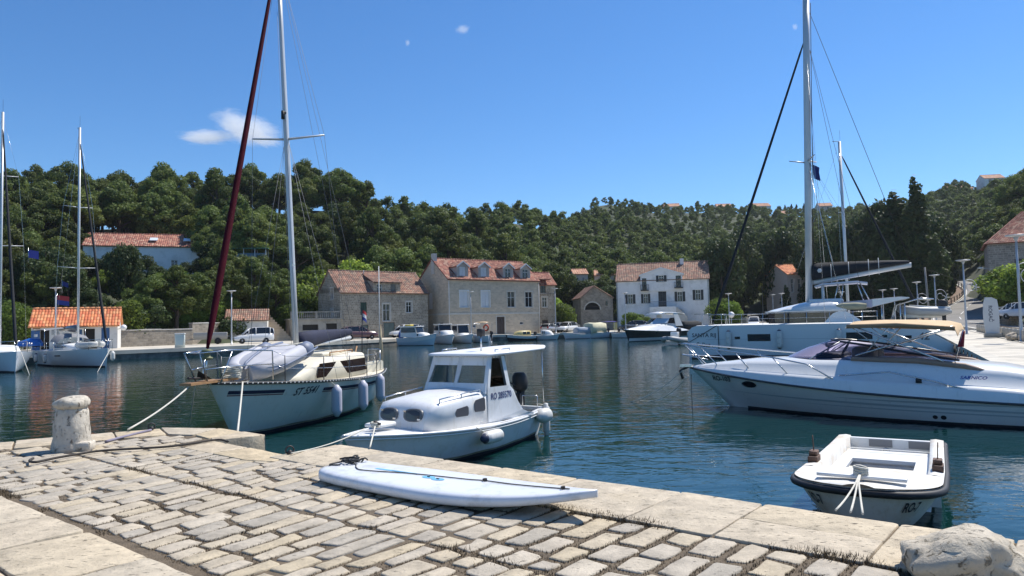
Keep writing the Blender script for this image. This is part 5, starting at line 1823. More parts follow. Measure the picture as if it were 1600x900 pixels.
plant(GREENS, 1586, 84, 1.15, 'green bush covering the foot of the grey rubble building', z=2.0, sx=1.2)
plant(GREENS, 1566, 86, 1.0, 'green bush beside the road in front of the grey rubble building', z=2.4)
plant(GREENS, 1610, 80, 1.1, 'green bush at the right picture edge above the parked cars', z=2.4)
plant(OAKS, 215, 82, 1.0, 'dense dark tree standing right of the harbour hut', z=.8, sz=.75)
plant(GREENS, 200, 80, .85, 'green overhanging bush next to the globe lamp of the hut', z=1.5)
plant(PINES, 240, 84, .62, 'young pine with bright green top above the retaining wall', z=2.4)
plant(PINES, 275, 86, .6, 'young pine in the middle of the bank behind the power pedestal', z=2.6)
plant(PINES, 308, 90, .66, 'young pine left of the dark red furled sail', z=2.6)
plant(PINES, 352, 98, .74, 'bushy pine behind the white shed', z=3)
plant(PINES, 395, 101, .74, 'bushy pine above the stone steps', z=3)
plant(PINES, 430, 104, .66, 'bushy pine right behind the white mast', z=3)
plant(GREENS, 465, 106, 1.15, 'green tree above the terrace of the old stone house', z=2.8)
plant(GREENS, 488, 108, 1.2, 'green tree touching the left gable of the old stone house', z=2.6)
plant(GREENS, 15, 74, .9, 'olive green bushes behind the left yachts', z=1.2)
plant(GREENS, 38, 77, .8, 'bush behind the left end of the hut', z=1.2)
plant(OAKS, 194, 96, .95, 'large dark evergreen in front of the hillside house', z=5.5, sz=1.3, sx=.8)
plant(OAKS, 250, 98, .95, 'dark evergreen below the skylights of the hillside house', z=4, sz=.7)
plant(OAKS, 70, 92, 1.2, 'dark evergreen on the slope behind the hut', z=5)
plant(OAKS, 105, 90, .95, 'dark evergreen behind the left yacht mast', z=4.2)
for i, (px, d) in enumerate(((145, 90), (262, 92), (20, 92), (-20, 88), (300, 96), (375, 108), (410, 112), (450, 114))):
	plant(GREENS if i % 2 else OAKS, px, d, .72 if 120 < px < 320 else 1.0, 'green tree in the thicket on the lower left slope', 'trees of the lower left thicket', z=terrain_h(*dist_pt(px, d)) - .4)
for i, (px, d, s, lab) in enumerate(((490, 119, 1.5, 'bright green tree left of the fig tree above the old stone house'), (578, 124, 1.5, 'bright green tree over the middle of the old stone house roof'), (608, 125, 1.4, 'bright green tree over the right end of the old stone house roof'), (648, 126, 1.55, 'bright green tree in the gap between the two big stone houses'), (165, 108, .72, 'green tree hiding the left wall of the hillside house'), (278, 108, .85, 'green tree below the right skylight of the hillside house'), (246, 107, .75, 'green tree below the left skylight of the hillside house'), (222, 86, .75, 'sunlit green shrub right of the globe lamp above the wall'), (256, 88, .8, 'sunlit green shrub above the middle of the retaining wall'), (292, 89, .8, 'sunlit green shrub above the right end of the retaining wall'), (325, 93, .85, 'sunlit green shrub between the furled sail and the trailer'), (345, 97, .9, 'sunlit green tree just behind the white shed ridge'), (448, 103, .9, 'sunlit green shrub directly above the terrace balustrade'), (372, 102, .9, 'bright green shrub tree above the white shed roof'), (420, 106, .85, 'bright green shrub tree left of the terrace'))):
	plant(GREENS, px, d, s, lab, z=terrain_h(*dist_pt(px, d)) - .3)
# big dark trees behind the catamaran
for i, (px, d, s, z) in enumerate(((1105, 142, 1.15, 1.2), (1128, 138, 1.3, 1.2), (1148, 144, 1.4, 2), (1160, 150, 1.45, 2.6), (1215, 148, 1.4, 2.2), (1245, 152, 1.35, 3), (1275, 138, 1.3, 1.5), (1300, 132, 1.35, 1.2), (1325, 128, 1.4, 1.2), (1350, 126, 1.45, 1.2), (1375, 122, 1.5, 1.5), (1400, 120, 1.55, 1.6), (1420, 116, 1.2, 1.6), (1447, 118, 1.3, 2.2), (1464, 124, 1.2, 2.8))):
	plant(OAKS, px, d, s * 1.12, 'tall dark evergreen in the shady grove behind the catamaran', 'dark evergreens behind the catamaran', z=z, sz=1.62)
for i, (px, d, s) in enumerate(((1112, 150, 1.15), (1150, 160, 1.2), (1200, 165, 1.15), (1260, 160, 1.2), (1330, 150, 1.1), (1395, 140, 1.15))):
	plant(PINES, px, d, s, 'pine rising over the shady grove behind the catamaran', 'pines over the shady grove', z=4)
for px, sc_, lab in ((142, .78, 'dark tree against the left end of the hillside house wall'), (176, .85, 'dark tree just left of the middle of the hillside house'), (212, .85, 'dark tree just right of the middle of the hillside house'), (244, .55, 'low dark tree under the left skylight of the hillside house'), (276, .5, 'low dark tree under the right skylight of the hillside house'), (303, .66, 'dark tree against the right end of the hillside house wall')):
	plant(OAKS, px, 111, sc_, lab, z=8.8)
# --- pines of the wooded slopes
def clear_of_houses(px, d):
	for a, b, d0, d1 in ((118, 322, 100, 134), (490, 680, 0, 116), (645, 850, 0, 132), (890, 945, 0, 172), (955, 1115, 0, 148), (1440, 1560, 0, 182), (1222, 1262, 125, 150), (1160, 1200, 0, 180), (1540, 1620, 0, 118)):
		if a < px < b and d0 < d < d1:
			return False
	return True
cand = []
rp_ = random.Random(99)
tries = 0
cells = {}
while tries < 60000:
	tries += 1
	px = rp_.uniform(-60, 1660)
	r = 78 * (470 / 78) ** rp_.random()
	x, y = dist_pt(px, r)
	z = terrain_h(x, y)
	if z < 3.0 or not clear_of_houses(px, y):
		continue
	sp_ = 4.7 if r < 200 else 5.6
	key = (int(x / sp_), int(y / sp_))
	ok = True
	for i in (-1, 0, 1):
		for j in (-1, 0, 1):
			for q in cells.get((key[0] + i, key[1] + j), ()):
				if (q[0] - x) ** 2 + (q[1] - y) ** 2 < sp_ * sp_:
					ok = False
	if not ok:
		continue
	cells.setdefault(key, []).append((x, y))
	# keep what shows: front slope up to just past the crest
	crest = None
	for pa, pb_ in zip(PXT, PXT[1:]):
		if px <= pb_:
			t = (px - pa) / (pb_ - pa)
			crest = PROF[pa][-1][0] * (1 - t) + PROF[pb_][-1][0] * t
			break
	if r > crest + 18:
		continue
	cand.append((r, px, y, z))
# visibility: height angle must exceed what nearer trees already cover
cand.sort()
hor = {}
vis = []
for r, px, y, z in cand:
	h = 9.5
	top = (z + h - EYE) / r
	b = int(px / 14)
	cover = min(hor.get(b - 1, -9), hor.get(b, -9), hor.get(b + 1, -9))
	if top > cover + 0.006:
		vis.append((r, px, y, z))
		for k in (-1, 0, 1):
			hor[b + k] = max(hor.get(b + k, -9), top - (.012 if k == 0 else .03))
zone = lambda px, r: ('front edge ' if r < (108 if px < 480 else 135 if px < 720 else 172 if px < 1110 else 150) else 'skyline ' if r > (150 if px < 480 else 185 if px < 720 else 225 if px < 1110 else 300) else 'mid slope ') + ('pine on the wooded slope above the left quay' if px < 480 else 'pine on the slope behind the old stone house' if px < 720 else 'pine in the wood behind the dormer house and the white house' if px < 1110 else 'pine on the hill behind the moored catamaran' if px < 1450 else 'pine on the hill above the road bend')
n_ind = 0
stuff_pts = []
for r, px, y, z in vis:
	if n_ind < 255:
		n_ind += 1
		s = rp_.uniform(.62, 1.18) * (.98 if px < 500 else .93)
		if 115 < px < 325 and y < 118: s *= .5
		if r < 120: s *= .72
		lab = zone(px, r)
		if rp_.random() < .14:
			plant(OAKS, px, y, s * 1.15, lab.replace('pine', 'dark evergreen'), lab.replace('pine', 'evergreens'), z=z)
		else:
			plant(PINES, px, y, s, lab, lab.replace('pine ', 'pines ', 1), z=z, sz=rp_.uniform(.95, 1.25))
	else:
		stuff_pts.append((px, y, z, r))
print('TREES individual', n_ind, 'stuff', len(stuff_pts))
# the rest of the wood, one mass
rsn = np.random.default_rng(3)
lows = []
for i in range(5):
	cl = pine_clumps(rsn, 3.6, 2.0 + .5 * (i % 3), 8.0, 24, .75)
	lows.append(leaf_cloud(rsn, cl, 90, .52))
Vs, Fs, Ts = [], [], []
off = 0
for i, (px, y, z, r) in enumerate(stuff_pts):
	V, Fc, T = lows[i % 5]
	a = rsn.random() * 6.28; s = rsn.uniform(.62, 1.02) * (.85 if r > 300 else 1)
	if 700 < px < 1300 and r > 300: s *= rsn.uniform(.55, 1.0)
	ca, sa = math.cos(a) * s, math.sin(a) * s
	x, _ = dist_pt(px, y)
	W = np.stack([V[:, 0] * ca - V[:, 1] * sa + x, V[:, 0] * sa + V[:, 1] * ca + y, V[:, 2] * s * rsn.uniform(.8, 1.15) + z - .3], 1)
	Vs.append(W); Fs.append(Fc + off); off += len(V)
	Ts.append(np.clip(T * .75 + rsn.uniform(-.1, .35), 0, 1))
if Vs:
	o = bpy.data.objects.new('far_woods', leaf_mesh('far_woods', np.concatenate(Vs), np.concatenate(Fs), np.concatenate(Ts), LF_PINE))
	COL.objects.link(o)
	tag(o, 'dense far pine woods and scrub covering the upper hillsides', 'woods', kind='stuff')
# undergrowth
cnt = 0
for i in range(700):
	px = rp_.uniform(-30, 1640); d = rp_.uniform(76, 175)
	x, y = dist_pt(px, d)
	z = terrain_h(x, y)
	if not (1.2 < z < 15) or not clear_of_houses(px, d) or cnt > 120:
		continue
	cnt += 1
	plant(BUSHES, px, d, rp_.uniform(.8, 1.5), 'low bush in the undergrowth at the foot of the wooded slopes', 'undergrowth bushes', z=z)
# far trees along the ridge
for i, (px, s) in enumerate(((1128, .5), (1232, .55), (1242, .6), (1250, .58), (1262, .62), (1270, .55), (1560, .6), (1520, .5), (1586, .6))):
	dd = 436 if px < 1400 else 345
	plant(CYPS, px, dd, s * .9, 'small pointed conifer standing out on the far ridge line', 'conifers on the far ridge', sx=1.5)
# ------------------------------------------------------------------ summer haze
def add_haze(dens):
	m = bpy.data.materials.new('haze')
	m.use_nodes = True
	n, l = m.node_tree.nodes, m.node_tree.links
	n.clear()
	out = n.new('ShaderNodeOutputMaterial')
	pv = n.new('ShaderNodeVolumePrincipled')
	pv.inputs['Color'].default_value = (.86, .92, 1, 1)
	pv.inputs['Density'].default_value = dens
	pv.inputs['Anisotropy'].default_value = 0.3
	l.new(pv.outputs[0], out.inputs['Volume'])
	o = MB().box(-2560, 2560, -660, 2560, -6, 135).build('haze', m)
	tag(o, 'thin pale summer haze filling the air over the harbour and hills', 'haze', kind='stuff')
add_haze(0.00010)
# ================================================================== boats
GEL = pm('white_gelcoat', (0.74, 0.74, 0.72), 0.25, 0.04, 1.5, coat=.4, streak=(.60, .59, .55))
GEL2 = pm('white_deck_paint', (0.76, 0.75, 0.72), 0.5, 0.05, 3, .1, 60)
CREAM = pm('cream_gelcoat', (0.70, 0.68, 0.60), 0.32, 0.04, 1.5, coat=.3, dirt=(.60, .57, .48), ds=1.5, dth=.66, streak=(.50, .45, .34))
CREAM_D = pm('cream_deck', (0.66, 0.61, 0.49), 0.6, 0.08, 4, .15, 60)
STEEL = pm('polished_steel', (0.62, 0.62, 0.62), 0.22, metal=.9)
ALU = pm('mast_aluminium', (0.66, 0.66, 0.65), 0.4, 0.04, metal=.25)
BLACK_R = pm('black_rubber', (0.018, 0.018, 0.02), 0.6)
NAVY = pm('navy_canvas', (0.018, 0.022, 0.05), 0.85, .2, 4, .4, 20)
BLACKC = pm('black_canvas', (0.016, 0.018, 0.022), 0.85, .2, 3, .4, 12)
ROPE_W = pm('pale_rope', (0.58, 0.55, 0.47), 0.9, .15, 30)
ROPE_D = pm('dark_rope', (0.055, 0.048, 0.042), 0.95, .3, 30)
FEND = pm('fender_vinyl', (0.55, 0.54, 0.60), 0.4, .05)
FEND_W = pm('fender_white', (0.66, 0.65, 0.62), 0.45, .06, 6, dirt=(.45, .43, .38), ds=5, dth=.6)
FEND_B = pm('fender_end_blue', (0.03, 0.04, 0.08), 0.5)
TEAK = pm('teak', (0.36, 0.20, 0.09), 0.6, .2, 8)
TAN = pm('tan_canvas', (0.62, 0.44, 0.25), 0.85, .1, 3, .3, 20)
ORANGE = pm('orange_plastic', (0.50, 0.14, 0.02), .5)
TXT = pm('black_lettering', (0.02, 0.02, 0.03), .5)
TXTB = pm('navy_lettering', (0.02, 0.03, 0.14), .5)
ANTIF = pm('antifouling_dark', (0.02, 0.022, 0.03), .7, .2, 3)
CLEARG = glass('clear_perspex', (0.74, 0.78, 0.78), ior=1.22)
SMOKE = glass('smoked_perspex', (0.10, 0.10, 0.11))
PURPG = glass('purple_tinted_glass', (0.50, 0.49, 0.60))
class Hull:
	"""boat hull in its own frame: x forward from the transom, y to port, z up from the water"""
	def __init__(s, L, B, zs, zm, zb, draft=.35, trans=.75, rake=.6, trake=0.0, full=.45, bowp=2.1, vbow=.9, vmid=.38, n=26, m=9, tmax=.42, flare=0.0):
		s.__dict__.update(locals())
		s.n, s.m = n, m
	def half(s, t):
		tm = s.tmax
		if t < tm:
			q = t / tm
			return s.B / 2 * (s.trans + (1 - s.trans) * math.sin(q * math.pi / 2))
		q = (t - tm) / (1 - tm)
		return max(.012, s.B / 2 * (1 - q ** s.bowp))
	def sheer(s, t):
		# quadratic through stern, middle (.35), bow
		a, b, c = s.zs, s.zm, s.zb
		t1 = .35
		l0 = (t - t1) * (t - 1) / ((0 - t1) * (0 - 1)); l1 = t * (t - 1) / (t1 * (t1 - 1)); l2 = t * (t - t1) / (1 - t1)
		return a * l0 + b * l1 + c * l2
	def keel(s, t):
		return -s.draft * (1 - max(0, (t - .6) / .4) ** 2 * .6)
	def pt(s, t, q, side=1):
		zk, zt = s.keel(t), s.sheer(t)
		z = zk + (zt - zk) * q
		k = s.vmid + (s.vbow - s.vmid) * max(0, (t - .35) / .65) ** 1.3
		y = s.half(t) * (q ** k) * (1 + s.flare * (q - 1) * t)
		x = t * s.L - s.rake * (1 - q) * t ** 3 + s.trake * (1 - q) * (1 - t) ** 3
		return Vector((x, side * y, z))
	def mesh(s, mb=None, mi=0, boot=None):
		mb = mb or MB()
		qs = [0, .08, .18, .3, .42, .55, .68, .8, .9, 1.0]
		for side in (1, -1):
			rows = [[s.pt(i / s.n, q, side) for q in qs] for i in range(s.n + 1)]
			mb.grid(rows, True, mi)
		a = [s.pt(0, q, 1) for q in qs]; b = [s.pt(0, q, -1) for q in qs]
		mb.grid([a, b], False, mi)
		a = [s.pt(1, q, 1) for q in qs]; b = [s.pt(1, q, -1) for q in qs]
		mb.grid([a, b], False, mi)
		return mb
	def bvh(s):
		m_ = s.mesh()
		s._b = BVHTree.FromPolygons([Vector(p) for p in m_.v], m_.f)
		return s._b
	def proj(s, x, z, side=1, off=.006):
		b = getattr(s, '_b', None) or s.bvh()
		h = b.ray_cast(Vector((x, side * 20, z)), Vector((0, -side, 0)))
		if h[0] is None:
			return Vector((x, 0, z))
		n_ = h[1]
		if n_.y * side < 0: n_ = -n_
		return h[0] + n_ * off
	def edge(s, t0, t1, side=1, out=0, up=0, k=24):
		r = []
		for i in range(k + 1):
			t = t0 + (t1 - t0) * i / k
			p = s.pt(t, 1, side)
			p.y += side * out; p.z += up
			r.append(p)
		return r
	def deck(s, t0, t1, drop=.0, inset=.02, camber=.04, k=20):
		mb = MB(); rows = []
		for i in range(k + 1):
			t = t0 + (t1 - t0) * i / k
			p = s.pt(t, 1, 1); w = max(p.y - inset, .004); z = p.z - drop
			rows.append([(p.x, w * f, z + camber * (1 - f * f) * min(1, w / (s.B / 2) + .2)) for f in (1, .7, .35, 0, -.35, -.7, -1)])
		return mb.grid(rows)
	def stripe(s, x0, x1, z0f, h, side=1, k=18, off=.006, taper=False):
		"""band on the side; z0f: height below the sheer, or function of x"""
		rows = []
		for i in range(k + 1):
			x = x0 + (x1 - x0) * i / k
			t = min(1, max(0, x / s.L))
			zt = s.sheer(t) - z0f if not callable(z0f) else z0f(x)
			hh = h if not taper else h * math.sin(math.pi * min(1, max(0, (i + .3) / (k + .6))))
			rows.append([s.proj(x, zt, side, off), s.proj(x, zt - hh * .5, side, off), s.proj(x, zt - hh, side, off)])
		return MB().grid(rows, True)
	def text(s, txt, xc, zc, size, side=1, shear=0.0, slope=0.0, off=.009):
		v, f = text_mesh(txt, size, shear)
		mb = MB()
		mb.add([s.proj(xc - side * a, zc + b - side * a * slope, side, off) for a, b, c in v], f)
		return mb
def heading_thing(name, label, cat, stern, bow, group=None):
	d = Vector((bow[0] - stern[0], bow[1] - stern[1]))
	return thing(name, label, cat, (stern[0], stern[1], 0), math.atan2(d.y, d.x), group), d.length
def world_of(root, p):
	a = root.rotation_euler.z
	k = root.scale[0]
	return Vector((root.location.x + k * (p[0] * math.cos(a) - p[1] * math.sin(a)), root.location.y + k * (p[0] * math.sin(a) + p[1] * math.cos(a)), root.location.z + k * p[2]))
def sag(a, b, s, k=14):
	a, b = Vector(a), Vector(b)
	return [a.lerp(b, i / k) - Vector((0, 0, s * 4 * (i / k) * (1 - i / k))) for i in range(k + 1)]
def rope(name, label, pts, r, mat, group=None):
	o = MB().tube(pts, r, 6).build(name, mat)
	return tag(o, label, 'rope', group)
def fender(root, p, r, h, mat, label, group, line_to=None, horiz=None, end=None):
	w = world_of(root, p)
	t = thing('fender', label, 'fender', w, root.rotation_euler.z, group)
	prof = [(.02, -h / 2 - .05), (.05, -h / 2 - .04), (r * .6, -h / 2 + .01), (r * .95, -h / 2 + r * .5), (r, -h / 2 + r), (r, h / 2 - r), (r * .95, h / 2 - r * .5), (r * .6, h / 2 - .01), (.05, h / 2 + .04), (.02, h / 2 + .05)]
	mb = MB().lathe(prof, 16)
	if horiz is not None:
		mb.xf(Matrix.Rotation(R2D(90), 4, 'Y') @ Matrix.Identity(4))
	mb.build('body', mat, t)
	if end:
		for sg in (1, -1):
			cap = MB()
			cap.lathe([(.02, sg * (h / 2 + .055)), (.055, sg * (h / 2 + .045)), (r * .62, sg * (h / 2 - .005)), (r * .8, sg * (h / 2 - .03))], 14)
			if horiz is not None:
				cap.xf(Matrix.Rotation(R2D(90), 4, 'Y'))
			cap.build('end_cap', end, t)
	if line_to is not None:
		MB().tube([(0, 0, h / 2 if horiz is None else 0), Vector(line_to) - Vector(p)], .008, 4).build('line', ROPE_W, t)
	return t
def outboard(parent, x, y, z, s=1.0, cowl=BLK, name='outboard_motor'):
	rings = []
	for zz, a, b, dx in ((.0, .13, .10, 0), (.05, .2, .15, 0), (.2, .23, .165, .01), (.34, .21, .15, .03), (.42, .13, .10, .04)):
		rings.append([(x + s * (dx + a * math.cos(q)), y + s * b * math.sin(q), z + s * zz) for q in np.arange(0, 6.28, .5236)])
	o = MB().loft(rings).build(name, cowl, parent)
	MB().box(x - .09 * s, x + .07 * s, y - .06 * s, y + .06 * s, z - .75 * s, z + .01).box(x - .2 * s, x + .1 * s, y - .03 * s, y + .03 * s, z - .82 * s, z - .76 * s).build('leg', BLK, o)
	MB().box(x + .05 * s, x + .2 * s, y - .1 * s, y + .1 * s, z - .3 * s, z - .05 * s).build('clamp', BLK, o)
	MB().tube([(x + .15 * s, y, z + .12 * s), (x + .5 * s, y + .05, z + .22 * s)], .02 * s, 5).build('tiller', BLK, o)
	return o
# ------------------------------------------------------------------ sailing boat ST 5541
ST_STERN, ST_BOW = (-5.15, 24.2), (-6.25, 14.75)
st, stL = heading_thing('sailing_boat', 'cream sailing boat ST 5541 with maroon furled sail moored bow to the quay', 'sailing boat', ST_STERN, ST_BOW)
hS = Hull(stL, 3.1, 1.02, 1.0, 1.32, draft=.45, trans=.55, rake=1.15, trake=.55, bowp=1.9, vbow=.75, vmid=.36, tmax=.42)
hull_o = hS.mesh().build('hull', CREAM, st)
hS.stripe(.9, stL - 1.1, lambda x: .085, .12, 1).build('boot_stripe', ANTIF, st)
hS.deck(0, 1, .03, .03, .07).build('deck', CREAM_D, st)
MB().tube(hS.edge(0, .995, 1, .012, .0, 40), .035, 6).tube(hS.edge(0, .995, -1, .012, 0, 40), .035, 6).build('rubbing_strake', BLACK_R, st)
dots = MB()
for i in range(74):
	p = hS.pt(.02 + i * .0132, 1, 1)
	dots.box(p.x - .022, p.x + .022, p.y + .04, p.y + .053, p.z - .012, p.z + .014)
tag(dots.build('strake_slots', W_FRAME, st), kind='stuff')
for x0, x1 in ((stL * .115, stL * .66), (stL * .80, stL * .95)):
	hS.stripe(x0, x1, .16, .075, 1).build('side_stripe', NAVY, st)
	hS.stripe(x0, x1, .252, .022, 1).build('side_stripe', pm('maroon_stripe', (.12, .03, .04), .5), st)
hS.text('ST 5541', stL * .725, hS.sheer(.72) - .215, .24, 1, shear=.25).build('registration_lettering', TXT, st, fixn=False)
# cabin trunk
def trunk(parent, hull, secs, mat, name='cabin'):
	"""secs: (x, half width at deck, z deck, half width at top, z top)"""
	mb = MB(); rings = []
	for x, w0, z0, w1, z1 in secs:
		rings.append([(x, -w0, z0), (x, -w1, z1 - .05), (x, -w1 * .93, z1), (x, -w1 * .5, z1 + .035), (x, 0, z1 + .05), (x, w1 * .5, z1 + .035), (x, w1 * .93, z1), (x, w1, z1 - .05), (x, w0, z0)])
	mb.loft(rings, True, True, True)
	return mb.build(name, mat, parent)
zd = 1.02
trunk(st, hS, [(2.4, 1.02, zd, .92, zd + .62), (4.6, 1.05, zd, .93, zd + .56), (5.6, .95, zd, .82, zd + .50), (6.4, .78, zd + .02, .6, zd + .28), (6.95, .6, zd + .08, .45, zd + .14)], CREAM_D)
def side_pane(x0, x1, za, zb_, w0, w1, y=1, off=.02):
	q = []
	for x, z in ((x0, za), (x1, za), (x1 - .28 if x1 > 5 else x1, zb_), (x0, zb_)):
		f = (z - zd) / .58
		ww = 1.02 + (.92 - 1.02) * f - max(0, x - 4.6) * .10
		q.append((x, y * (ww + off), z))
	return q
for sgn in (1, -1):
	for x0, x1 in ((2.5, 3.9), (3.95, 6.0)):
		MB().extr(side_pane(x0, x1, zd + .12, zd + .47, 0, 0, sgn), (0, sgn * .015, 0)).build('cabin_window', pm('brown_smoked_glass', (.02, .013, .012), .07), st)
MB().rbox(3.3, 4.6, -.5, .5, zd + .6, zd + .7, .04).build('hatch', CREAM_D, st)
MB().rbox(2.4, 3.2, -.42, .42, zd + .64, zd + .72, .04).build('hatch', CREAM_D, st)
MB().tube([(2.6, .62, zd + .64), (2.6, .62, zd + .72), (4.4, .62, zd + .70), (4.4, .62, zd + .6)], .02).tube([(2.6, -.62, zd + .64), (2.6, -.62, zd + .72), (4.4, -.62, zd + .70), (4.4, -.62, zd + .6)], .02).build('grab_rail', TEAK, st)
# cockpit coaming and well
MB().box(.5, 2.38, .78, .9, zd - .02, zd + .28).box(.5, 2.38, -.9, -.78, zd - .02, zd + .28).box(.38, .5, -.9, .9, zd - .02, zd + .26).build('cockpit_coaming', CREAM_D, st)
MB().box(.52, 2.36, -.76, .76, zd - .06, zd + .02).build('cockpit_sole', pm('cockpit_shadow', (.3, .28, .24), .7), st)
MB().tube([(.9, 0, zd), (.35, 0, zd + .75)], .025).build('tiller', TEAK, st)
# pulpits, stanchions, lifelines
pb_ = MB()
zb_ = hS.zb
L_x = stL
fp = [(L_x - 1.7, .62), (L_x - .35, .2), (L_x + .45, 0)]
for sgn in (1, -1):
	pb_.tube([(L_x - 1.55, sgn * .66, zb_ - .05), (L_x - 1.5, sgn * .66, zb_ + .60), (L_x - .4, sgn * .30, zb_ + .66), (L_x + .62, sgn * .16, zb_ + .64), (L_x + .25, sgn * .12, zb_ + .02)], .017)
	pb_.tube([(L_x - 1.5, sgn * .66, zb_ + .30), (L_x - .4, sgn * .30, zb_ + .32), (L_x + .42, sgn * .14, zb_ + .30)], .014)
	pb_.tube([(L_x - .4, sgn * .30, zb_ + .66), (L_x - .1, sgn * .2, zb_ - .0)], .016)
pb_.tube([(L_x + .62, .16, zb_ + .64), (L_x + .62, -.16, zb_ + .64)], .016)
pb_.build('bow_pulpit', STEEL, st)
sp_ = MB()
for sgn in (1, -1):
	w = hS.half(0) - .1
	sp_.tube([(1.3, sgn * 1.08, zd), (1.3, sgn * 1.08, zd + .62), (.25, sgn * w, zd + .64), (.1, sgn * w * .4, zd + .64), (.1, sgn * w * .4, zd)], .017)
	sp_.tube([(1.3, sgn * 1.08, zd + .32), (.25, sgn * w, zd + .33)], .013)
	sp_.tube([(.25, sgn * w, zd + .64), (.25, sgn * w, zd)], .016)
sp_.build('stern_pulpit', STEEL, st)
prev = {}
for sgn in (1, -1):
	posts = []
	for t in (.27, .40, .53, .66, .80):
		p = hS.pt(t, 1, sgn)
		p.y -= sgn * .08
		MB().tube([(p.x, p.y, p.z - .02), (p.x, p.y, p.z + .62)], .013, 5).build('stanchion', pm('dark_stanchion', (.10, .10, .11), .4, metal=.5), st)
		posts.append(p)
	for h_ in (.60, .32):
		pts = [Vector((1.3, sgn * 1.08, zd + h_))] + [p + Vector((0, 0, h_)) for p in posts] + [Vector((L_x - 1.5, sgn * .66, zb_ + h_))]
		MB().tube(pts, .006, 4).build('lifeline', STEEL, st)
# bowsprit plank, anchor
MB().loft([[(L_x - .9, -.17, zb_ + .0), (L_x - .9, .17, zb_ + .0), (L_x - .9, .17, zb_ + .05), (L_x - .9, -.17, zb_ + .05)], [(L_x + .85, -.12, zb_ + .02), (L_x + .85, .12, zb_ + .02), (L_x + .85, .12, zb_ + .07), (L_x + .85, -.12, zb_ + .07)]], True, True, False).build('bowsprit', TEAK, st)
MB().tube([(L_x + .25, 0, zb_ + .12), (L_x + .75, 0, zb_ + .16)], .025).extr([(L_x + .15, -.14, zb_ + .1), (L_x + .35, 0, zb_ + .26), (L_x + .15, .14, zb_ + .1)], (.05, 0, .03)).build('anchor', pm('dark_iron', (.05, .045, .045), .6, metal=.4), st)
tan_line = MB()
for k in range(9):
	a = k * .7
	tan_line.tube([(L_x - .75 + .16 * math.cos(a + j * .5) * (1 + .1 * k % 3), .1 + .18 * math.sin(a + j * .5), zb_ + .06 + .025 * k + .015 * math.sin(j)) for j in range(13)], .017, 4)
tan_line.build('rope_bundle', ROPE_W, st)
# mast, boom and rig
mx_, mz = 5.15, zd + .55
HL = lambda z: -.042 * (z - 1.5)
mk = 12.6
MB().loft([[(mx_ + .10 * math.cos(a) * (1 if z < 9 else .8), HL(z) + .07 * math.sin(a) * (1 if z < 9 else .8), z) for a in np.arange(0, 6.2, .6283)] for z in (mz - .5, 4, 8, 10.5, mk)]).build('mast', ALU, st)
MB().tube([(mx_ + .02, HL(7.5), 7.5), (mx_ - .12, 1.02 + HL(7.6), 7.6)], [.035, .022], 6).build('spreader', ALU, st)
MB().tube([(mx_ + .02, HL(7.5), 7.5), (mx_ - .12, -1.02 + HL(7.6), 7.6)], [.035, .022], 6).build('spreader', ALU, st)
MB().tube([(mx_ + .1, .03 + HL(8.2), 8.2), (mx_ + .22, .03 + HL(8.2), 8.2), (mx_ + .22, .03 + HL(8.2), 8.0)], .05).build('mast_light', BLK, st)
wires = []
for sgn in (1, -1):
	wires += [[(mx_ - .2, sgn * 1.38, zd), (mx_ - .12, sgn * 1.02 + HL(7.6), 7.6), (mx_, sgn * .05 + HL(12.3), 12.3)], [(mx_ + .5, sgn * 1.3, zd), (mx_, sgn * .06 + HL(7.4), 7.4)], [(mx_ - .6, sgn * 1.3, zd), (mx_, sgn * .06 + HL(7.4), 7.4)]]
wires += [[(.1, 0, zd), (mx_, HL(12.5), 12.5)], [(.15, .5, zd), (1.1, .1, 4.3), (mx_ - .1, HL(12.4), 12.4)], [(mx_ + .13, .05, zd + .6), (mx_ + .09, .05 + HL(12.4), 12.4)], [(mx_ + .16, -.06, zd + .6), (mx_ + .1, -.05 + HL(11), 11)]]
for wv in wires:
	MB().tube(wv, .0045, 4).build('stay', pm('stay_wire', (.22, .22, .23), .6), st)
fs0, fs1 = Vector((L_x + .05, 0, zb_ + .72)), Vector((mx_ + .12, HL(12.4), 12.4))
pts = [fs0.lerp(fs1, t) for t in (0, .012, .03, .08, .2, .4, .6, .8, .96, 1)]
MB().tube(pts, [.03, .04, .055, .07, .075, .068, .06, .05, .035, .02], 9).build('furled_jib', pm('maroon_sailcloth', (.060, .006, .013), .9, .2, 5, .3, 15, spec=.1), st)
MB().lathe([(.03, 0), (.11, .02), (.11, .05), (.06, .07), (.06, .15), (.11, .17), (.11, .2), (.03, .22)], 12, (0, 0, 0)).xf(Matrix.Translation((L_x + .06, 0, zb_ + .48))).build('furler_drum', pm('olive_drum', (.16, .17, .08), .6), st)
MB().tube([(L_x + .12, 0, zb_ + .02), (L_x + .05, 0, zb_ + .74)], .015).build('forestay_link', STEEL, st)
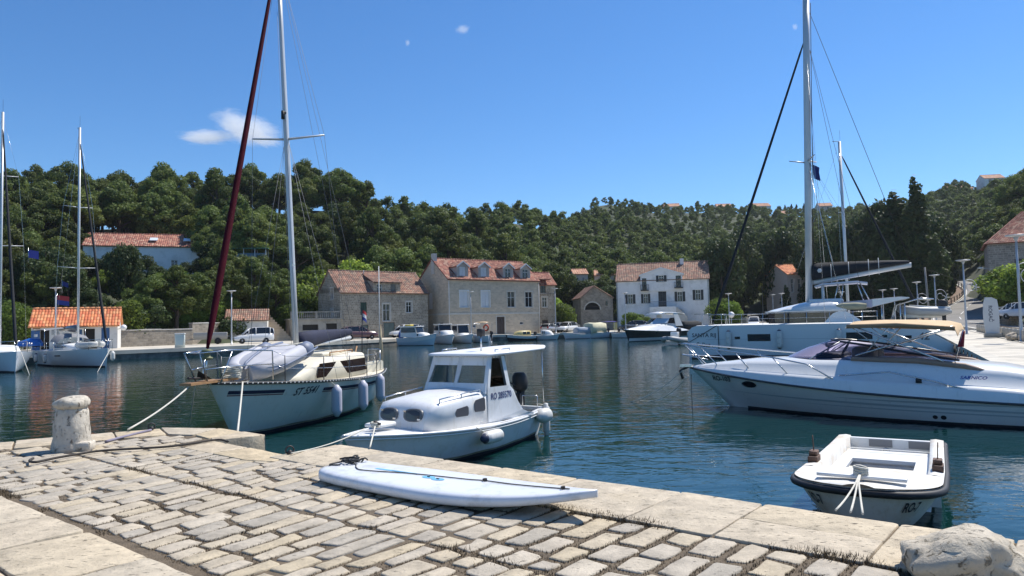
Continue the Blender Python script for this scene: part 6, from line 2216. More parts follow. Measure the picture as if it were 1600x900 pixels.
# boom with navy sail cover, lifted to the left of the stern
MB().tube([(mx_ - .1, 0, mz + .32), (1.3, .1, mz + .50)], .055, 8).build('boom', ALU, st)
rg = []
for t, r in ((0, .1), (.03, .26), (.2, .24), (.5, .19), (.8, .14), (.97, .1), (1, .05)):
	x = mx_ - .12 + (1.25 - mx_) * t
	z = mz + .42 + .20 * t
	rg.append([(x, .1 * t + r * .55 * math.cos(a), z + .08 + r * (.95 * math.sin(a) + .08 * math.sin(3 * a + 9 * t))) for a in np.arange(0, 6.2, .5236)])
MB().loft(rg).build('sail_cover', NAVY, st)
MB().tube([(.25, .75, zd + .2), (.25, .75, zd + 3.4)], .013, 5).build('whip_aerial', W_FRAME, st)
MB().loft([[(.5, .85 + .05 * math.cos(a), zd - .02 + .05 * math.sin(a)) for a in np.arange(0, 6.2, 1.05)], [(.42, .84 + .06 * math.cos(a), zd + .75 + .04 * math.sin(a)) for a in np.arange(0, 6.2, 1.05)], [(.38, .82 + .02 * math.cos(a), zd + 1.45 + .02 * math.sin(a)) for a in np.arange(0, 6.2, 1.05)]]).build('rolled_cloth', pm('tan_roll', (.42, .36, .24), .9), st)
# flag on the backstay
fl = thing('flag', 'small striped flag on a dark staff at the stern of the cream sailing boat', 'flag', world_of(st, (.75, .3, zd)), st.rotation_euler.z)
MB().tube([(0, 0, .2), (-.1, 0, 2.0)], .016, 5).build('staff', pm('dark_staff', (.04, .03, .03), .6), fl)
fr_, fw_, fb_ = pm('flag_red', (.45, .04, .04), .8), pm('flag_white', (.62, .62, .62), .8), pm('flag_blue', (.03, .05, .25), .8)
for i, m_ in enumerate((fr_, fw_, fb_)):
	MB().grid([[(-.11 + .02 * math.sin(j * 1.3) - .2 * k, .04 * j * .5 + .04 * math.sin(k * 3), 1.95 - .11 * i - .11 * u - .12 * k) for u in (0, .5, 1)] for k, j in zip((0, .3, .6, 1), range(4))]).build('flag_stripe', m_, fl)
# upturned dinghy on the foredeck, resting on the cabin front
dg = thing('inflatable_dinghy', 'grey white inflatable dinghy lying upside down on the foredeck of the cream sailing boat', 'dinghy', world_of(st, (6.95, .05, zd + .42)), st.rotation_euler.z)
dg.rotation_euler = (0, R2D(9), st.rotation_euler.z)
dg.scale = (.88, .86, .95)
GREYPVC = pm('grey_inflatable_fabric', (.44, .44, .47), .65, .1, 2, .2, 10)
BLUEPVC = pm('blue_grey_inflatable', (.16, .19, .27), .55, .1, 2)
tubec = []
for sgn in (1, -1):
	tubec = [(-1.55, sgn * .62, .30), (-1.25, sgn * .63, .28), (-.2, sgn * .64, .26), (.55, sgn * .60, .24), (1.05, sgn * .42, .20), (1.3, sgn * .16, .17)]
	MB().tube(tubec, [.10, .21, .22, .22, .21, .20], 12).build('side_tube', GREYPVC, dg)
	MB().tube([(-1.58, sgn * .62, .30), (-1.25, sgn * .63, .28), (-.75, sgn * .635, .27)], [.08, .222, .226], 12).build('tube_cone', BLUEPVC, dg)
	MB().tube([(x, y + sgn * .215, z - .02) for x, y, z in tubec], .025, 5).build('rubbing_strip', BLUEPVC, dg)
rows = []
for x, w, z, cr in ((-1.0, .55, .40, .10), (-.4, .58, .42, .12), (.3, .55, .41, .12), (.8, .45, .37, .1), (1.2, .22, .33, .06), (1.35, .05, .28, .01)):
	rows.append([(x, w * f, z + cr * (1 - abs(f))) for f in (-1, -.6, -.2, 0, .2, .6, 1)])
MB().grid(rows).build('bottom', GREYPVC, dg)
MB().tube([(r_[3][0], 0, r_[3][2] + .005) for r_ in rows], .04, 6).build('keel_strip', BLUEPVC, dg)
MB().tube([(-1.0, .62, .5), (-.3, .5, .55), (0, 0, .58), (-.3, -.5, .55), (-1.0, -.62, .5)], .012, 4).build('lashing', ROPE_W, dg)
MB().box(-1.02, -.97, -.5, .5, .08, .42).build('transom', BLK, dg)
for i, t in enumerate((.33, .50, .65)):
	p = hS.pt(t, .62, 1)
	top = hS.pt(t, 1, 1)
	p.y = top.y + .165
	fender(st, (p.x, p.y - .02, .58 if i else .64), .13, .70, FEND, 'pale lilac grey fender hanging on the cream sailing boat, ' + ('nearest its stern', 'the middle one of three', 'nearest the dark lettering')[i], 'fenders on the cream sailing boat', (top.x, top.y, top.z))
# ------------------------------------------------------------------ small white cabin motorboat
MO_STERN, MO_BOW = (.12, 15.85), (-2.68, 11.25)
mo, moL = heading_thing('cabin_motorboat', 'small white wooden motorboat with long flat roof and two oval portholes', 'motorboat', MO_STERN, MO_BOW)
mo.scale = (moL / 5.81,) * 3
moL = 5.81
hM = Hull(moL, 2.0, .62, .60, .78, draft=.35, trans=.62, rake=.55, bowp=2.0, vbow=.62, vmid=.3, tmax=.45)
BOATW = pm('white_boat_paint', (0.74, 0.74, 0.74), 0.35, 0.04, 2.0, coat=.15, dirt=(.58, .57, .52), ds=2.2, dth=.64, streak=(.50, .46, .38))
hM.mesh().build('hull', BOATW, mo)
hM.stripe(.2, moL - .5, lambda x: .07, .1, 1).build('boot_stripe', ANTIF, mo)
SCUM = pm('waterline_scum', (.27, .25, .17), .8, .35, 5)
hM.stripe(.2, moL - .55, lambda x: .105 + .008 * math.sin(5 * x), .04, 1, k=40, off=.008).build('waterline_stain', SCUM, mo)
hS.stripe(.9, stL - 1.2, lambda x: .13 + .01 * math.sin(4 * x), .045, 1, k=40, off=.008).build('waterline_stain', SCUM, st)
hM.deck(.36, 1, .02, .03, .06).build('deck', BOATW, mo)
MB().tube(hM.edge(0, .995, 1, .012, -.02, 40), .028, 6).tube(hM.edge(0, .995, -1, .012, -.02, 40), .028, 6).build('gunwale', BOATW, mo)
MB().tube(hM.edge(0, .995, 1, .02, -.075, 40), .014, 5).build('gunwale_bead', W_FRAME, mo)  # thin white bead below the gunwale
# open cockpit: inner lining, sole
rows = [[hM.pt(t, q, sd) * 1.0 + Vector((0, -sd * .07, 0)) for q in (1.0, .8, .6, .52)] for sd in (1,) for t in np.linspace(.012, .40, 10)]
rows2 = [[hM.pt(t, q, -1) + Vector((0, .07, 0)) for q in (1.0, .8, .6, .52)] for t in np.linspace(.012, .40, 10)]
LIN = pm('cockpit_lining_stained', (.62, .60, .55), .6, .1, 3, dirt=(.16, .14, .11), ds=3.2, dth=.63)
ck = MB().grid(rows).grid(rows2)
ck.grid([[hM.pt(.012, q, 1) + Vector((.03, -.07, 0)) for q in (1.0, .8, .6, .52)], [hM.pt(.012, q, -1) + Vector((.03, .07, 0)) for q in (1.0, .8, .6, .52)]])
ck.build('cockpit_lining', LIN, mo)
MB().grid([[hM.pt(t, .55, 1) + Vector((0, -.06, 0)), hM.pt(t, .55, -1) + Vector((0, .06, 0))] for t in np.linspace(.012, .42, 8)]).build('cockpit_sole', LIN, mo)
for sd in (1, -1):
	MB().grid([[hM.pt(t, 1, sd) + Vector((0, sd * .015, .012)), hM.pt(t, 1, sd) + Vector((0, -sd * .085, .012))] for t in np.linspace(.0, .42, 12)]).build('side_deck', BOATW, mo)
MB().box(-.02, .1, -.62, .62, .60, .66).build('stern_deck', BOATW, mo)
# coach roof: rounded front with portholes
zc = .72
def ring_c(x, w, z0, z1, r=.12):
	return [(x, -w, z0), (x, -w * .985, z1 - r), (x, -w * .90, z1 - r * .25), (x, -w * .6, z1 + .02), (x, 0, z1 + .05), (x, w * .6, z1 + .02), (x, w * .90, z1 - r * .25), (x, w * .985, z1 - r), (x, w, z0)]
xf0, xw = 2.55, 2.52
secs = [(xw, .78, zc - .1, 1.27), (3.2, .765, zc - .1, 1.235), (3.85, .735, zc - .08, 1.19), (4.1, .70, zc - .06, 1.165), (4.24, .62, zc - .05, 1.09), (4.31, .55, zc - .04, .98), (4.345, .52, zc - .03, .74)]
cbm = MB().loft([ring_c(*q) for q in secs], True, True, True)
cbm.build('coach_roof', BOATW, mo)
bvm = BVHTree.FromPolygons([Vector(q) for q in cbm.v], cbm.f)
# wheelhouse: raked windscreen, side panels, roof
WH = BOATW
zr = 1.92
def fr_bar(mb, a, b, w=.045):
	mb.tube([a, b], w, 4, smooth=False)
sc_b, sc_t = 2.62, 2.36
ws_ = MB()
for y in (-.74, 0, .74):
	fr_bar(ws_, (sc_b, y, 1.22), (sc_t, y * .93, zr), .05 if y else .06)
ws_.extr([(sc_b + .035, -.78, 1.2), (sc_b + .035, .78, 1.2), (sc_b - .03, .76, 1.40), (sc_b - .03, -.76, 1.40)], (-.05, 0, 0))
ws_.extr([(sc_t + .055, -.73, zr - .17), (sc_t + .055, .73, zr - .17), (sc_t + .02, .71, zr), (sc_t + .02, -.71, zr)], (-.05, 0, 0))
wsf = ws_.build('windscreen_frame', WH, mo)
for y0, y1 in ((-.70, -.05), (.05, .70)):
	MB().extr([(sc_b - .035, y0, 1.39), (sc_b - .035, y1, 1.39), (sc_t + .05, y1 * .94, zr - .16), (sc_t + .05, y0 * .94, zr - .16)], (-.012, 0, 0)).build('windscreen_pane', CLEARG, wsf)
for sd in (1, -1):
	sdp = MB()
	y = sd * .775
	# solid lower side sweeping down to the cockpit coaming
	prof = [(2.56, .62), (2.56, 1.32), (1.72, 1.30), (1.60, 1.2), (1.50, .95), (1.36, .76), (1.15, .68), (.95, .66), (.95, .6)]
	yy = lambda x, z: sd * (.79 + (.12 * min(1, max(0, (2.5 - x) / .9))) * max(0, min(1, (1.25 - z) / .6)) - .05 * max(0, z - 1.2))
	a = [(x, yy(x, z), z) for x, z in prof]
	sdp.extr(a, (0, -sd * .04, 0))
	sdp.extr([(2.56, yy(2.5, 1.3), 1.31), (2.48, yy(2.5, 1.3), 1.31), (2.26, sd * .70, zr), (2.36, sd * .70, zr)], (0, -sd * .05, 0))
	sdp.extr([(1.83, yy(1.8, 1.3), 1.29), (1.70, yy(1.7, 1.3), 1.29), (1.78, sd * .70, zr), (1.90, sd * .70, zr)], (0, -sd * .05, 0))
	if sd == 1: bvs = BVHTree.FromPolygons([Vector(q) for q in sdp.v], sdp.f)
	sdp.build('side_panel', WH, mo)
	MB().extr([(2.48, yy(2.4, 1.3) - sd * .01, 1.31), (1.83, yy(1.8, 1.3) - sd * .01, 1.30), (1.90, sd * .69, zr - .03), (2.26, sd * .69, zr - .03)], (0, -sd * .012, 0)).build('side_pane', CLEARG, mo)
# long roof, tapering aft
rf = MB()
pl = [(2.46, -.79), (2.5, -.6), (2.5, .6), (2.46, .79), (1.3, .84), (.2, .80), (-.55, .42), (-.72, 0), (-.55, -.42), (.2, -.80), (1.3, -.84)]
zrx = lambda x: zr + .02 + (2.46 - x) * .022
rf.loft([[(x, y, zrx(x)) for x, y in pl], [(x * 1.0, y * 1.01, zrx(x) + .035) for x, y in pl], [(x - .03 * (x - .9), y * .96, zrx(x) + .06) for x, y in pl], [(.9 + (x - .9) * .5, y * .5, zrx(x) + .085) for x, y in pl]], True, True, True)
rf.build('roof', pm('bright_white_roof', (.80, .80, .80), .4, .03), mo)
for sd in (1, -1):
	MB().tube([(2.1, sd * .68, zr + .07), (2.1, sd * .68, zr + .14), (1.55, sd * .70, zr + .15), (1.55, sd * .70, zr + .07)], .012, 5).build('roof_rail', STEEL, mo)
	MB().tube([(-.05, sd * .62, .64), (.05, sd * .64, zrx(0) + .01)], .016, 5).build('roof_post', STEEL, mo)
	p0 = [(4.0, sd * .66, 1.14), (4.0, sd * .66, 1.22), (3.3, sd * .70, 1.27), (2.75, sd * .73, 1.30), (2.75, sd * .73, 1.24)]
	MB().tube(p0, .013, 5).tube([(3.35, sd * .695, 1.19), (3.35, sd * .695, 1.265)], .012, 5).build('coach_roof_rail', STEEL, mo)
MB().tube([(1.75, .1, zr + .05), (1.75, .1, zr + .5)], [.022, .018], 6).build('roof_mast', STEEL, mo)
MB().rbox(1.68, 1.82, .03, .17, zr + .42, zr + .58, .02).build('anchor_light', BLK, mo)
# portholes
for y in (-.27, .30):
	mbp, mbg = MB(), MB()
	n_ = 22
	def onf(a, k, off):
		yy_ = y + .215 * k * math.copysign(abs(math.cos(a)) ** .75, math.cos(a)); zz_ = .955 + .118 * k * math.copysign(abs(math.sin(a)) ** .8, math.sin(a))
		h_ = bvm.ray_cast(Vector((9, yy_, zz_)), Vector((-1, 0, 0)))
		return Vector(((h_[0].x if h_[0] else 4.3) + off, yy_, zz_))
	ins = [onf(2 * math.pi * i / n_, .76, .03) for i in range(n_)]
	mbp.loft([[onf(2 * math.pi * i / n_, 1.0, -.01) for i in range(n_)], [onf(2 * math.pi * i / n_, 1.0, .03) for i in range(n_)], [onf(2 * math.pi * i / n_, .9, .045) for i in range(n_)], ins], True, False)
	po = mbp.build('porthole', pm('grey_porthole_rubber', (.12, .125, .13), .45), mo)
	cen = sum(ins, Vector()) / n_ + Vector((.012, 0, 0))
	mbg.add([p + Vector((.004, 0, 0)) for p in ins] + [cen], [(i, (i + 1) % n_, n_) for i in range(n_)])
	mbg.build('pane', pm('porthole_glass', (.05, .055, .06), .08), po)
	for a in (2.5, -.6):
		p = onf(a, .9, .05)
		MB().box(p.x - .01, p.x + .02, p.y - .03, p.y + .03, p.z - .015, p.z + .015).build('dog_clip', STEEL, po)
# side windows of the coach roof
for x0, x1, z0, z1 in ((3.22, 3.62, .85, 1.03), (2.66, 3.02, .88, 1.14)):
	q = [(x0 + .03, z0 - .01), (x1 - .03, z0 + .0), (x1, z0 + .04), (x1 - .01, z1 - .07), (x1 - .05, z1 - .03), (x0 + .04, z1), (x0, z1 - .04), (x0, z0 + .03)]
	for sd in (1, -1):
		qq = []
		for x, z in q:
			h_ = bvm.ray_cast(Vector((x, sd * 9, z)), Vector((0, -sd, 0)))
			qq.append((x, (h_[0].y if h_[0] else sd * .77) + sd * .004, z))
		MB().extr(qq, (0, sd * .010, 0)).build('side_window', pm('grey_tinted_window', (.10, .10, .11), .12), mo)
v, f = text_mesh('RO 285570', .175)
def on_side(x, z):
	h_ = bvs.ray_cast(Vector((x, 9, z)), Vector((0, -1, 0)))
	return (x, (h_[0].y if h_[0] else .85) + .006, z)
MB().add([on_side(2.08 - a * .92, 1.12 + b * 1.05) for a, b, c in v], f).build('registration_lettering', TXTB, mo, fixn=False)
v = None
# foredeck details
MB().rbox(4.55, 5.0, -.28, .1, .80, .865, .03).build('deck_hatch', GEL2, mo)
MB().tube([(5.15, .12, .82), (5.15, .12, .95)], .03).tube([(5.15, .02, .9), (5.15, .24, .9)], .022).build('cleat', pm('dark_iron', (.05, .045, .045)), mo)
kn = MB()
for k in range(5):
	kn.tube([(5.15 + .07 * math.cos(j * .8 + k), .12 + .07 * math.sin(j * .8 + k), .84 + .018 * k + .01 * math.sin(j)) for j in range(9)], .014, 4)
kn.build('cleat_rope', ROPE_W, mo)
outboard(mo, -.2, -.1, .98, 1.05)
MB().rbox(.22, .42, -.42, -.18, .64, .86, .04).build('orange_box', ORANGE, mo)
crp = MB()
rr = random.Random(4)
for k in range(7):
	crp.tube([(.75 + .16 * math.cos(j * .7 + k) + .03 * k, .45 + .12 * math.sin(j * .7 + k * 2), .45 + .02 * k) for j in range(10)], .016, 4)
crp.build('coiled_rope', ROPE_W, mo)
MB().tube([(.05, .1, .64), (.05, .1, .9), (.05, .5, .9), (.05, .5, .64)], .014, 5).build('stern_rail', STEEL, mo)
p = hM.pt(.505, 1, 1)
fender(mo, (p.x, p.y + .13, .42), .115, .55, FEND_W, 'white fender lying sideways on the flank of the small white motorboat', 'fenders on the small motorboat', (p.x + .35, p.y + .02, p.z), horiz=True, end=FEND_B)
p = hM.pt(.03, 1, 1)
fender(mo, (p.x + .15, p.y + .16, .50), .15, .42, FEND_W, 'round white fender at the stern quarter of the small white motorboat', 'fenders on the small motorboat', (p.x, p.y, p.z), horiz=True)
fender(mo, (p.x - .2, p.y + .02, .36), .085, .6, FEND_W, 'slim dirty white fender hanging behind the stern of the small motorboat', 'fenders on the small motorboat', (p.x, p.y - .1, p.z + .1))
# ------------------------------------------------------------------ sports cruiser RO-103
CR_STERN, CR_BOW = (13.7, 14.4), (5.05, 20.65)
cr, crL = heading_thing('sports_cruiser', 'large white sports cruiser RO-103 with tan sunshade and tinted windscreen', 'cruiser', CR_STERN, CR_BOW)
hC = Hull(crL, 3.3, .52, .56, 1.06, draft=.5, trans=.9, rake=1.35, bowp=2.5, vbow=.85, vmid=.22, tmax=.45)
hC.mesh().build('hull', GEL, cr)
hC.stripe(.3, crL - 1.7, lambda x: .06, .14, 1, off=.008).build('boot_stripe', ANTIF, cr)
# knuckle and styling lines along the side
for x0, x1, zz, h_ in ((.6, crL - .9, lambda x: .36 + .030 * (x - 3) * .6, .05), (.2, crL * .72, lambda x: .24 + .010 * x, .03), (2.0, crL * .62, lambda x: .46 + .008 * x, .045)):
	hC.stripe(x0, x1, zz, h_, 1, off=.007, taper=True).build('styling_line', pm('grey_styling_tape', (.42, .45, .47), .4), cr)
MB().tube(hC.edge(0, .998, 1, .015, -.02, 44), .028, 6).tube(hC.edge(0, .998, -1, .015, -.02, 44), .028, 6).build('rub_rail', pm('dark_rub_rail', (.05, .055, .06), .5), cr)
# deck moulding: crowned superstructure
rings = []
for t, w, h_, fl in ((.0, .95, .10, .9), (.12, .95, .34, .8), (.20, .95, .48, .74), (.30, .95, .66, .70), (.45, .95, .72, .70), (.60, .95, .66, .68), (.72, .94, .56, .64), (.82, .92, .43, .60), (.92, .88, .22, .55), (.975, .8, .08, .5), (.995, .6, .02, .5)):
	p = hC.pt(t, 1, 1)
	W = max(p.y, .03)
	z = p.z
	rings.append([(p.x, W * k, z + h_ * hh) for k, hh in ((1.0, .0), (.975, .30), (.93, .40), (.86, .44), (.78, .80), (fl, 1.0), (.35, 1.08), (0, 1.1), (-.35, 1.08), (-fl, 1.0), (-.78, .80), (-.86, .44), (-.93, .40), (-.975, .3), (-1.0, 0))])
mb = MB().loft(rings, False, False, True)
bvd = BVHTree.FromPolygons([Vector(q) for q in mb.v], mb.f)
mb.build('deck_moulding', GEL, cr)
# windscreen: raked wraparound, long
zt = 1.36
ws0 = []
xs_ = [(8.0, 0, .0), (7.8, .45, .0), (7.2, .86, -.01), (6.2, 1.02, -.02), (5.2, 1.10, -.04), (4.2, 1.12, -.06)]
xt_ = [(6.85, 0, .46), (6.75, .36, .46), (6.5, .66, .43), (5.8, .84, .33), (5.0, .99, .18), (4.0, 1.08, .02)]
for sd in (1, -1):
	a = [(x, sd * y, zt + z) for x, y, z in xs_]; b = [(x, sd * y, zt + z) for x, y, z in xt_]
	mid = [tuple((Vector(p) * .5 + Vector(q) * .5) + Vector((.04, sd * .03, .02))) for p, q in zip(a, b)]
	MB().grid([a, mid, b]).build('windscreen', PURPG, cr)
	MB().tube(b, .028, 6).build('windscreen_frame', pm('navy_trim', (.012, .014, .03), .35), cr)
	MB().tube(a, .02, 5).build('windscreen_gasket', BLACK_R, cr)
	MB().tube([b[2], a[2]], .02, 5).build('windscreen_bar', ALU, cr)
# cockpit: interior well shown behind glass
CUSH = pm('beige_cushion', (.50, .40, .28), .8, .1, 4)
BRN = pm('brown_coaming', (.30, .20, .145), .6, .1)
MB().rbox(5.75, 6.25, .15, .75, zt - .1, zt + .30, .08).build('helm_seat', CUSH, cr)
MB().rbox(5.75, 6.25, -.75, -.15, zt - .1, zt + .27, .08).build('helm_seat', CUSH, cr)
MB().rbox(3.3, 4.6, -.8, .8, zt - .45, zt - .2, .08).build('cockpit_cushion', CUSH, cr)
MB().rbox(6.5, 7.1, -.7, .7, zt - .02, zt + .14, .06).build('dashboard', BLK, cr)
MB().lathe([(.16, -.01), (.18, 0), (.16, .01)], 14).xf(Matrix.Translation((6.45, .4, zt + .24)) @ Matrix.Rotation(R2D(60), 4, 'Y')).build('steering_wheel', BLK, cr)
for sd in (1, -1):
	MB().tube([(6.2, sd * 1.05, zt + .02), (4.8, sd * 1.14, zt + .0), (3.9, sd * 1.17, zt - .10), (3.2, sd * 1.12, zt - .33)], [.06, .07, .07, .05], 7).build('coaming_pad', BRN, cr)
# aft sunpad
pad = MB()
for i in range(8):
	pad.rbox(1.2 + .24 * i, 1.2 + .24 * i + .235, -1.05, 1.05, 1.02, 1.10, .02)
pad.build('teak_sunpad', TEAK, cr)
MB().rbox(.1, 3.2, -1.2, 1.2, .8, 1.02, .05).build('aft_deck', GEL, cr)
# rails on the foredeck
for sd in (1, -1):
	top = []
	for t, h_ in ((.60, .10), (.66, .42), (.74, .50), (.84, .52), (.93, .54), (.99, .56)):
		p = hC.pt(t, 1, sd)
		top.append(Vector((p.x + (.25 if t > .9 else .1), p.y * .93, p.z + h_ + .12)))
	top.append(Vector((crL + .28, 0, hC.zb + .66)))
	MB().tube(top, .02, 6).build('bow_rail', STEEL, cr)
	low = [Vector((hC.pt(t, 1, sd).x + .3, hC.pt(t, 1, sd).y * .93, hC.pt(t, 1, sd).z + .36)) for t in (.90, .95, .99)] + [Vector((crL + .2, 0, hC.zb + .36))]
	MB().tube(low, .014, 5).build('bow_rail_lower', STEEL, cr)
	for t, i in ((.64, 1), (.745, 2), (.845, 3), (.93, 4), (.985, 5)):
		p = hC.pt(t, 1, sd)
		MB().tube([(p.x - .35, p.y * .93, p.z + .16 - .12 * (t > .92)), top[i]], .016, 5).build('rail_stanchion', STEEL, cr)
MB().tube([hC.pt(.60, 1, 1) + Vector((0, -.15, .33)), hC.pt(.50, 1, 1) + Vector((0, -.12, .5)), hC.pt(.42, 1, 1) + Vector((0, -.1, .36)), hC.pt(.36, 1, 1) + Vector((0, -.08, .22))], .018, 5).build('side_grab_rail', STEEL, cr)
# porthole, fittings, lettering
def disc(hull, xc, zc, rx, rz, side=1, off=.012, n=18, slope=0.0):
	pts = [hull.proj(xc + rx * math.cos(2 * math.pi * i / n), zc + rz * math.sin(2 * math.pi * i / n) + slope * rx * math.cos(2 * math.pi * i / n), side, off) for i in range(n)]
	c = sum(pts, Vector()) / n
	return MB().add(pts + [c], [(i, (i + 1) % n, n) for i in range(n)], True)
disc(hC, crL * .815, .70, .22, .09, off=.012).build('porthole_rim', STEEL, cr)
disc(hC, crL * .815, .70, .19, .07, off=.02).build('porthole', G_DARK, cr)
for x, r_ in ((crL * .42, .05), (crL * .405, .055), (crL * .155, .05), (crL * .125, .075)):
	disc(hC, x, .16, r_, r_ * .9, off=.012).build('exhaust_outlet', BLK, cr)
hC.text('RO-103', crL * .895, .80, .19, 1, off=.02).build('registration_lettering', TXT, cr, fixn=False)
v, f = text_mesh('SARNICO', .115, .3)
def on_cr(x, z):
	h_ = bvd.ray_cast(Vector((x, 9, z)), Vector((0, -1, 0)))
	return (x, (h_[0].y if h_[0] else 1.3) + .008, z)
MB().add([on_cr(3.75 - a, 1.02 + b * .8) for a, b, c in v], f).build('name_lettering', pm('blue_lettering', (.03, .04, .30), .4), cr, fixn=False)
MB().rbox(4.7, 4.82, 1.48, 1.56, .90, 1.0, .03).build('shore_socket', BLK, cr)
# bimini: canvas roof on a frame
bz = zt + .86
rows = []
for x, z in ((6.30, -.0), (6.2, .06), (5.6, .08), (4.9, .07), (4.25, .03), (4.05, -.03), (4.0, -.18)):
	rows.append([(x, y, bz + z - .05 * (y / 1.15) ** 2 - .05 * (abs(y) > 1.1) ) for y in (-1.2, -1.15, -.6, 0, .6, 1.15, 1.2)])
bm_ = MB().grid(rows)
bm_.grid([[(p[0], p[1], p[2] - .03) for p in r_] for r_ in rows])
bm_.build('sunshade_canvas', TAN, cr)
MB().tube([(6.25, -1.12, bz - .08), (4.02, -1.12, bz - .18)], .05, 6).tube([(6.25, 1.15, bz - .06), (5.2, 1.17, bz - .04), (4.05, 1.15, bz - .14)], .055, 6).build('rolled_edge', pm('dark_tan_canvas', (.33, .22, .13), .85, .1), cr)
for sd in (1, -1):
	MB().tube([(4.3, sd * 1.2, zt - .0), (6.2, sd * 1.15, bz - .02)], .022, 5).build('bimini_bow', STEEL, cr)
	MB().tube([(6.1, sd * 1.05, zt + .1), (4.1, sd * 1.15, bz - .10)], .022, 5).build('bimini_bow', STEEL, cr)
	MB().tube([(5.9, sd * 1.02, zt + .15), (5.3, sd * 1.15, bz - .02)], .016, 5).build('bimini_strut', STEEL, cr)
	MB().tube([(5.5, sd * 1.02, zt + .2), (6.2, sd * 1.15, bz - .03)], .012, 5).build('bimini_strut', STEEL, cr)
fl = thing('flag', 'dark red ensign hanging limp at the stern of the white sports cruiser', 'flag', world_of(cr, (4.1, 1.05, 1.3)), cr.rotation_euler.z)
MB().tube([(0, 0, 0), (-.20, .02, .75)], .012, 5).build('staff', STEEL, fl)
MB().loft([[(-.20 + .06 * k + .03 * math.cos(a) * (1 + k), .03 * math.sin(a), .72 - .3 * k) for a in np.arange(0, 6.2, .785)] for k in (0, .3, .7, 1.0, 1.15)]).build('cloth', pm('dark_red_flag', (.26, .015, .03), .8, .3, 6), fl)
# anchor gear at the bow
MB().box(crL - .1, crL + .25, -.12, .12, hC.zb + .0, hC.zb + .07).build('bow_roller', STEEL, cr)
MB().tube([(crL + .05, 0, hC.zb), (crL + .3, 0, hC.zb - .12), (crL + .22, 0, hC.zb - .35)], .04).build('anchor', pm('dark_iron', (.05, .045, .045)), cr)
# ------------------------------------------------------------------ small open boat RO-7
RB_STERN, RB_BOW = (5.79, 11.2), (3.66, 7.78)
rb, rbL = heading_thing('rowing_boat', 'small open white boat RO-7 with black rubber rim and blunt bow', 'boat', RB_STERN, RB_BOW)
class Pram(Hull):
	def half(s, t):
		w = s.B / 2 * (s.trans + (1 - s.trans) * min(1, t / .6))
		if t > .80:
			q = (t - .80) / .20
			w *= math.sqrt(max(0, 1 - q ** 2.4)) * .98 + .02
		return w
hR = Pram(rbL, 1.54, .50, .48, .56, draft=.22, trans=.93, rake=.35, vbow=.5, vmid=.28, n=40)
DINGW = pm('chalky_white_paint', (.72, .71, .67), .55, .05, 3, dirt=(.56, .45, .31), ds=1.8, dth=.58, streak=(.46, .40, .30))
hR.mesh().build('hull', DINGW, rb)
MB().tube(hR.edge(0, .999, 1, .012, -.05, 60)[:-1] + hR.edge(.999, 0, -1, .012, -.05, 60), .042, 8).build('rubber_rim', BLACK_R, rb)
# foredeck, side decks
dk = MB()
rows = []
for t in np.linspace(.70, .997, 22):
	p = hR.pt(t, 1, 1)
	rows.append([(p.x, (p.y + .0) * k, p.z + .015 + .03 * (1 - k * k)) for k in (1, .9, .6, .3, 0, -.3, -.6, -.9, -1)])
dk.grid(rows)
for sd in (1, -1):
	dk.grid([[hR.pt(t, 1, sd) + Vector((0, 0, .015)), hR.pt(t, 1, sd) + Vector((0, -sd * .10, .03)), hR.pt(t, 1, sd) + Vector((0, -sd * .17, .02)), hR.pt(t, 1, sd) + Vector((0, -sd * .20, -.30))] for t in np.linspace(0, .70, 14)])
dk.build('deck', DINGW, rb)
INN = pm('white_inner_moulding', (.74, .74, .72), .45, .05, 3, dirt=(.60, .53, .40), ds=2.5, dth=.68)
MB().grid([[hR.pt(.70, 1, 1) + Vector((0, -.02, 0)), hR.pt(.70, 1, -1) + Vector((0, .02, 0))], [hR.pt(.69, .55, 1) + Vector((0, -.1, 0)), hR.pt(.69, .55, -1) + Vector((0, .1, 0))]]).build('bulkhead', INN, rb)
sole_z = .10
MB().grid([[(x, -.62, sole_z), (x, .62, sole_z)] for x in (.1, 1.5, 2.6, rbL * .70)]).build('sole', INN, rb)
# moulded seat/box with dark hatch
MB().grid([[(.5, -.66, .40), (.5, .66, .40)], [(.52, -.67, .42), (.52, .67, .42)]], False).build('seat_edge', INN, rb)
th = MB()
X0, X1, hx0, hx1, hw_ = .35, 2.55, 1.10, 1.85, .40
zz = .36
for a, b, c, d in ((X0, hx0, -.70, .70), (hx1, X1, -.72, .72)):
	th.box(a, b, c, d, zz - .05, zz)
th.box(hx0, hx1, -.71, -hw_, zz - .05, zz); th.box(hx0, hx1, hw_, .71, zz - .05, zz)
th.box(X1 - .04, X1, -.72, .72, sole_z, zz - .05)
th.build('seat_moulding', INN, rb)
MB().box(hx0 + .01, hx1 - .01, -hw_ + .01, hw_ - .01, sole_z + .02, sole_z + .05).build('hatch_well', pm('grey_well', (.26, .26, .27), .6), rb)
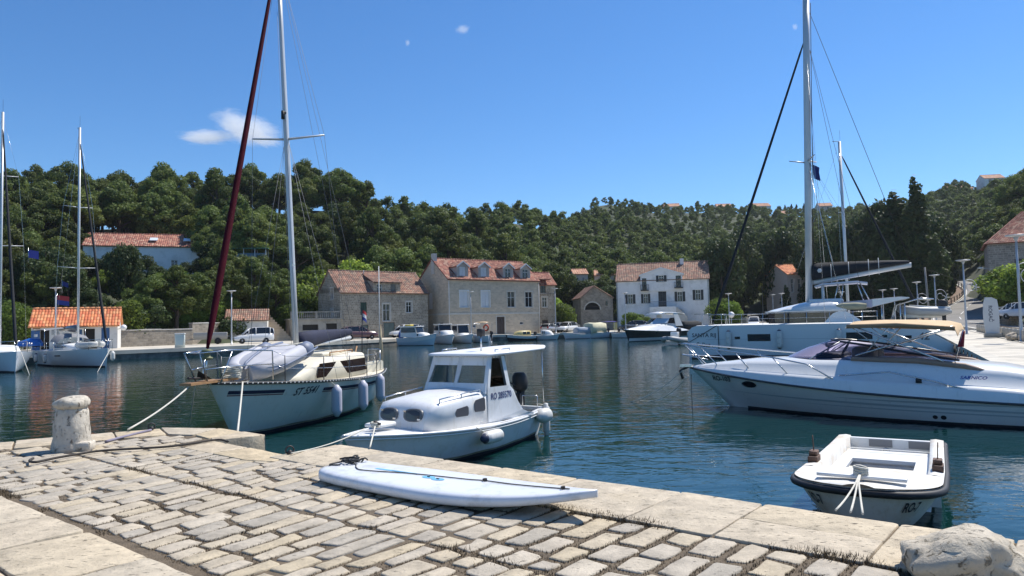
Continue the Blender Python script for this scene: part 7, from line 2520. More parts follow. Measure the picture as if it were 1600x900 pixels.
# transom inner face with outboard pads
MB().box(0.0, .09, -.68, .68, .1, .50).build('transom', INN, rb)
for y in (-.12, .42):
	MB().box(.085, .105, y - .16, y + .16, .38, .49).build('outboard_pad', pm('grey_pad', (.22, .22, .22), .7), rb)
rg_ = MB()
rg_.tube([(.12, -.05 + .05 * math.cos(a), .30 + .06 * math.sin(a)) for a in np.arange(0, 6.6, .5)], .012, 5)
rg_.build('ring', STEEL, rb)
for sd in (1, -1):
	p = hR.pt(.60, 1, sd)
	MB().rbox(p.x - .13, p.x + .13, p.y - sd * .07 - .06, p.y - sd * .07 + .06, p.z + .02, p.z + .10, .01).rbox(p.x - .10, p.x + .08, p.y - sd * .07 - .05, p.y - sd * .07 + .05, p.z + .10, p.z + .16, .01).build('rowlock_block', pm('brown_wood_block', (.13, .07, .045), .7, .2, 6), rb)
	MB().tube([(p.x, p.y - sd * .07, p.z + .16), (p.x, p.y - sd * .06, p.z + .36)], .007, 5).build('rowlock_pin', pm('rust_iron', (.12, .06, .04), .8), rb)
MB().rbox(rbL * .905, rbL * .945, -.45, .45, .615, .65, .01).build('deck_plate', GEL2, rb)
MB().tube([(rbL * .93, -.06, .64), (rbL * .93, -.06, .72), (rbL * .93, .06, .72), (rbL * .93, .06, .64)], .02).build('bitt', pm('dark_iron', (.05, .045, .045)), rb)
kn = MB()
for k in range(5):
	kn.tube([(rbL * .93 + .06 * math.cos(j * .8 + k), .0 + .07 * math.sin(j * .8 + k), .65 + .02 * k + .01 * math.sin(j)) for j in range(9)], .014, 4)
kn.build('bitt_rope', ROPE_W, rb)
v, f = text_mesh('RO-7', .17)
def pram_text(tc, sd, flip):
	mb = MB()
	out = []
	for a, b, c in v:
		t = tc - sd * (a / 1.15) * .115 * (1 if sd > 0 else 1)
		zt_ = hR.sheer(t); zk = hR.keel(t)
		q = (.34 + b * 1.0 - zk) / (zt_ - zk)
		P = hR.pt(t, q, sd)
		P2 = hR.pt(t - .01, q, sd); P3 = hR.pt(t, q + .03, sd)
		n_ = (P2 - P).cross(P3 - P).normalized()
		if n_.y * sd < 0: n_ = -n_
		out.append(P + n_ * .008)
	return mb.add(out, f)
for sd in (1, -1):
	pram_text(.945, sd, False).build('registration_lettering', TXT, rb, fixn=False)
# ------------------------------------------------------------------ catamaran
CA_STERN, CA_BOW = (23.9, 39.2), (11.0, 45.4)
ca, caL = heading_thing('catamaran', 'big white sailing catamaran with black stack pack boom and dark hull windows', 'catamaran', CA_STERN, CA_BOW)
class CatHull(Hull):
	def sheer(s, t):
		z = s.zm
		if t > .955: z -= (t - .955) / .045 * .42 * ((t - .955) / .045)
		if t < .13: z -= (.13 - t) / .13 * 1.25
		return z
CATW = pm('catamaran_gelcoat', (0.72, 0.75, 0.77), 0.25, .02, 1, coat=.3)
hK = CatHull(caL, 1.75, 2.02, 2.02, 2.02, draft=.35, trans=.85, rake=.12, bowp=2.6, vbow=.28, vmid=.16, tmax=.5, n=44)
hK.mesh().build('hull', CATW, ca)
hK.mesh().xf(Matrix.Translation((0, -5.9, 0))).build('hull', CATW, ca)
hK.stripe(.3, caL - .25, lambda x: .20, .26, 1, off=.006).build('boot_stripe', ANTIF, ca)
hK.stripe(2.2, caL - 1.2, lambda x: 1.18, .018, 1, off=.006, k=30).build('crease_line', pm('grey_crease', (.40, .43, .46), .5), ca)
for dy in (0, -5.9):
	mb = hK.deck(.12, 1, .0, .02, .05)
	mb.xf(Matrix.Translation((0, dy, 0))).build('hull_deck', GEL2, ca)
MB().box(2.0, 9.9, -5.4, -.5, .85, 1.95).build('bridge_deck', CATW, ca)
MB().tube([(caL - 1.0, -.1, 1.75), (caL - 1.0, -5.8, 1.75)], .14, 10).build('crossbeam', ALU, ca)
def pxl(px, y=-1.0):
	"""local x of the near hull for a photo column"""
	lo, hi = -2, caL + 1
	for _ in range(40):
		m_ = (lo + hi) / 2
		w = world_of(ca, (m_, y, 2))
		if 800 + 1120 * w.x / w.y > px: lo = m_
		else: hi = m_
	return lo
# coachroof with wrap-round windows
cx1, cx0 = pxl(1203), pxl(1322)
rings = []
for x, z0, w in ((cx1 + .15, 2.05, 1.9), (cx1 - .25, 2.05, 2.2), (cx0 + 1.8, 2.05, 2.35), (cx0, 2.05, 2.35)):
	rings.append([(x, -2.95 - w, z0), (x, -2.95 - w, z0 + .68), (x, -2.95 + w, z0 + .68), (x, -2.95 + w, z0)])
MB().loft(rings, True, True, False).build('saloon_windows', pm('brown_saloon_glass', (.045, .033, .035), .06, spec=.7), ca)
for k in (.28, .52, .76):
	x = cx0 + (cx1 - cx0) * k
	MB().box(x - .04, x + .04, -.72, -.56, 2.06, 2.72).build('window_mullion', BLK, ca)
MB().tube([(x, -.52, 2.05) for x in (cx0, cx1)], .03).build('window_sill', GEL2, ca)
sw = MB()
sw.extr([(cx0 + 1.3, -.50, 2.02), (cx0 - .9, -.50, 2.02), (cx0 - .35, -.50, 2.45), (cx0 + .2, -.50, 2.82), (cx0 + .75, -.50, 2.6)], (0, -.18, 0))
sw.build('side_wing', CATW, ca)
v, f = text_mesh('/\\', .35)
rings = []
xa = pxl(1193)
for x, zt_, w in ((xa, 2.78, 1.7), (xa - .25, 2.86, 2.25), (xa - 1.2, 3.08, 2.5), (xa - 2.4, 3.32, 2.55), (cx0 + .9, 3.38, 2.55), (cx0 + .25, 3.30, 2.5), (cx0 + .0, 3.0, 2.45)):
	rings.append([(x, -2.95 - w, 2.73), (x, -2.95 - w * 1.02, 2.80), (x, -2.95 - w * .9, zt_ - .12), (x, -2.95 - w * .6, zt_), (x, -2.95, zt_ + .06), (x, -2.95 + w * .6, zt_), (x, -2.95 + w * .9, zt_ - .12), (x, -2.95 + w * 1.02, 2.80), (x, -2.95 + w, 2.73)])
MB().loft(rings, True, True, True).build('coachroof', GEL, ca)
MB().rbox(cx0 + .2, cx0 + 2.1, -4.2, -1.6, 3.3, 3.5, .08).build('flybridge_coaming', GEL2, ca)
# flybridge hardtop with posts and struts
hx0, hx1 = pxl(1356, -2.5), pxl(1275, -2.5)
MB().loft([[(x, -2.95 + 1.25 * s_ * k, z) for s_ in (-1, -.9, 0, .9, 1)] + [(x, -2.95 + 1.25 * s_ * k, z - .10) for s_ in (1, 0, -1)] for x, z, k in ((hx1 + .05, 4.32, .8), (hx1 - .4, 4.44, 1), (hx0 + .6, 4.52, 1), (hx0, 4.42, .9))]).build('hardtop', pm('hardtop_white', (.62, .64, .70), .5, .05), ca)
MB().tube([(pxl(1286, -2), -1.9, 3.3), (pxl(1286, -2), -1.9, 4.36)], .10, 6).build('hardtop_post', ALU, ca)
for a, b in ((1302, 1310), (1313, 1318), (1360, 1345), (1350, 1340)):
	MB().tube([(pxl(a, -2), -1.9, 3.15), (pxl(b, -2), -1.9, 4.36)], .035, 5).build('hardtop_strut', STEEL, ca)
# cockpit canopy aft
kx0, kx1, kx2 = pxl(1420, -1), pxl(1362, -1), pxl(1300, -1)
MB().loft([[(x, y, z + (.06 if abs(y + 2.95) < 1 else 0)) for y in (-5.2, -2.95, -.7)] + [(x, y, z - th_) for y in (-.7, -2.95, -5.2)] for x, z, th_ in ((kx0, 3.42, .06), (kx0 + .4, 3.46, .16), (kx1, 3.36, .42))], True, True, False).build('cockpit_canopy', GEL, ca)
MB().loft([[(x, y, z) for y in (-5.2, -.7)] + [(x, y, z - th_) for y in (-.7, -5.2)] for x, z, th_ in ((kx1 + .01, 3.36, .45), (kx2, 3.22, .14))], True, True, False).build('side_blind', pm('pale_lilac_blind', (.50, .48, .56), .7, .1), ca)
rg = [[(kx1 + .3 + (kx2 - kx1 - .3) * t, -.62 + r * math.cos(a), 2.98 + .02 * t + r * math.sin(a)) for a in np.arange(0, 6.2, .785)] for t, r in ((0, .17), (.3, .22), (.7, .2), (1, .05))]
MB().loft(rg).build('rolled_screen', pm('khaki_roll', (.34, .32, .22), .9, .1), ca)
for px in (1405, 1412, 1376, 1345):
	x = pxl(px, -1)
	MB().tube([(x, -.85, 1.6), (x, -.85, 3.1)], .04, 6).build('canopy_post', STEEL, ca)
MB().rbox(pxl(1400), pxl(1340), -4.8, -1.2, 1.5, 2.1, .06).build('cockpit_seating', GEL2, ca)
# mast, boom, stack pack, rig
mw = at_d(1264, 468, 44.2)
dx, dy = mw.x - ca.location.x, mw.y - ca.location.y
a_ = ca.rotation_euler.z
mlx, mly = dx * math.cos(a_) + dy * math.sin(a_), -dx * math.sin(a_) + dy * math.cos(a_)
tilt = -.030
MT = lambda z: mlx + tilt * (z - 3.4)
MB().loft([[(MT(z) + .20 * math.cos(a), mly + .13 * math.sin(a), z) for a in np.arange(0, 6.2, .5236)] for z in (3.2, 10, 18, 22.5)]).build('mast', ALU, ca)
MB().tube([(mlx - .28, mly, 3.4), (MT(22) - .26, mly, 22)], .02, 4).build('halyard', ROPE_D, ca)
for sgn in (1, -1):
	MB().tube([(MT(12), mly, 12.1), (MT(12) - .45, mly + sgn * 1.15, 12.2)], [.06, .035], 6).build('spreader', ALU, ca)
MB().tube([(MT(12) + .1, mly, 12.0), (MT(12) + 1.05, mly + .3, 12.15)], [.05, .03], 6).build('spreader', ALU, ca)
be = Vector((pxl(1426, -2.9), -2.9, 5.38)); bs = Vector((mlx - .25, mly, 4.55))
MB().loft([[(p.x, p.y + w * math.cos(a), p.z + h_ * math.sin(a)) for a in np.arange(.4, 6.6, .785)] for p, w, h_ in ((bs, .12, .16), (bs.lerp(be, .5), .12, .17), (be, .1, .16))]).build('boom', ALU, ca)
rg = []
for t, h_ in ((0.0, .95), (.06, 1.0), (.3, .82), (.6, .56), (.85, .30), (.98, .14)):
	p = bs.lerp(be, t)
	rg.append([(p.x, p.y - .2, p.z + .12), (p.x, p.y - .26, p.z + .12 + h_ * .5), (p.x, p.y - .03, p.z + .12 + h_), (p.x, p.y + .03, p.z + .12 + h_ + .02 * math.sin(9 * t)), (p.x, p.y + .26, p.z + .12 + h_ * .5), (p.x, p.y + .2, p.z + .12)])
MB().loft(rg, True, True, True).build('stack_pack', BLACKC, ca)
p = bs.lerp(be, .08)
MB().lathe([(.01, 0), (.14, .002), (.14, .01), (.01, .012)], 6).xf(Matrix.Translation((p.x, p.y + .27, p.z + .62)) @ Matrix.Rotation(R2D(-90), 4, 'X')).build('sail_badge', W_FRAME, ca)
for t in (.2, .38, .58, .68):
	p = bs.lerp(be, t)
	MB().tube([(p.x, p.y + .28, p.z - .25), (p.x + .02, p.y + .26, p.z + .95 - t * .3)], .018, 4).build('batten_strap', W_FRAME, ca)
	MB().tube([(p.x, p.y + .25, p.z + .1), (MT(12) - .1, mly + .1, 12)], .006, 4).build('lazy_jack', ROPE_D, ca)
MB().tube([be, (MT(22), mly, 22)], .014, 4).build('topping_lift', ROPE_D, ca)
fb = Vector((caL - 1.0, -2.95, 2.0)); ft = Vector((MT(19.6) + .15, mly, 19.6))
MB().tube([fb, fb.lerp(ft, .02), fb.lerp(ft, .1), fb.lerp(ft, .5), fb.lerp(ft, .96), ft], [.03, .06, .10, .085, .06, .03], 8).build('furled_genoa', BLACKC, ca)
for sgn, xo in ((1, -.6), (-1, -.6), (1, -1.3), (-1, -1.3)):
	MB().tube([(mlx + xo * 1.6, -2.95 + sgn * 3.1, 2.05), (MT(19 if xo > -1 else 12), mly, 19 if xo > -1 else 12)], .010, 4).build('shroud', STEEL, ca)
for xo, yy_, zt_ in ((-.3, .4, 21), (-.5, -.3, 21), (-3.0, .6, 19.5), (-3.6, -.8, 19.5)):
	MB().tube([(mlx + xo, mly + yy_, 3.4), (MT(zt_) - .1, mly, zt_)], .010, 4).build('halyard', ROPE_D, ca)
fg = thing('flag', 'blue courtesy flag under the spreader of the catamaran mast', 'flag', world_of(ca, (MT(11) - .35, mly + .6, 11.2)), a_)
MB().tube([(0, 0, .9), (0, 0, -.9)], .008, 4).build('halyard', ROPE_D, fg)
MB().grid([[(-.02 - .34 * k + .03 * math.sin(5 * u), .06 * math.sin(4 * k + 3 * u), .5 - .85 * u - .2 * k) for u in (0, .35, .7, 1)] for k in (0, .4, .8, 1)]).build('cloth', pm('navy_flag_cloth', (.02, .03, .16), .8), fg)
# windows, lettering, fenders, rails
def hull_rect(px0, px1, py0, py1, mat, name):
	x0, x1 = pxl(px1, .8), pxl(px0, .8)
	d_ = world_of(ca, ((x0 + x1) / 2, .85, 1)).y
	hz = 506 - .022 * ((px0 + px1) / 2 - 800)
	z1, z0 = EYE + (hz - py0) / 1120 * d_, EYE + (hz - py1) / 1120 * d_
	rows = [[hK.proj(x0 + (x1 - x0) * i / 4, z0 + (z1 - z0) * j / 2, 1, .012) for i in range(5)] for j in range(3)]
	MB().grid(rows).build(name, mat, ca)
hull_rect(1165, 1201, 522, 533, G_DARK, 'hull_window')
hull_rect(1144.5, 1153, 526, 530, G_DARK, 'small_hull_window')
hull_rect(1319, 1360, 519, 530, G_DARK, 'hull_window')
hull_rect(1373, 1383, 523, 527, G_DARK, 'small_hull_window')
hull_rect(1411, 1421, 524, 535, BLK, 'escape_hatch')
TXG = pm('grey_lettering', (.10, .12, .14), .5)
hK.text('SANTA RIJ', pxl(1095, .8), 1.42, .34, 1, off=.014).build('name_lettering', TXG, ca, fixn=False)
hK.text('Salina', pxl(1092, .8), .82, .42, 1, shear=.35, off=.014).build('script_lettering', TXG, ca, fixn=False)
hK.text('42', pxl(1440, .8), 1.22, .55, 1, shear=.1, off=.014).build('number_lettering', TXG, ca, fixn=False)
for i, (px, lab) in enumerate(((1135, 'nearest its bow'), (1215, 'right of the long hull window'), (1308, 'below the coachroof end'), (1392, 'nearest its stern'))):
	x = pxl(px, .9)
	yk = hK.proj(x, 1.2, 1, 0).y
	fender(ca, (x, yk + .20, 1.15), .17, 1.05, FEND_W, 'tall white fender on the flank of the catamaran, ' + lab, 'fenders on the catamaran', (x, yk - .1, 2.0), end=FEND_B)
prevs = []
for i in range(9):
	t = .25 + .085 * i
	p = hK.pt(t, 1, 1); p.y -= .1
	MB().tube([p, p + Vector((0, 0, .68))], .014, 5).build('stanchion', STEEL, ca)
	prevs.append(p)
for h_ in (.66, .36):
	MB().tube([p + Vector((0, 0, h_)) for p in prevs], .008, 4).build('lifeline', STEEL, ca)
	MB().tube([p + Vector((0, -5.7, h_)) for p in prevs], .008, 4).build('lifeline', STEEL, ca)
bp_ = MB()
for dy in (0, -5.9):
	bp_.tube([(caL - 1.5, dy + .3, 2.0), (caL - 1.45, dy + .3, 2.75), (caL - .5, dy, 2.75), (caL - 1.45, dy - .3, 2.75), (caL - 1.5, dy - .3, 2.0)], .018, 5)
bp_.build('pulpit', STEEL, ca)
MB().tube([hK.pt(.86, 1, 1) + Vector((0, .02, 0)), (hK.pt(.86, 1, 1).x, hK.pt(.86, .5, 1).y + .05, .9), (hK.pt(.86, 1, 1).x - .0, hK.pt(.86, .3, 1).y + .05, .2)], .022, 5).build('dark_line', ROPE_D, ca)
MB().tube([hK.pt(.865, 1, 1) + Vector((0, .02, 0)), (caL + .1, .2, .85)], .022, 5).build('dark_line', ROPE_D, ca)
# davits and hanging dinghy
dvx = pxl(1418, -2)
for y in (-1.9, -4.0):
	MB().tube([(dvx + 1.0, y, 1.6), (dvx + .6, y, 3.0), (dvx - .6, y, 3.35), (dvx - 1.3, y, 3.3)], .05, 6).build('davit', STEEL, ca)
hd = thing('inflatable_dinghy', 'grey rubber dinghy with black outboard hanging from the catamaran davits', 'dinghy', world_of(ca, (pxl(1440, -2.5), -2.9, 2.55)), a_ + R2D(12))
for sgn in (1, -1):
	MB().tube([(-1.35, sgn * .6, .0), (-.9, sgn * .62, .02), (.3, sgn * .6, .05), (.9, sgn * .4, .16), (1.2, 0, .22)], [.12, .26, .26, .25, .22], 10).build('side_tube', pm('grey_dinghy_tube', (.38, .38, .37), .5, .08), hd)
MB().loft([[(x, -.5 * k, -.22), (x, 0, -.34), (x, .5 * k, -.22), (x, .5 * k, -.05), (x, -.5 * k, -.05)] for x, k in ((-1.2, 1), (.4, 1), (1.0, .35))]).build('bottom', GEL2, hd)
MB().tube([(-1.3, .6, .22), (-.2, .64, .28), (.8, .42, .4)], .07, 6).build('cover_roll', W_FRAME, hd)
outboard(hd, -1.0, .45, .25, 1.1)
# ------------------------------------------------------------------ generic cruising yacht
def yacht(label, stern, bow, B, free, mast_x, mast_z, spreaders, hullm, seed, hood=True, group=None, jib=BLACKC, boom=True, lean=0.0, detail=True):
	t, L = heading_thing('sailing_yacht', label, 'sailing yacht', stern, bow, group)
	h = Hull(L, B, free * .95, free * .95, free * 1.08, draft=.4, trans=.85, rake=.25, trake=-.3, bowp=2.2, vbow=.7, vmid=.24, tmax=.4)
	h.mesh().build('hull', hullm, t)
	h.stripe(.3, L - .35, lambda x: .10, .16, 1).build('boot_stripe', ANTIF, t)
	h.stripe(.3, L - .35, lambda x: .10, .16, -1).build('boot_stripe', ANTIF, t)
	h.deck(0, 1, .02, .02, .06).build('deck', GEL2, t)
	trunk(t, h, [(L * .30, B * .30, free * .95, B * .27, free + .42), (L * .5, B * .30, free * .95, B * .27, free + .40), (L * .66, B * .24, free, B * .2, free + .22), (L * .74, B * .16, free, B * .1, free + .05)], GEL2)
	for sgn in (1, -1):
		MB().extr([(L * .34, sgn * B * .302, free + .14), (L * .5, sgn * B * .302, free + .13), (L * .56, sgn * B * .28, free + .24), (L * .34, sgn * B * .29, free + .32)], (0, sgn * .015, 0)).build('cabin_window', G_DARK, t)
		h.stripe(L * .5, L * .58, .34, .09, sgn).build('hull_window', G_DARK, t)
	ml = lambda z: mast_x + lean * z
	MB().loft([[(mast_x + .11 * math.cos(a), .08 * math.sin(a) + lean * z, z) for a in np.arange(0, 6.2, .6283)] for z in (free, mast_z * .5, mast_z)]).build('mast', ALU, t)
	MB().tube([(mast_x, lean * mast_z, mast_z), (mast_x - .5, lean * mast_z, mast_z + .05)], .02, 4).tube([(mast_x + .05, lean * mast_z, mast_z), (mast_x + .05, lean * mast_z, mast_z + .9)], .008, 4).build('masthead_gear', BLK, t)
	for z, w in spreaders:
		for sgn in (1, -1):
			MB().tube([(mast_x, lean * z, z), (mast_x - .2, sgn * w + lean * z, z + .08)], [.035, .02], 5).build('spreader', ALU, t)
	for sgn in (1, -1):
		pts = [(mast_x - .2, sgn * B * .44, free)] + [(mast_x - .2, sgn * w + lean * z, z + .08) for z, w in sorted(spreaders)] + [(mast_x, lean * mast_z, mast_z - .3)]
		MB().tube(pts, .007, 4).build('shroud', STEEL, t)
	MB().tube([(.1, 0, free), (mast_x, lean * mast_z, mast_z)], .007, 4).build('backstay', STEEL, t)
	a, b = Vector((L - .2, 0, free * 1.08 + .35)), Vector((mast_x + .12, lean * mast_z, mast_z * .93))
	MB().tube([a, a.lerp(b, .02), a.lerp(b, .12), a.lerp(b, .6), a.lerp(b, .97), b], [.03, .09, .10, .075, .05, .02], 8).build('furled_jib', jib, t)
	if boom:
		MB().tube([(mast_x - .1, 0, free + 1.35), (mast_x - L * .36, 0, free + 1.45)], .07, 7).build('boom', ALU, t)
		MB().loft([[(mast_x - .15 - L * .35 * q, r * .6 * math.cos(a), free + 1.55 + r * math.sin(a)) for a in np.arange(0, 6.2, .785)] for q, r in ((0, .1), (.05, .3), (.5, .22), (1, .08))]).build('sail_cover', GREYC if jib is BLACKC else NAVY, t)
	if hood:
		HG = pm('grey_sprayhood', (.22, .22, .23), .85, .1)
		rows = []
		for x, zz in ((L * .46, .42), (L * .43, .8), (L * .38, 1.08), (L * .30, 1.12)):
			rows.append([(x, B * .34 * k, free + .1 + zz * (1 - .28 * k * k) - (.0 if abs(k) < .9 else .3)) for k in (-1, -.8, -.4, 0, .4, .8, 1)])
		MB().grid(rows[1:]).build('sprayhood', HG, t)
		MB().grid(rows[:2]).build('sprayhood_window', CLEARG, t)
		rows = [[(x, B * .40 * k, free + 1.65 + zz - .15 * k * k) for k in (-1, -.5, 0, .5, 1)] for x, zz in ((L * .27, -.06), (L * .2, .02), (L * .06, .0), (L * .02, -.1))]
		MB().grid(rows).build('bimini', HG, t)
		for x in (L * .25, L * .05):
			for sgn in (1, -1):
				MB().tube([(x, sgn * B * .4, free + .1), (x, sgn * B * .4, free + 1.5)], .02, 5).build('bimini_leg', STEEL, t)
	pl_ = MB()
	for sgn in (1, -1):
		pl_.tube([(L - 1.3, sgn * B * .22, free), (L - 1.25, sgn * B * .22, free + .7), (L - .1, sgn * .1, free + .75), (L - .05, 0, free + .1)], .018, 5)
	pl_.build('bow_pulpit', STEEL, t)
	for sgn in (1, -1):
		ps = []
		for tt in (.12, .25, .38, .51, .64, .77):
			p = h.pt(tt, 1, sgn); p.y -= sgn * .06
			MB().tube([p, p + Vector((0, 0, .62))], .014, 4).build('stanchion', STEEL, t)
			ps.append(p)
		for hh in (.6, .32):
			MB().tube([p + Vector((0, 0, hh)) for p in ps] + [Vector((L - 1.25, sgn * B * .22, free + hh + .06))], .007, 4).build('lifeline', STEEL, t)
	return t, h, L
GELB = pm('yacht_white', (.72, .75, .78), .25, .02, coat=.3)
b2 = at_z(168, 574); s2 = at_z(84, 569.5)
y2, h2, L2 = yacht('white sailing yacht with grey sprayhood moored in front of the orange roofed hut', (s2.x - .6, s2.y + .8), (b2.x, b2.y), 3.5, 1.22, 5.6, 18.0, ((7.3, 1.35), (11.9, 1.0)), GELB, 1)
b1 = at_z(25, 583)
y1, h1, L1 = yacht('white sailing yacht cut off by the left picture edge', (b1.x - 7.6, b1.y + 8.0), (b1.x, b1.y), 3.6, 1.25, 4.9, 18.0, ((8.6, 1.35), (13.5, 1.0)), GELB, 2, hood=False)
for i, t in enumerate((.22, .42)):
	p = h2.pt(t, 1, -1)
	fender(y2, (p.x, p.y - .16, .62), .14, .6, FEND_W, 'white fender on the side of the left yacht, ' + ('the one nearer the stern' if i == 0 else 'the one amidships'), 'fenders on the left yacht', (p.x, p.y, p.z), end=FEND_B)
p = h2.pt(.93, 1, 1)
fender(y2, (p.x, p.y + .2, .75), .15, .6, FEND_W, 'white fender on the right bow of the left yacht', 'fenders on the left yacht', (p.x, p.y, p.z))
dd_ = thing('inflatable_dinghy', 'pale inflatable dinghy stowed on the foredeck of the left yacht', 'dinghy', world_of(y2, (L2 * .74, 0, 1.55)), y2.rotation_euler.z)
for sgn in (1, -1):
	MB().tube([(-1.3, sgn * .55, 0), (.2, sgn * .58, 0), (1.0, sgn * .35, .05), (1.25, 0, .06)], [.16, .22, .2, .18], 10).build('side_tube', pm('pale_dinghy_tube', (.55, .54, .50), .6, .06), dd_)
MB().box(-1.2, .6, -.45, .45, -.02, .16).build('bottom', GEL2, dd_)
outboard(y2, .1, 1.1, 1.75, 1.0, W_FRAME)
# blue covered canoe on the left yacht's stern quarter
kc = world_of(y1, (L1 * .30, 1.2, 1.45))
kk = thing('blue_canoe', 'bright blue upturned canoe lying between the two left yachts', 'canoe', (*dist_pt(46, 55.5), 1.5), R2D(15))
MB().loft([[(x, .38 * k * math.cos(a), .0 + .62 * k * max(0, math.sin(a)) ** .8) for a in np.linspace(0, math.pi, 9)] for x, k in ((-.95, .1), (-.7, .6), (0, 1), (.7, .9), (.95, .3))], False, False).build('shell', pm('bright_blue_plastic', (.02, .14, .50), .35), kk)
MB().box(-.85, .85, -.34, .34, -.08, -.005).build('rack', BLK, kk)
for (p, lab, m1, m2, yh) in ((world_of(y1, (L1 * .55, 1.4, 8.0)), 'purple blue flag flying on the leftmost yacht rigging', pm('purple_flag', (.12, .10, .42), .8), pm('purple_flag', (.12, .10, .42)), 0), (world_of(y2, (.2, .2, 5.2)), 'red and blue ensign at the stern of the left yacht', pm('flag_red', (.45, .04, .04)), pm('flag_blue', (.03, .05, .25)), 1), (world_of(y2, (5.3, -1.0, 6.0)), 'small blue burgee under the spreader of the left yacht', pm('navy_flag_cloth', (.02, .03, .16)), pm('navy_flag_cloth', (.02, .03, .16)), 2)):
	f_ = thing('flag', lab, 'flag', p, 0)
	s_ = (.55, .75, .35)[yh]
	MB().tube([(0, 0, -3.0 if yh == 1 else -.6), (0, 0, .4)], .014, 4).build('staff', STEEL, f_)
	MB().grid([[(.02 + s_ * 1.3 * k, .06 * math.sin(6 * k), .3 - s_ * u - .15 * k) for u in (0, .5)] for k in (0, .33, .66, 1)]).build('cloth', m1, f_)
	MB().grid([[(.02 + s_ * 1.3 * k, .06 * math.sin(6 * k), .3 - s_ * u - .15 * k) for u in (.5, 1)] for k in (0, .33, .66, 1)]).build('cloth', m2, f_)
# yacht whose mast stands behind the catamaran
yb, hb_, Lb = yacht('sailing yacht hidden behind the catamaran, only its raked white mast rising above', (20.3, 55.5), (30.3, 52.3), 3.2, 1.2, 5.2, 15.9, ((10.4, .95), (5.4, .8)), GELB, 3, hood=False, lean=.055)
# ------------------------------------------------------------------ small boats along the far quay
def cabin_boat(label, px_s, px_b, d_s, d_b, B=2.2, free=.8, hullm=None, cabin=(.3, .62, 1.0), cabm=None, roof=None, wheel=None, bow_up=.35, motor=True, tarp=None, band=None, wl='white'):
	s_, b_ = dist_pt(px_s, d_s), dist_pt(px_b, d_b)
	t, L = heading_thing('moored_boat', label, 'boat', s_, b_, 'small boats along the far quay')
	h = Hull(L, B, free, free * .95, free + bow_up, draft=.3, trans=.75, rake=.5, bowp=2.0, vbow=.7, vmid=.3)
	h.mesh().build('hull', hullm or GELB, t)
	for sgn in (1, -1):
		h.stripe(.2, L - .5, lambda x: .05, .1, sgn).build('boot_stripe', ANTIF, t)
		if band:
			h.stripe(.15, L - .25, .05, free * .45, sgn, off=.01).build('hull_band', band, t)
	h.deck(.45, 1, .02, .02, .05).build('deck', GEL2, t)
	MB().grid([[h.pt(q, 1, 1) + Vector((0, -.08, 0)), h.pt(q, .5, 1) + Vector((0, -.1, 0)), h.pt(q, .5, -1) + Vector((0, .1, 0)), h.pt(q, 1, -1) + Vector((0, .08, 0))] for q in np.linspace(.01, .46, 6)]).build('cockpit', GEL2, t)
	MB().tube(h.edge(0, .99, 1, .01, 0), .035, 5).tube(h.edge(0, .99, -1, .01, 0), .035, 5).build('gunwale', GEL2, t)
	if cabin:
		x0, x1, zc_ = cabin[0] * L, cabin[1] * L, cabin[2]
		w = B * .36
		MB().loft([[(x, -w * k, free - .1), (x, -w * k * .92, z), (x, 0, z + .06), (x, w * k * .92, z), (x, w * k, free - .1)] for x, z, k in ((x0, zc_, 1), (x1 - .5, zc_, 1), (x1, zc_ - .12, .9), (x1 + .5, free + .08, .6))]).build('cabin', cabm or GEL2, t)
		for sgn in (1, -1):
			a = x0 + .15
			n_ = 2
			for i in range(n_):
				xa, xb = a + (x1 - .6 - a) * i / n_ + .05, a + (x1 - .6 - a) * (i + 1) / n_ - .05
				MB().extr([(xa, sgn * w * 1.0, free + (zc_ - free) * .35), (xb, sgn * w * 1.0, free + (zc_ - free) * .35), (xb, sgn * w * .96, zc_ - .1), (xa, sgn * w * .96, zc_ - .1)], (0, sgn * .02, 0)).build('cabin_window', G_DARK, t)
	if wheel:
		x0, x1, zw = wheel[0] * L, wheel[1] * L, wheel[2]
		zb0 = cabin[2] if cabin else free
		w = B * .36
		for sgn in (1, -1):
			MB().extr([(x0, sgn * w, zb0 - .5), (x1 + .25, sgn * w, zb0 - .5), (x1 + .25, sgn * w, zb0), (x1, sgn * w * .93, zw), (x0, sgn * w * .93, zw)], (0, sgn * .03, 0)).build('wheelhouse_side', cabm or GEL2, t)
			MB().extr([(x0 + .1, sgn * (w + .035), zb0 + .06), (x1 + .1, sgn * (w + .035), zb0 + .06), (x1 - .08, sgn * (w * .95 + .035), zw - .1), (x0 + .1, sgn * (w * .95 + .035), zw - .1)], (0, sgn * .01, 0)).build('wheelhouse_window', G_DARK, t)
		MB().extr([(x1 + .28, -w * .9, zb0 + .02), (x1 + .28, w * .9, zb0 + .02), (x1 + .03, w * .86, zw - .06), (x1 + .03, -w * .86, zw - .06)], (.02, 0, 0)).build('windscreen', G_DARK, t)
		MB().rbox(x0 - .2, x1 + .2, -w - .08, w + .08, zw, zw + .09, .04).build('wheelhouse_roof', roof or GEL, t)
	if tarp:
		x0, x1, zt_, tm = tarp[0] * L, tarp[1] * L, tarp[2], tarp[3]
		w = B * .42
		MB().loft([[(x, -w * k, free - .02), (x, -w * .9 * k, z - .15), (x, 0, z), (x, w * .9 * k, z - .15), (x, w * k, free - .02)] for x, z, k in ((x0, zt_ - .1, 1), (x0 + .3, zt_, 1), ((x0 + x1) / 2, zt_ - .06, 1), (x1 - .3, zt_, 1), (x1, zt_ - .15, .95))]).build('canvas_cover', tm, t)
	if motor:
		outboard(t, -.15, 0, free + .15, 1.1)
	return t, h, L
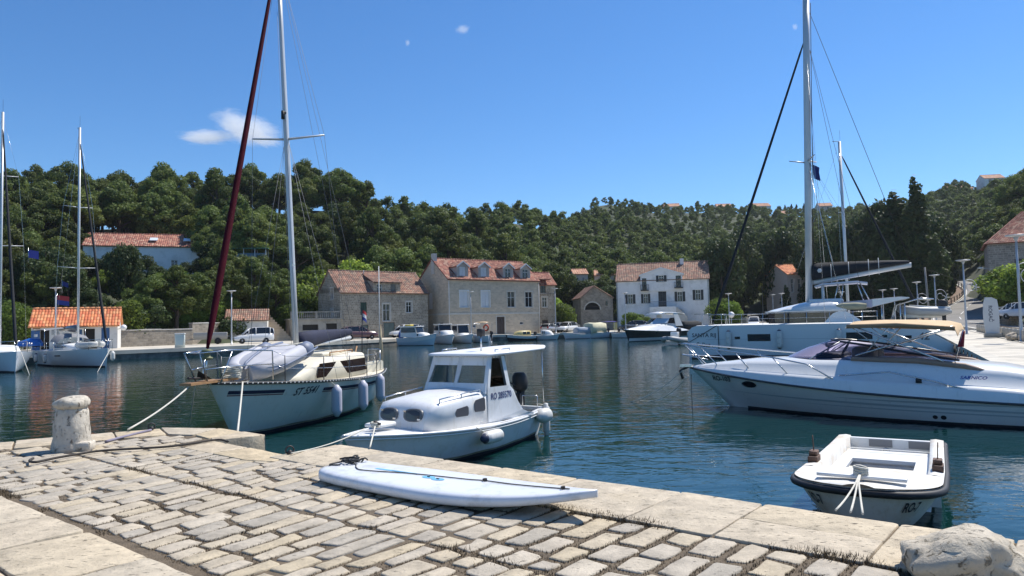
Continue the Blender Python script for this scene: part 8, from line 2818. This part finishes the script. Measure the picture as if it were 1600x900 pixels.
def canopy(t, L, x0, x1, w, z, mat, base=.8):
	MB().grid([[(x, w * k, z - .08 * k * k + (.03 if 0 < i < 3 else -.03)) for k in (-1, -.5, 0, .5, 1)] for i, x in enumerate(np.linspace(x0, x1, 4))]).build('canopy', mat, t)
	for x in (x0 + .05, x1 - .05):
		for sgn in (1, -1):
			MB().tube([(x, sgn * w, base), (x, sgn * w, z - .06)], .02, 4).build('canopy_post', STEEL, t)
BLUEH = pm('pale_blue_hull', (.50, .62, .70), .35, .04)
YELC = pm('yellow_cabin', (.60, .48, .20), .5, .08)
DKH = pm('black_hull_paint', (.015, .016, .022), .3, coat=.3)
BLUET = pm('blue_tarp', (.03, .10, .40), .8, .1)
t, h, L = cabin_boat('pale blue and white cabin boat with a blue bundle at its stern', 624, 681, 90, 87.5, 2.3, .95, BLUEH, (.28, .72, 1.55), None, None, (.12, .52, 2.3), bow_up=.5, motor=False, band=pm('white_band', (.7, .72, .74), .4))
MB().loft([[(.35, .3 * math.cos(a) - .5, 1.35 + .5 * math.sin(a)) for a in np.arange(0, 6.2, .785)], [(.75, .25 * math.cos(a) - .5, 1.35 + .55 * math.sin(a)) for a in np.arange(0, 6.2, .785)]]).build('blue_bundle', BLUET, t)
MB().rbox(1.2, 2.0, -.6, .1, 2.4, 2.6, .05).build('yellow_raft', pm('yellow_plastic', (.6, .45, .05), .5), t)
t, h, L = cabin_boat('white cabin boat right of the pale blue one with rounded bow', 682, 706, 97, 90.5, 2.4, 1.0, None, (.35, .7, 1.7), None, None, (.2, .5, 2.5), bow_up=.25, motor=False)
t, h, L = cabin_boat('white boat with dark cabin doorway in the middle of the moored row', 706, 737, 99, 93, 2.3, .9, None, (.3, .6, 1.35), None, None, (.25, .52, 2.4), bow_up=.3)
t, h, L = cabin_boat('white boat under a beige canopy carrying an orange life ring', 765, 733, 97, 98, 2.2, .9, None, None, None, None, None, bow_up=.3)
canopy(t, L, .1, 1.9, .95, 2.75, TAN, .9); canopy(t, L, 1.95, L * .75, .9, 2.6, W_FRAME, .9)
tor = MB()
for i in range(1):
	pts = [(.25, .95 + .03 * math.cos(a), 2.0 + .38 * math.sin(a)) for a in np.arange(0, 6.6, .35)]
	tor.tube([(.25 + .33 * math.cos(a), 1.0, 1.95 + .38 * math.sin(a)) for a in np.arange(0, 6.5, .35)], .11, 7)
tor.build('life_ring', pm('orange_red', (.62, .08, .03), .5), t)
t, h, L = cabin_boat('low black boat with yellow cabin below the dormer house door', 834, 788, 103, 101, 2.0, .65, DKH, (.2, .62, 1.35), YELC, None, None, bow_up=.25, motor=False, band=pm('white_band', (.7, .72, .74)))
t, h, L = cabin_boat('small white cabin boat with black outboard at its left end', 836, 873, 104, 103, 2.0, .6, None, (.25, .6, 1.35), None, None, None, bow_up=.25)
t, h, L = cabin_boat('white boat closed under a grey canvas cover', 919, 877, 107, 105.5, 2.0, .7, None, None, None, None, None, bow_up=.3, tarp=(.02, .52, 1.75, pm('grey_cover', (.33, .37, .42), .85, .08)))
t, h, L = cabin_boat('white boat under a tall cream canvas tent', 948, 911, 110, 106, 2.2, .8, None, None, None, None, None, bow_up=.3, tarp=(.25, .85, 2.35, pm('cream_cover', (.62, .58, .40), .85, .08)))
t, h, L = cabin_boat('dark open boat shaded by a navy canopy', 964, 936, 109, 111, 2.0, .8, pm('dark_grey_hull', (.10, .11, .13), .4), None, None, None, None, bow_up=.3)
canopy(t, L, .0, L * .8, .95, 2.45, pm('violet_canvas', (.06, .05, .22), .85, .1), .8)
t, h, L = cabin_boat('small white open boat squeezed in left of the black hulled cruiser', 958, 988, 107, 104, 1.9, .7, None, None, None, None, None, bow_up=.3, motor=False)
# black hulled motor cruiser
bk, bkL = heading_thing('motor_cruiser', 'motor cruiser with black hull and white superstructure in front of the white house', 'cruiser', dist_pt(1058, 92), dist_pt(974, 83), None)
hB = Hull(bkL, 3.2, 1.1, 1.1, 1.45, draft=.5, trans=.9, rake=.9, bowp=2.4, vbow=.8, vmid=.24)
hB.mesh().build('hull', DKH, bk)
for sgn in (1, -1):
	hB.stripe(.1, bkL - .8, lambda x: .42, .34, sgn, off=.012).build('white_waterline_band', GEL, bk)
	MB().tube(hB.edge(0, .995, sgn, .01, 0), .05, 5).build('gunwale', GEL, bk)
rings = []
for t_, hh, w in ((.0, .15, .92), (.2, .5, .9), (.38, .95, .84), (.55, .80, .8), (.72, .48, .74), (.88, .22, .62), (.98, .04, .4)):
	p = hB.pt(t_, 1, 1); W = p.y
	rings.append([(p.x, W * k * (w if k < 1 else 1), p.z + hh * q) for k, q in ((1, 0), (.98, .5), (.8, 1), (0, 1.1), (-.8, 1), (-.98, .5), (-1, 0))])
MB().loft(rings, False, False, True).build('superstructure', GEL, bk)
for sgn in (1, -1):
	MB().extr([(bkL * .60, sgn * .35, 2.0), (bkL * .40, sgn * 1.2, 2.08), (bkL * .33, sgn * 1.15, 2.6), (bkL * .47, sgn * .35, 2.7)], (0, .0, .03)).build('windscreen', pm('pale_windscreen', (.35, .45, .55), .08), bk)
	MB().extr([(bkL * .38, sgn * 1.2, 2.05), (bkL * .24, sgn * 1.25, 2.0), (bkL * .24, sgn * 1.2, 2.75), (bkL * .33, sgn * 1.15, 2.7)], (0, sgn * .03, 0)).build('side_window', G_DARK, bk)
	MB().extr([(bkL * .24, sgn * 1.3, 1.7), (bkL * .10, sgn * 1.3, 1.7), (bkL * .18, sgn * 1.15, 3.3), (bkL * .26, sgn * 1.15, 3.3)], (0, sgn * .06, 0)).build('arch_leg', GEL, bk)
	disc(hB, bkL * .62, 1.0, .16, .08, sgn).build('porthole', G_DARK, bk)
	tp = [hB.pt(q, 1, sgn) + Vector((0, -sgn * .1, .6)) for q in (.55, .7, .85, .98)]
	MB().tube(tp, .02, 4).build('bow_rail', STEEL, bk)
MB().loft([[(x, -1.25 * k, z), (x, 0, z + .12), (x, 1.25 * k, z), (x, 1.2 * k, z - .08), (x, -1.2 * k, z - .08)] for x, z, k in ((bkL * .02, 3.2, .9), (bkL * .12, 3.32, 1), (bkL * .40, 3.38, 1), (bkL * .50, 3.2, .8))]).build('hardtop', GEL, bk)
# tender left of the catamaran bow
td, tdL = heading_thing('tender', 'grey inflatable tender with big black outboard beside the catamaran bow', 'dinghy', dist_pt(1058, 72), dist_pt(1040, 69))
for sgn in (1, -1):
	MB().tube([(0, sgn * .8, .42), (tdL * .6, sgn * .8, .48), (tdL * .9, sgn * .45, .62), (tdL, 0, .7)], [.24, .26, .24, .2], 10).build('side_tube', pm('grey_dinghy_tube', (.38, .38, .37)), td)
MB().box(.1, tdL * .7, -.6, .6, .1, .4).build('floor', GEL2, td)
MB().rbox(.8, 1.5, -.35, .35, .4, 1.25, .06).build('console', GEL, td)
outboard(td, -.15, 0, 1.0, 1.5)
# covered boat behind the black cruiser
t, h, L = cabin_boat('white boat with a rounded dark canvas hood behind the black hulled cruiser', 1092, 1052, 106, 104, 2.4, .9, None, None, None, None, None, bow_up=.3, tarp=(.1, .8, 2.3, BLACKC), motor=False)
t, h, L = cabin_boat('low white boat between the rounded dark hood and the catamaran', 1120, 1090, 98, 100, 2.0, .8, None, (.3, .6, 1.3), None, None, None, bow_up=.3, motor=False)
# ================================================================== foreground things
BOLM = stone_mat('bollard_stone', (.56, .52, .46), (.20, .16, .12), .02, (.36, .25, .17))
bl = thing('stone_bollard', 'squat whitewashed stone bollard with rounded cap on the left of the quay', 'bollard', tuple(bollard_pos), 0.2)
bl.scale = (.89, .89, 1.03)
rb_ = random.Random(8)
mb = MB()
mb.lathe([(.02, -.03), (.275, -.03), (.272, .05), (.262, .10), (.255, .17), (.247, .25), (.238, .33), (.228, .42), (.220, .50), (.21, .545), (.19, .56)], 40)
worn = lambda mb, k, s: [mb.v.__setitem__(i, tuple(Vector(q) * 1.0 + Vector((q[0], q[1], .06)) * (k * mnoise.fractal(Vector(q) * s + Vector((3, 1, 7)), .8, 2.2, 5)))) for i, q in enumerate(mb.v)]
worn(mb, .09, 5.5)
mb.rbox(.10, .33, -.22, .05, -.03, .12, .03)
mb.build('shaft', BOLM, bl)
mb = MB()
mb.lathe([(.17, .54), (.205, .556), (.228, .578), (.238, .60), (.240, .625), (.234, .65), (.215, .675), (.18, .695), (.12, .712), (.02, .72)], 40)
worn(mb, .17, 6)
for i, q in enumerate(mb.v):
	if q[2] > .6: mb.v[i] = (q[0], q[1], q[2] + .10 * q[0] * (q[2] - .55) / .15)
mb.build('cap', BOLM, bl)
# broken bollard stone at the lower right
p = at_z(1500, 900, QZ)
rock_big = rock('broken_bollard', (p.x + .03, p.y + .02, QZ + .06), (.36, .25, .22), 12, stone_mat('rough_bollard_stone', (.52, .47, .39), (.20, .17, .12), .02), 'rough fallen stone bollard lying at the lower right corner of the quay', 'bollard')
rock_big.rotation_euler = (0, R2D(6), R2D(-8))
# windsurf board
wb0, wb1 = at_z(524, 734, QZ + .08), at_z(934, 789, QZ + .12)
d_ = Vector((wb1.x - wb0.x, wb1.y - wb0.y, 0))
bdL = d_.length
bd = thing('windsurf_board', 'white windsurf board with rope and pale blue marks lying on the quay', 'surfboard', (wb0.x, wb0.y, QZ + .012), math.atan2(d_.y, d_.x))
secs = []
NB = 26
for i in range(NB + 1):
	t = i / NB
	w = .41 * (.76 + .24 * math.sin(min(1, t / .45) * math.pi / 2)) if t < .45 else .41 * (1 - ((t - .45) / .55) ** 2.6)
	if t < .035: w *= .72 + 8 * t
	w = max(w, .006)
	th = .135 * (1 - .55 * max(0, (t - .55) / .45) ** 1.5) * (.8 if t < .02 else 1)
	rocker = .17 * max(0, (t - .5) / .5) ** 2.0 + .02 * max(0, (.1 - t) / .1)
	x = t * bdL
	ring = []
	for a, b in ((-1, .5), (-.985, .25), (-.90, .06), (-.7, 0), (0, -.02), (.7, 0), (.9, .06), (.985, .25), (1, .5), (.975, .74), (.90, .90), (.72, .97), (.35, 1.03), (0, 1.05), (-.35, 1.03), (-.72, .97), (-.90, .90), (-.975, .74)):
		ring.append((x, a * w, rocker + th * b))
	secs.append(ring)
mb = MB().loft(secs)
BRD = pm('white_board_laminate', (.74, .76, .79), .35, .03, 2, dirt=(.50, .50, .48), ds=4, dth=.64, coat=.2)
board = mb.build('hull', BRD, bd)
bvb = BVHTree.FromPolygons([Vector(q) for q in mb.v], mb.f)
def on_board(x, y, off=.004):
	h_ = bvb.ray_cast(Vector((x, y, 2)), Vector((0, 0, -1)))
	return (h_[0] + Vector((0, 0, off))) if h_[0] else Vector((x, y, .14))
BLUEM = pm('pale_blue_print', (.16, .45, .68), .5, .1)
mb = MB().grid([[on_board(x, y + .02 * (x - 1.2), .003) for y in (-.0, .02, .04)] for x in np.linspace(.62, 1.20, 12)])
mb.build('blue_stripe', BLUEM, bd)
mb = MB().grid([[on_board(x, y + .02 * (x - 1.2) + .013, .0045) for y in (-.003, .003)] for x in np.linspace(.85, 1.18, 6)])
mb.build('fin_slot', BLK, bd)
for x, y in ((1.38, -.03), (1.52, -.055)):
	pts = [on_board(x + .075 * math.cos(a), y + .045 * math.sin(a), .003) for a in np.arange(0, 6.2, .45)]
	c = sum(pts, Vector()) / len(pts)
	MB().add(pts + [c], [(i, (i + 1) % len(pts), len(pts)) for i in range(len(pts))]).build('blue_disc', BLUEM, bd)
	MB().tube([on_board(x - .015, y, .006), on_board(x + .015, y, .006)], .007, 5).build('insert_plug', BLK, bd)
# cord along the deck
pts = [(.18, .05), (.30, .02), (.42, -.08), (.55, -.13), (.8, -.09), (1.1, -.02), (1.45, .03), (1.8, .06), (1.97, .09), (2.3, .06), (2.7, .02), (2.95, -.02)]
pts = [on_board(min(x, bdL - .12), y, .008) for x, y in pts]
tag(MB().tube(smooth_pts(pts, 5), .0055, 5).build('board_cord', ROPE_D, None), 'thin dark cord lying along the deck of the windsurf board', 'cord')
cord = bpy.data.objects['board_cord']; cord.location = bd.location; cord.rotation_euler = bd.rotation_euler
kn = MB()
for (x, y, s) in ((1.97, .09, .016), (2.88, -.01, .014)):
	for k in range(3):
		kn.tube([on_board(x + s * math.cos(j * .9 + k), y + s * 1.3 * math.sin(j * .9 + k), .01 + .006 * k) for j in range(8)], .006, 4)
kn.build('knot', ROPE_D, cord)
# tangle of dark webbing on the tail
tg = MB()
rr = random.Random(17)
for k in range(9):
	cx_, cy_ = rr.uniform(.10, .26), rr.uniform(-.02, .20)
	tg.tube([on_board(cx_ + rr.uniform(.03, .06) * math.cos(j * .8 + k), cy_ + rr.uniform(.04, .07) * math.sin(j * .8 + k * 2), .012 + .008 * (k % 5) + .012 * abs(math.sin(j + k))) for j in range(9)], .009, 5)
tg.tube([on_board(.05, .05, .01), on_board(.03, -.10, .012), on_board(.10, -.16, .01), on_board(.2, -.10, .012)], .008, 5)
tg.tube([on_board(.2, .12, .02), on_board(.27, .18, .05), on_board(.24, .24, .02)], .009, 5)
o = tg.build('webbing_tangle', pm('black_webbing', (.02, .022, .025), .8, .3, 20))
tag(o, 'tangled black webbing and line heaped on the tail of the windsurf board', 'rope')
o.location = bd.location; o.rotation_euler = bd.rotation_euler
# ropes on the quay, and a coloured strip for a shadow streak
def ground_line(pix, z=.03):
	return [at_z(px, py, QZ + z) for px, py in pix]
bp = [(52, 716), (46, 720), (56, 722), (75, 718), (95, 714), (125, 709), (150, 705), (190, 702), (230, 700), (270, 697), (305, 692), (330, 688), (345, 687), (356, 690)]
rope('quay_rope', 'dark weathered rope trailing over the cobbles from the bollard to the notch', smooth_pts(ground_line(bp, .035), 4), .016, ROPE_D)
rp2 = [at_z(236, 672, QZ + .03), at_z(215, 677, QZ + .025), at_z(195, 682, QZ + .025), at_z(165, 690, QZ + .02)]
rope('quay_shadow_streak', 'flat purple grey strip in place of a shadow streak behind the bollard', smooth_pts(rp2, 4), .02, pm('purple_grey_shadow', (.22, .20, .26), .9, .2, 10))  # coloured strip laid in place of the shadow streak from the mooring ring
def ring_bolt(px, py, lab):
	p = at_z(px, py, QZ + .02)
	t = thing('mooring_ring', lab, 'mooring ring', p, .5)
	IR = pm('dark_iron', (.05, .045, .045))
	MB().tube([(.05 * math.cos(a), .012, .045 + .05 * math.sin(a)) for a in np.arange(0, 6.6, .45)], .011, 6).build('ring', IR, t)
	MB().lathe([(.02, -.01), (.035, .0), (.03, .03), (.01, .05)], 10).build('bolt', IR, t)
	return t
ring_bolt(237, 671, 'iron mooring ring at the far quay edge behind the bollard')
ring_bolt(453, 709, 'iron mooring ring at the notch of the quay edge')
# mooring lines
bowST = world_of(st, (stL + .6, 0, hS.zb + .05))
rope('mooring_line', 'white mooring line from the bowsprit down to the quay behind the stone bollard', sag(bowST, at_z(200, 671, QZ + .05), .06), .016, ROPE_W, None)
rope('anchor_line', 'thin pale line dropping from the bowsprit into the water', sag(world_of(st, (stL + .5, 0, hS.zb + .0)), at_z(296, 664, 0.0), .0, 3), .010, ROPE_W, None)
pS = hS.pt(.93, 1, 1)
rope('mooring_line', 'frayed pale rope hanging down the hull of the cream sailing boat near its bow', sag(world_of(st, (pS.x, pS.y + .05, pS.z + .02)), at_z(371, 676, QZ - .05), .03), .018, ROPE_W, None)
bm0 = world_of(mo, (5.15, .12, .86))
rope('mooring_line', 'thin white line from the small motorboat to the ring at the quay notch', sag(world_of(mo, (5.4, .1, .84)), at_z(455, 708, QZ + .05), .05), .009, ROPE_W, None)
rope('mooring_line', 'short white line over the bow of the small motorboat to the quay', sag(bm0, at_z(578, 699, QZ + .03), .0, 6), .012, ROPE_W, None)
rb0 = world_of(rb, (rbL * .93, 0, .68)); rbx = world_of(rb, (rbL * 1.01, .0, .60))
for (px, py, lab) in ((1306, 797, 'left one of the three lines'), (1329, 800, 'middle one of the three lines'), (1348, 803, 'right one of the three lines')):
	q = at_z(px, py, QZ + .0)
	k = (px - 1330) / 100
	m_ = Vector((rbx.x + k * .1, rbx.y + k * .05, rbx.z + .03))
	rope('mooring_line', 'bow rope of the small open boat, ' + lab, [rb0, m_] + sag(m_, q, .02, 6)[1:], .010, ROPE_W, 'lines of the small open boat')
bwC = world_of(cr, (crL + .1, 0, hC.zb))
rope('mooring_line', 'upper anchor line slanting left from the bow of the sports cruiser', sag(bwC, at_z(985, 628, 0.0), .15), .014, ROPE_W, 'anchor lines of the sports cruiser')
rope('mooring_line', 'lower anchor line slanting left from the bow of the sports cruiser', sag(bwC + Vector((.05, 0, -.25)), at_z(1000, 626, 0.0), .25), .014, ROPE_W, 'anchor lines of the sports cruiser')
rope('anchor_chain', 'thin chain hanging straight down from the sports cruiser bow', sag(bwC + Vector((.1, -.1, -.2)), Vector((bwC.x + .1, bwC.y - .1, -.05)), 0, 3), .010, pm('dark_iron', (.05, .045, .045)))
rope('mooring_line', 'pale line from the bow of the left yacht into the water', sag(world_of(y2, (L2 - .3, .3, 1.3)), at_z(152, 582, 0.0), .0, 4), .02, ROPE_W, 'bow lines of the left yachts')
rope('mooring_line', 'pale line from the bow of the leftmost yacht into the water', sag(world_of(y1, (L1 - .3, .3, 1.3)), at_z(46, 586, 0.0), .0, 4), .02, ROPE_W, 'bow lines of the left yachts')
# ---- clouds, far off above the hills
def cloud_mat():
	m = bpy.data.materials.new('cloud_vapour')
	m.use_nodes = True
	n, l = m.node_tree.nodes, m.node_tree.links
	n.clear()
	out = n.new('ShaderNodeOutputMaterial')
	pv = n.new('ShaderNodeVolumePrincipled')
	pv.inputs['Color'].default_value = (1, 1, 1, 1)
	pv.inputs['Anisotropy'].default_value = 0.2
	tc = n.new('ShaderNodeTexCoord')
	nz = n.new('ShaderNodeTexNoise'); nz.inputs['Scale'].default_value = 2.2; nz.inputs['Detail'].default_value = 10; nz.inputs['Roughness'].default_value = 0.72; nz.inputs['Distortion'].default_value = 0.8
	l.new(tc.outputs['Object'], nz.inputs['Vector'])
	ln_ = n.new('ShaderNodeVectorMath'); ln_.operation = 'LENGTH'
	l.new(tc.outputs['Object'], ln_.inputs[0])
	s = n.new('ShaderNodeMath'); s.operation = 'MULTIPLY_ADD'; s.inputs[1].default_value = -.62; s.inputs[2].default_value = .02
	l.new(ln_.outputs['Value'], s.inputs[0])
	a = n.new('ShaderNodeMath'); a.operation = 'ADD'
	l.new(nz.outputs[0], a.inputs[0]); l.new(s.outputs[0], a.inputs[1])
	mr = n.new('ShaderNodeMapRange'); mr.inputs[1].default_value = .02; mr.inputs[2].default_value = .30; mr.inputs[4].default_value = .02
	l.new(a.outputs[0], mr.inputs[0])
	l.new(mr.outputs[0], pv.inputs['Density'])
	l.new(pv.outputs[0], out.inputs['Volume'])
	return m
CLM = cloud_mat()
def cloud(px, py, d, wpx, hpx, seed, lab):
	p = at_d(px, py, d)
	bm = bmesh.new(); bmesh.ops.create_icosphere(bm, subdivisions=2, radius=1)
	me = bpy.data.meshes.new('cloud'); bm.to_mesh(me); bm.free()
	me.materials.append(CLM)
	o = bpy.data.objects.new('cloud', me); COL.objects.link(o)
	o.location = p
	o.scale = (wpx / 1120 * d / 2, wpx / 1120 * d / 3.0, hpx / 1120 * d / 2)
	o.rotation_euler = (0, R2D(seed), seed)
	tag(o, lab, 'cloud', kind='stuff')
cloud(322, 214, 2600, 110, 26, 0, 'soft white cloud left of the maroon furled sail')
cloud(388, 204, 2650, 170, 34, -8, 'wispy white cloud right of the maroon furled sail behind the mast')
cloud(723, 46, 2600, 30, 18, 3, 'tiny white cloud high in the middle of the sky')
cloud(637, 67, 2600, 16, 14, 2, 'faint speck of cloud left of the tiny high cloud')
cloud(1242, 42, 2600, 16, 14, 4, 'faint speck of cloud left of the tall catamaran mast')
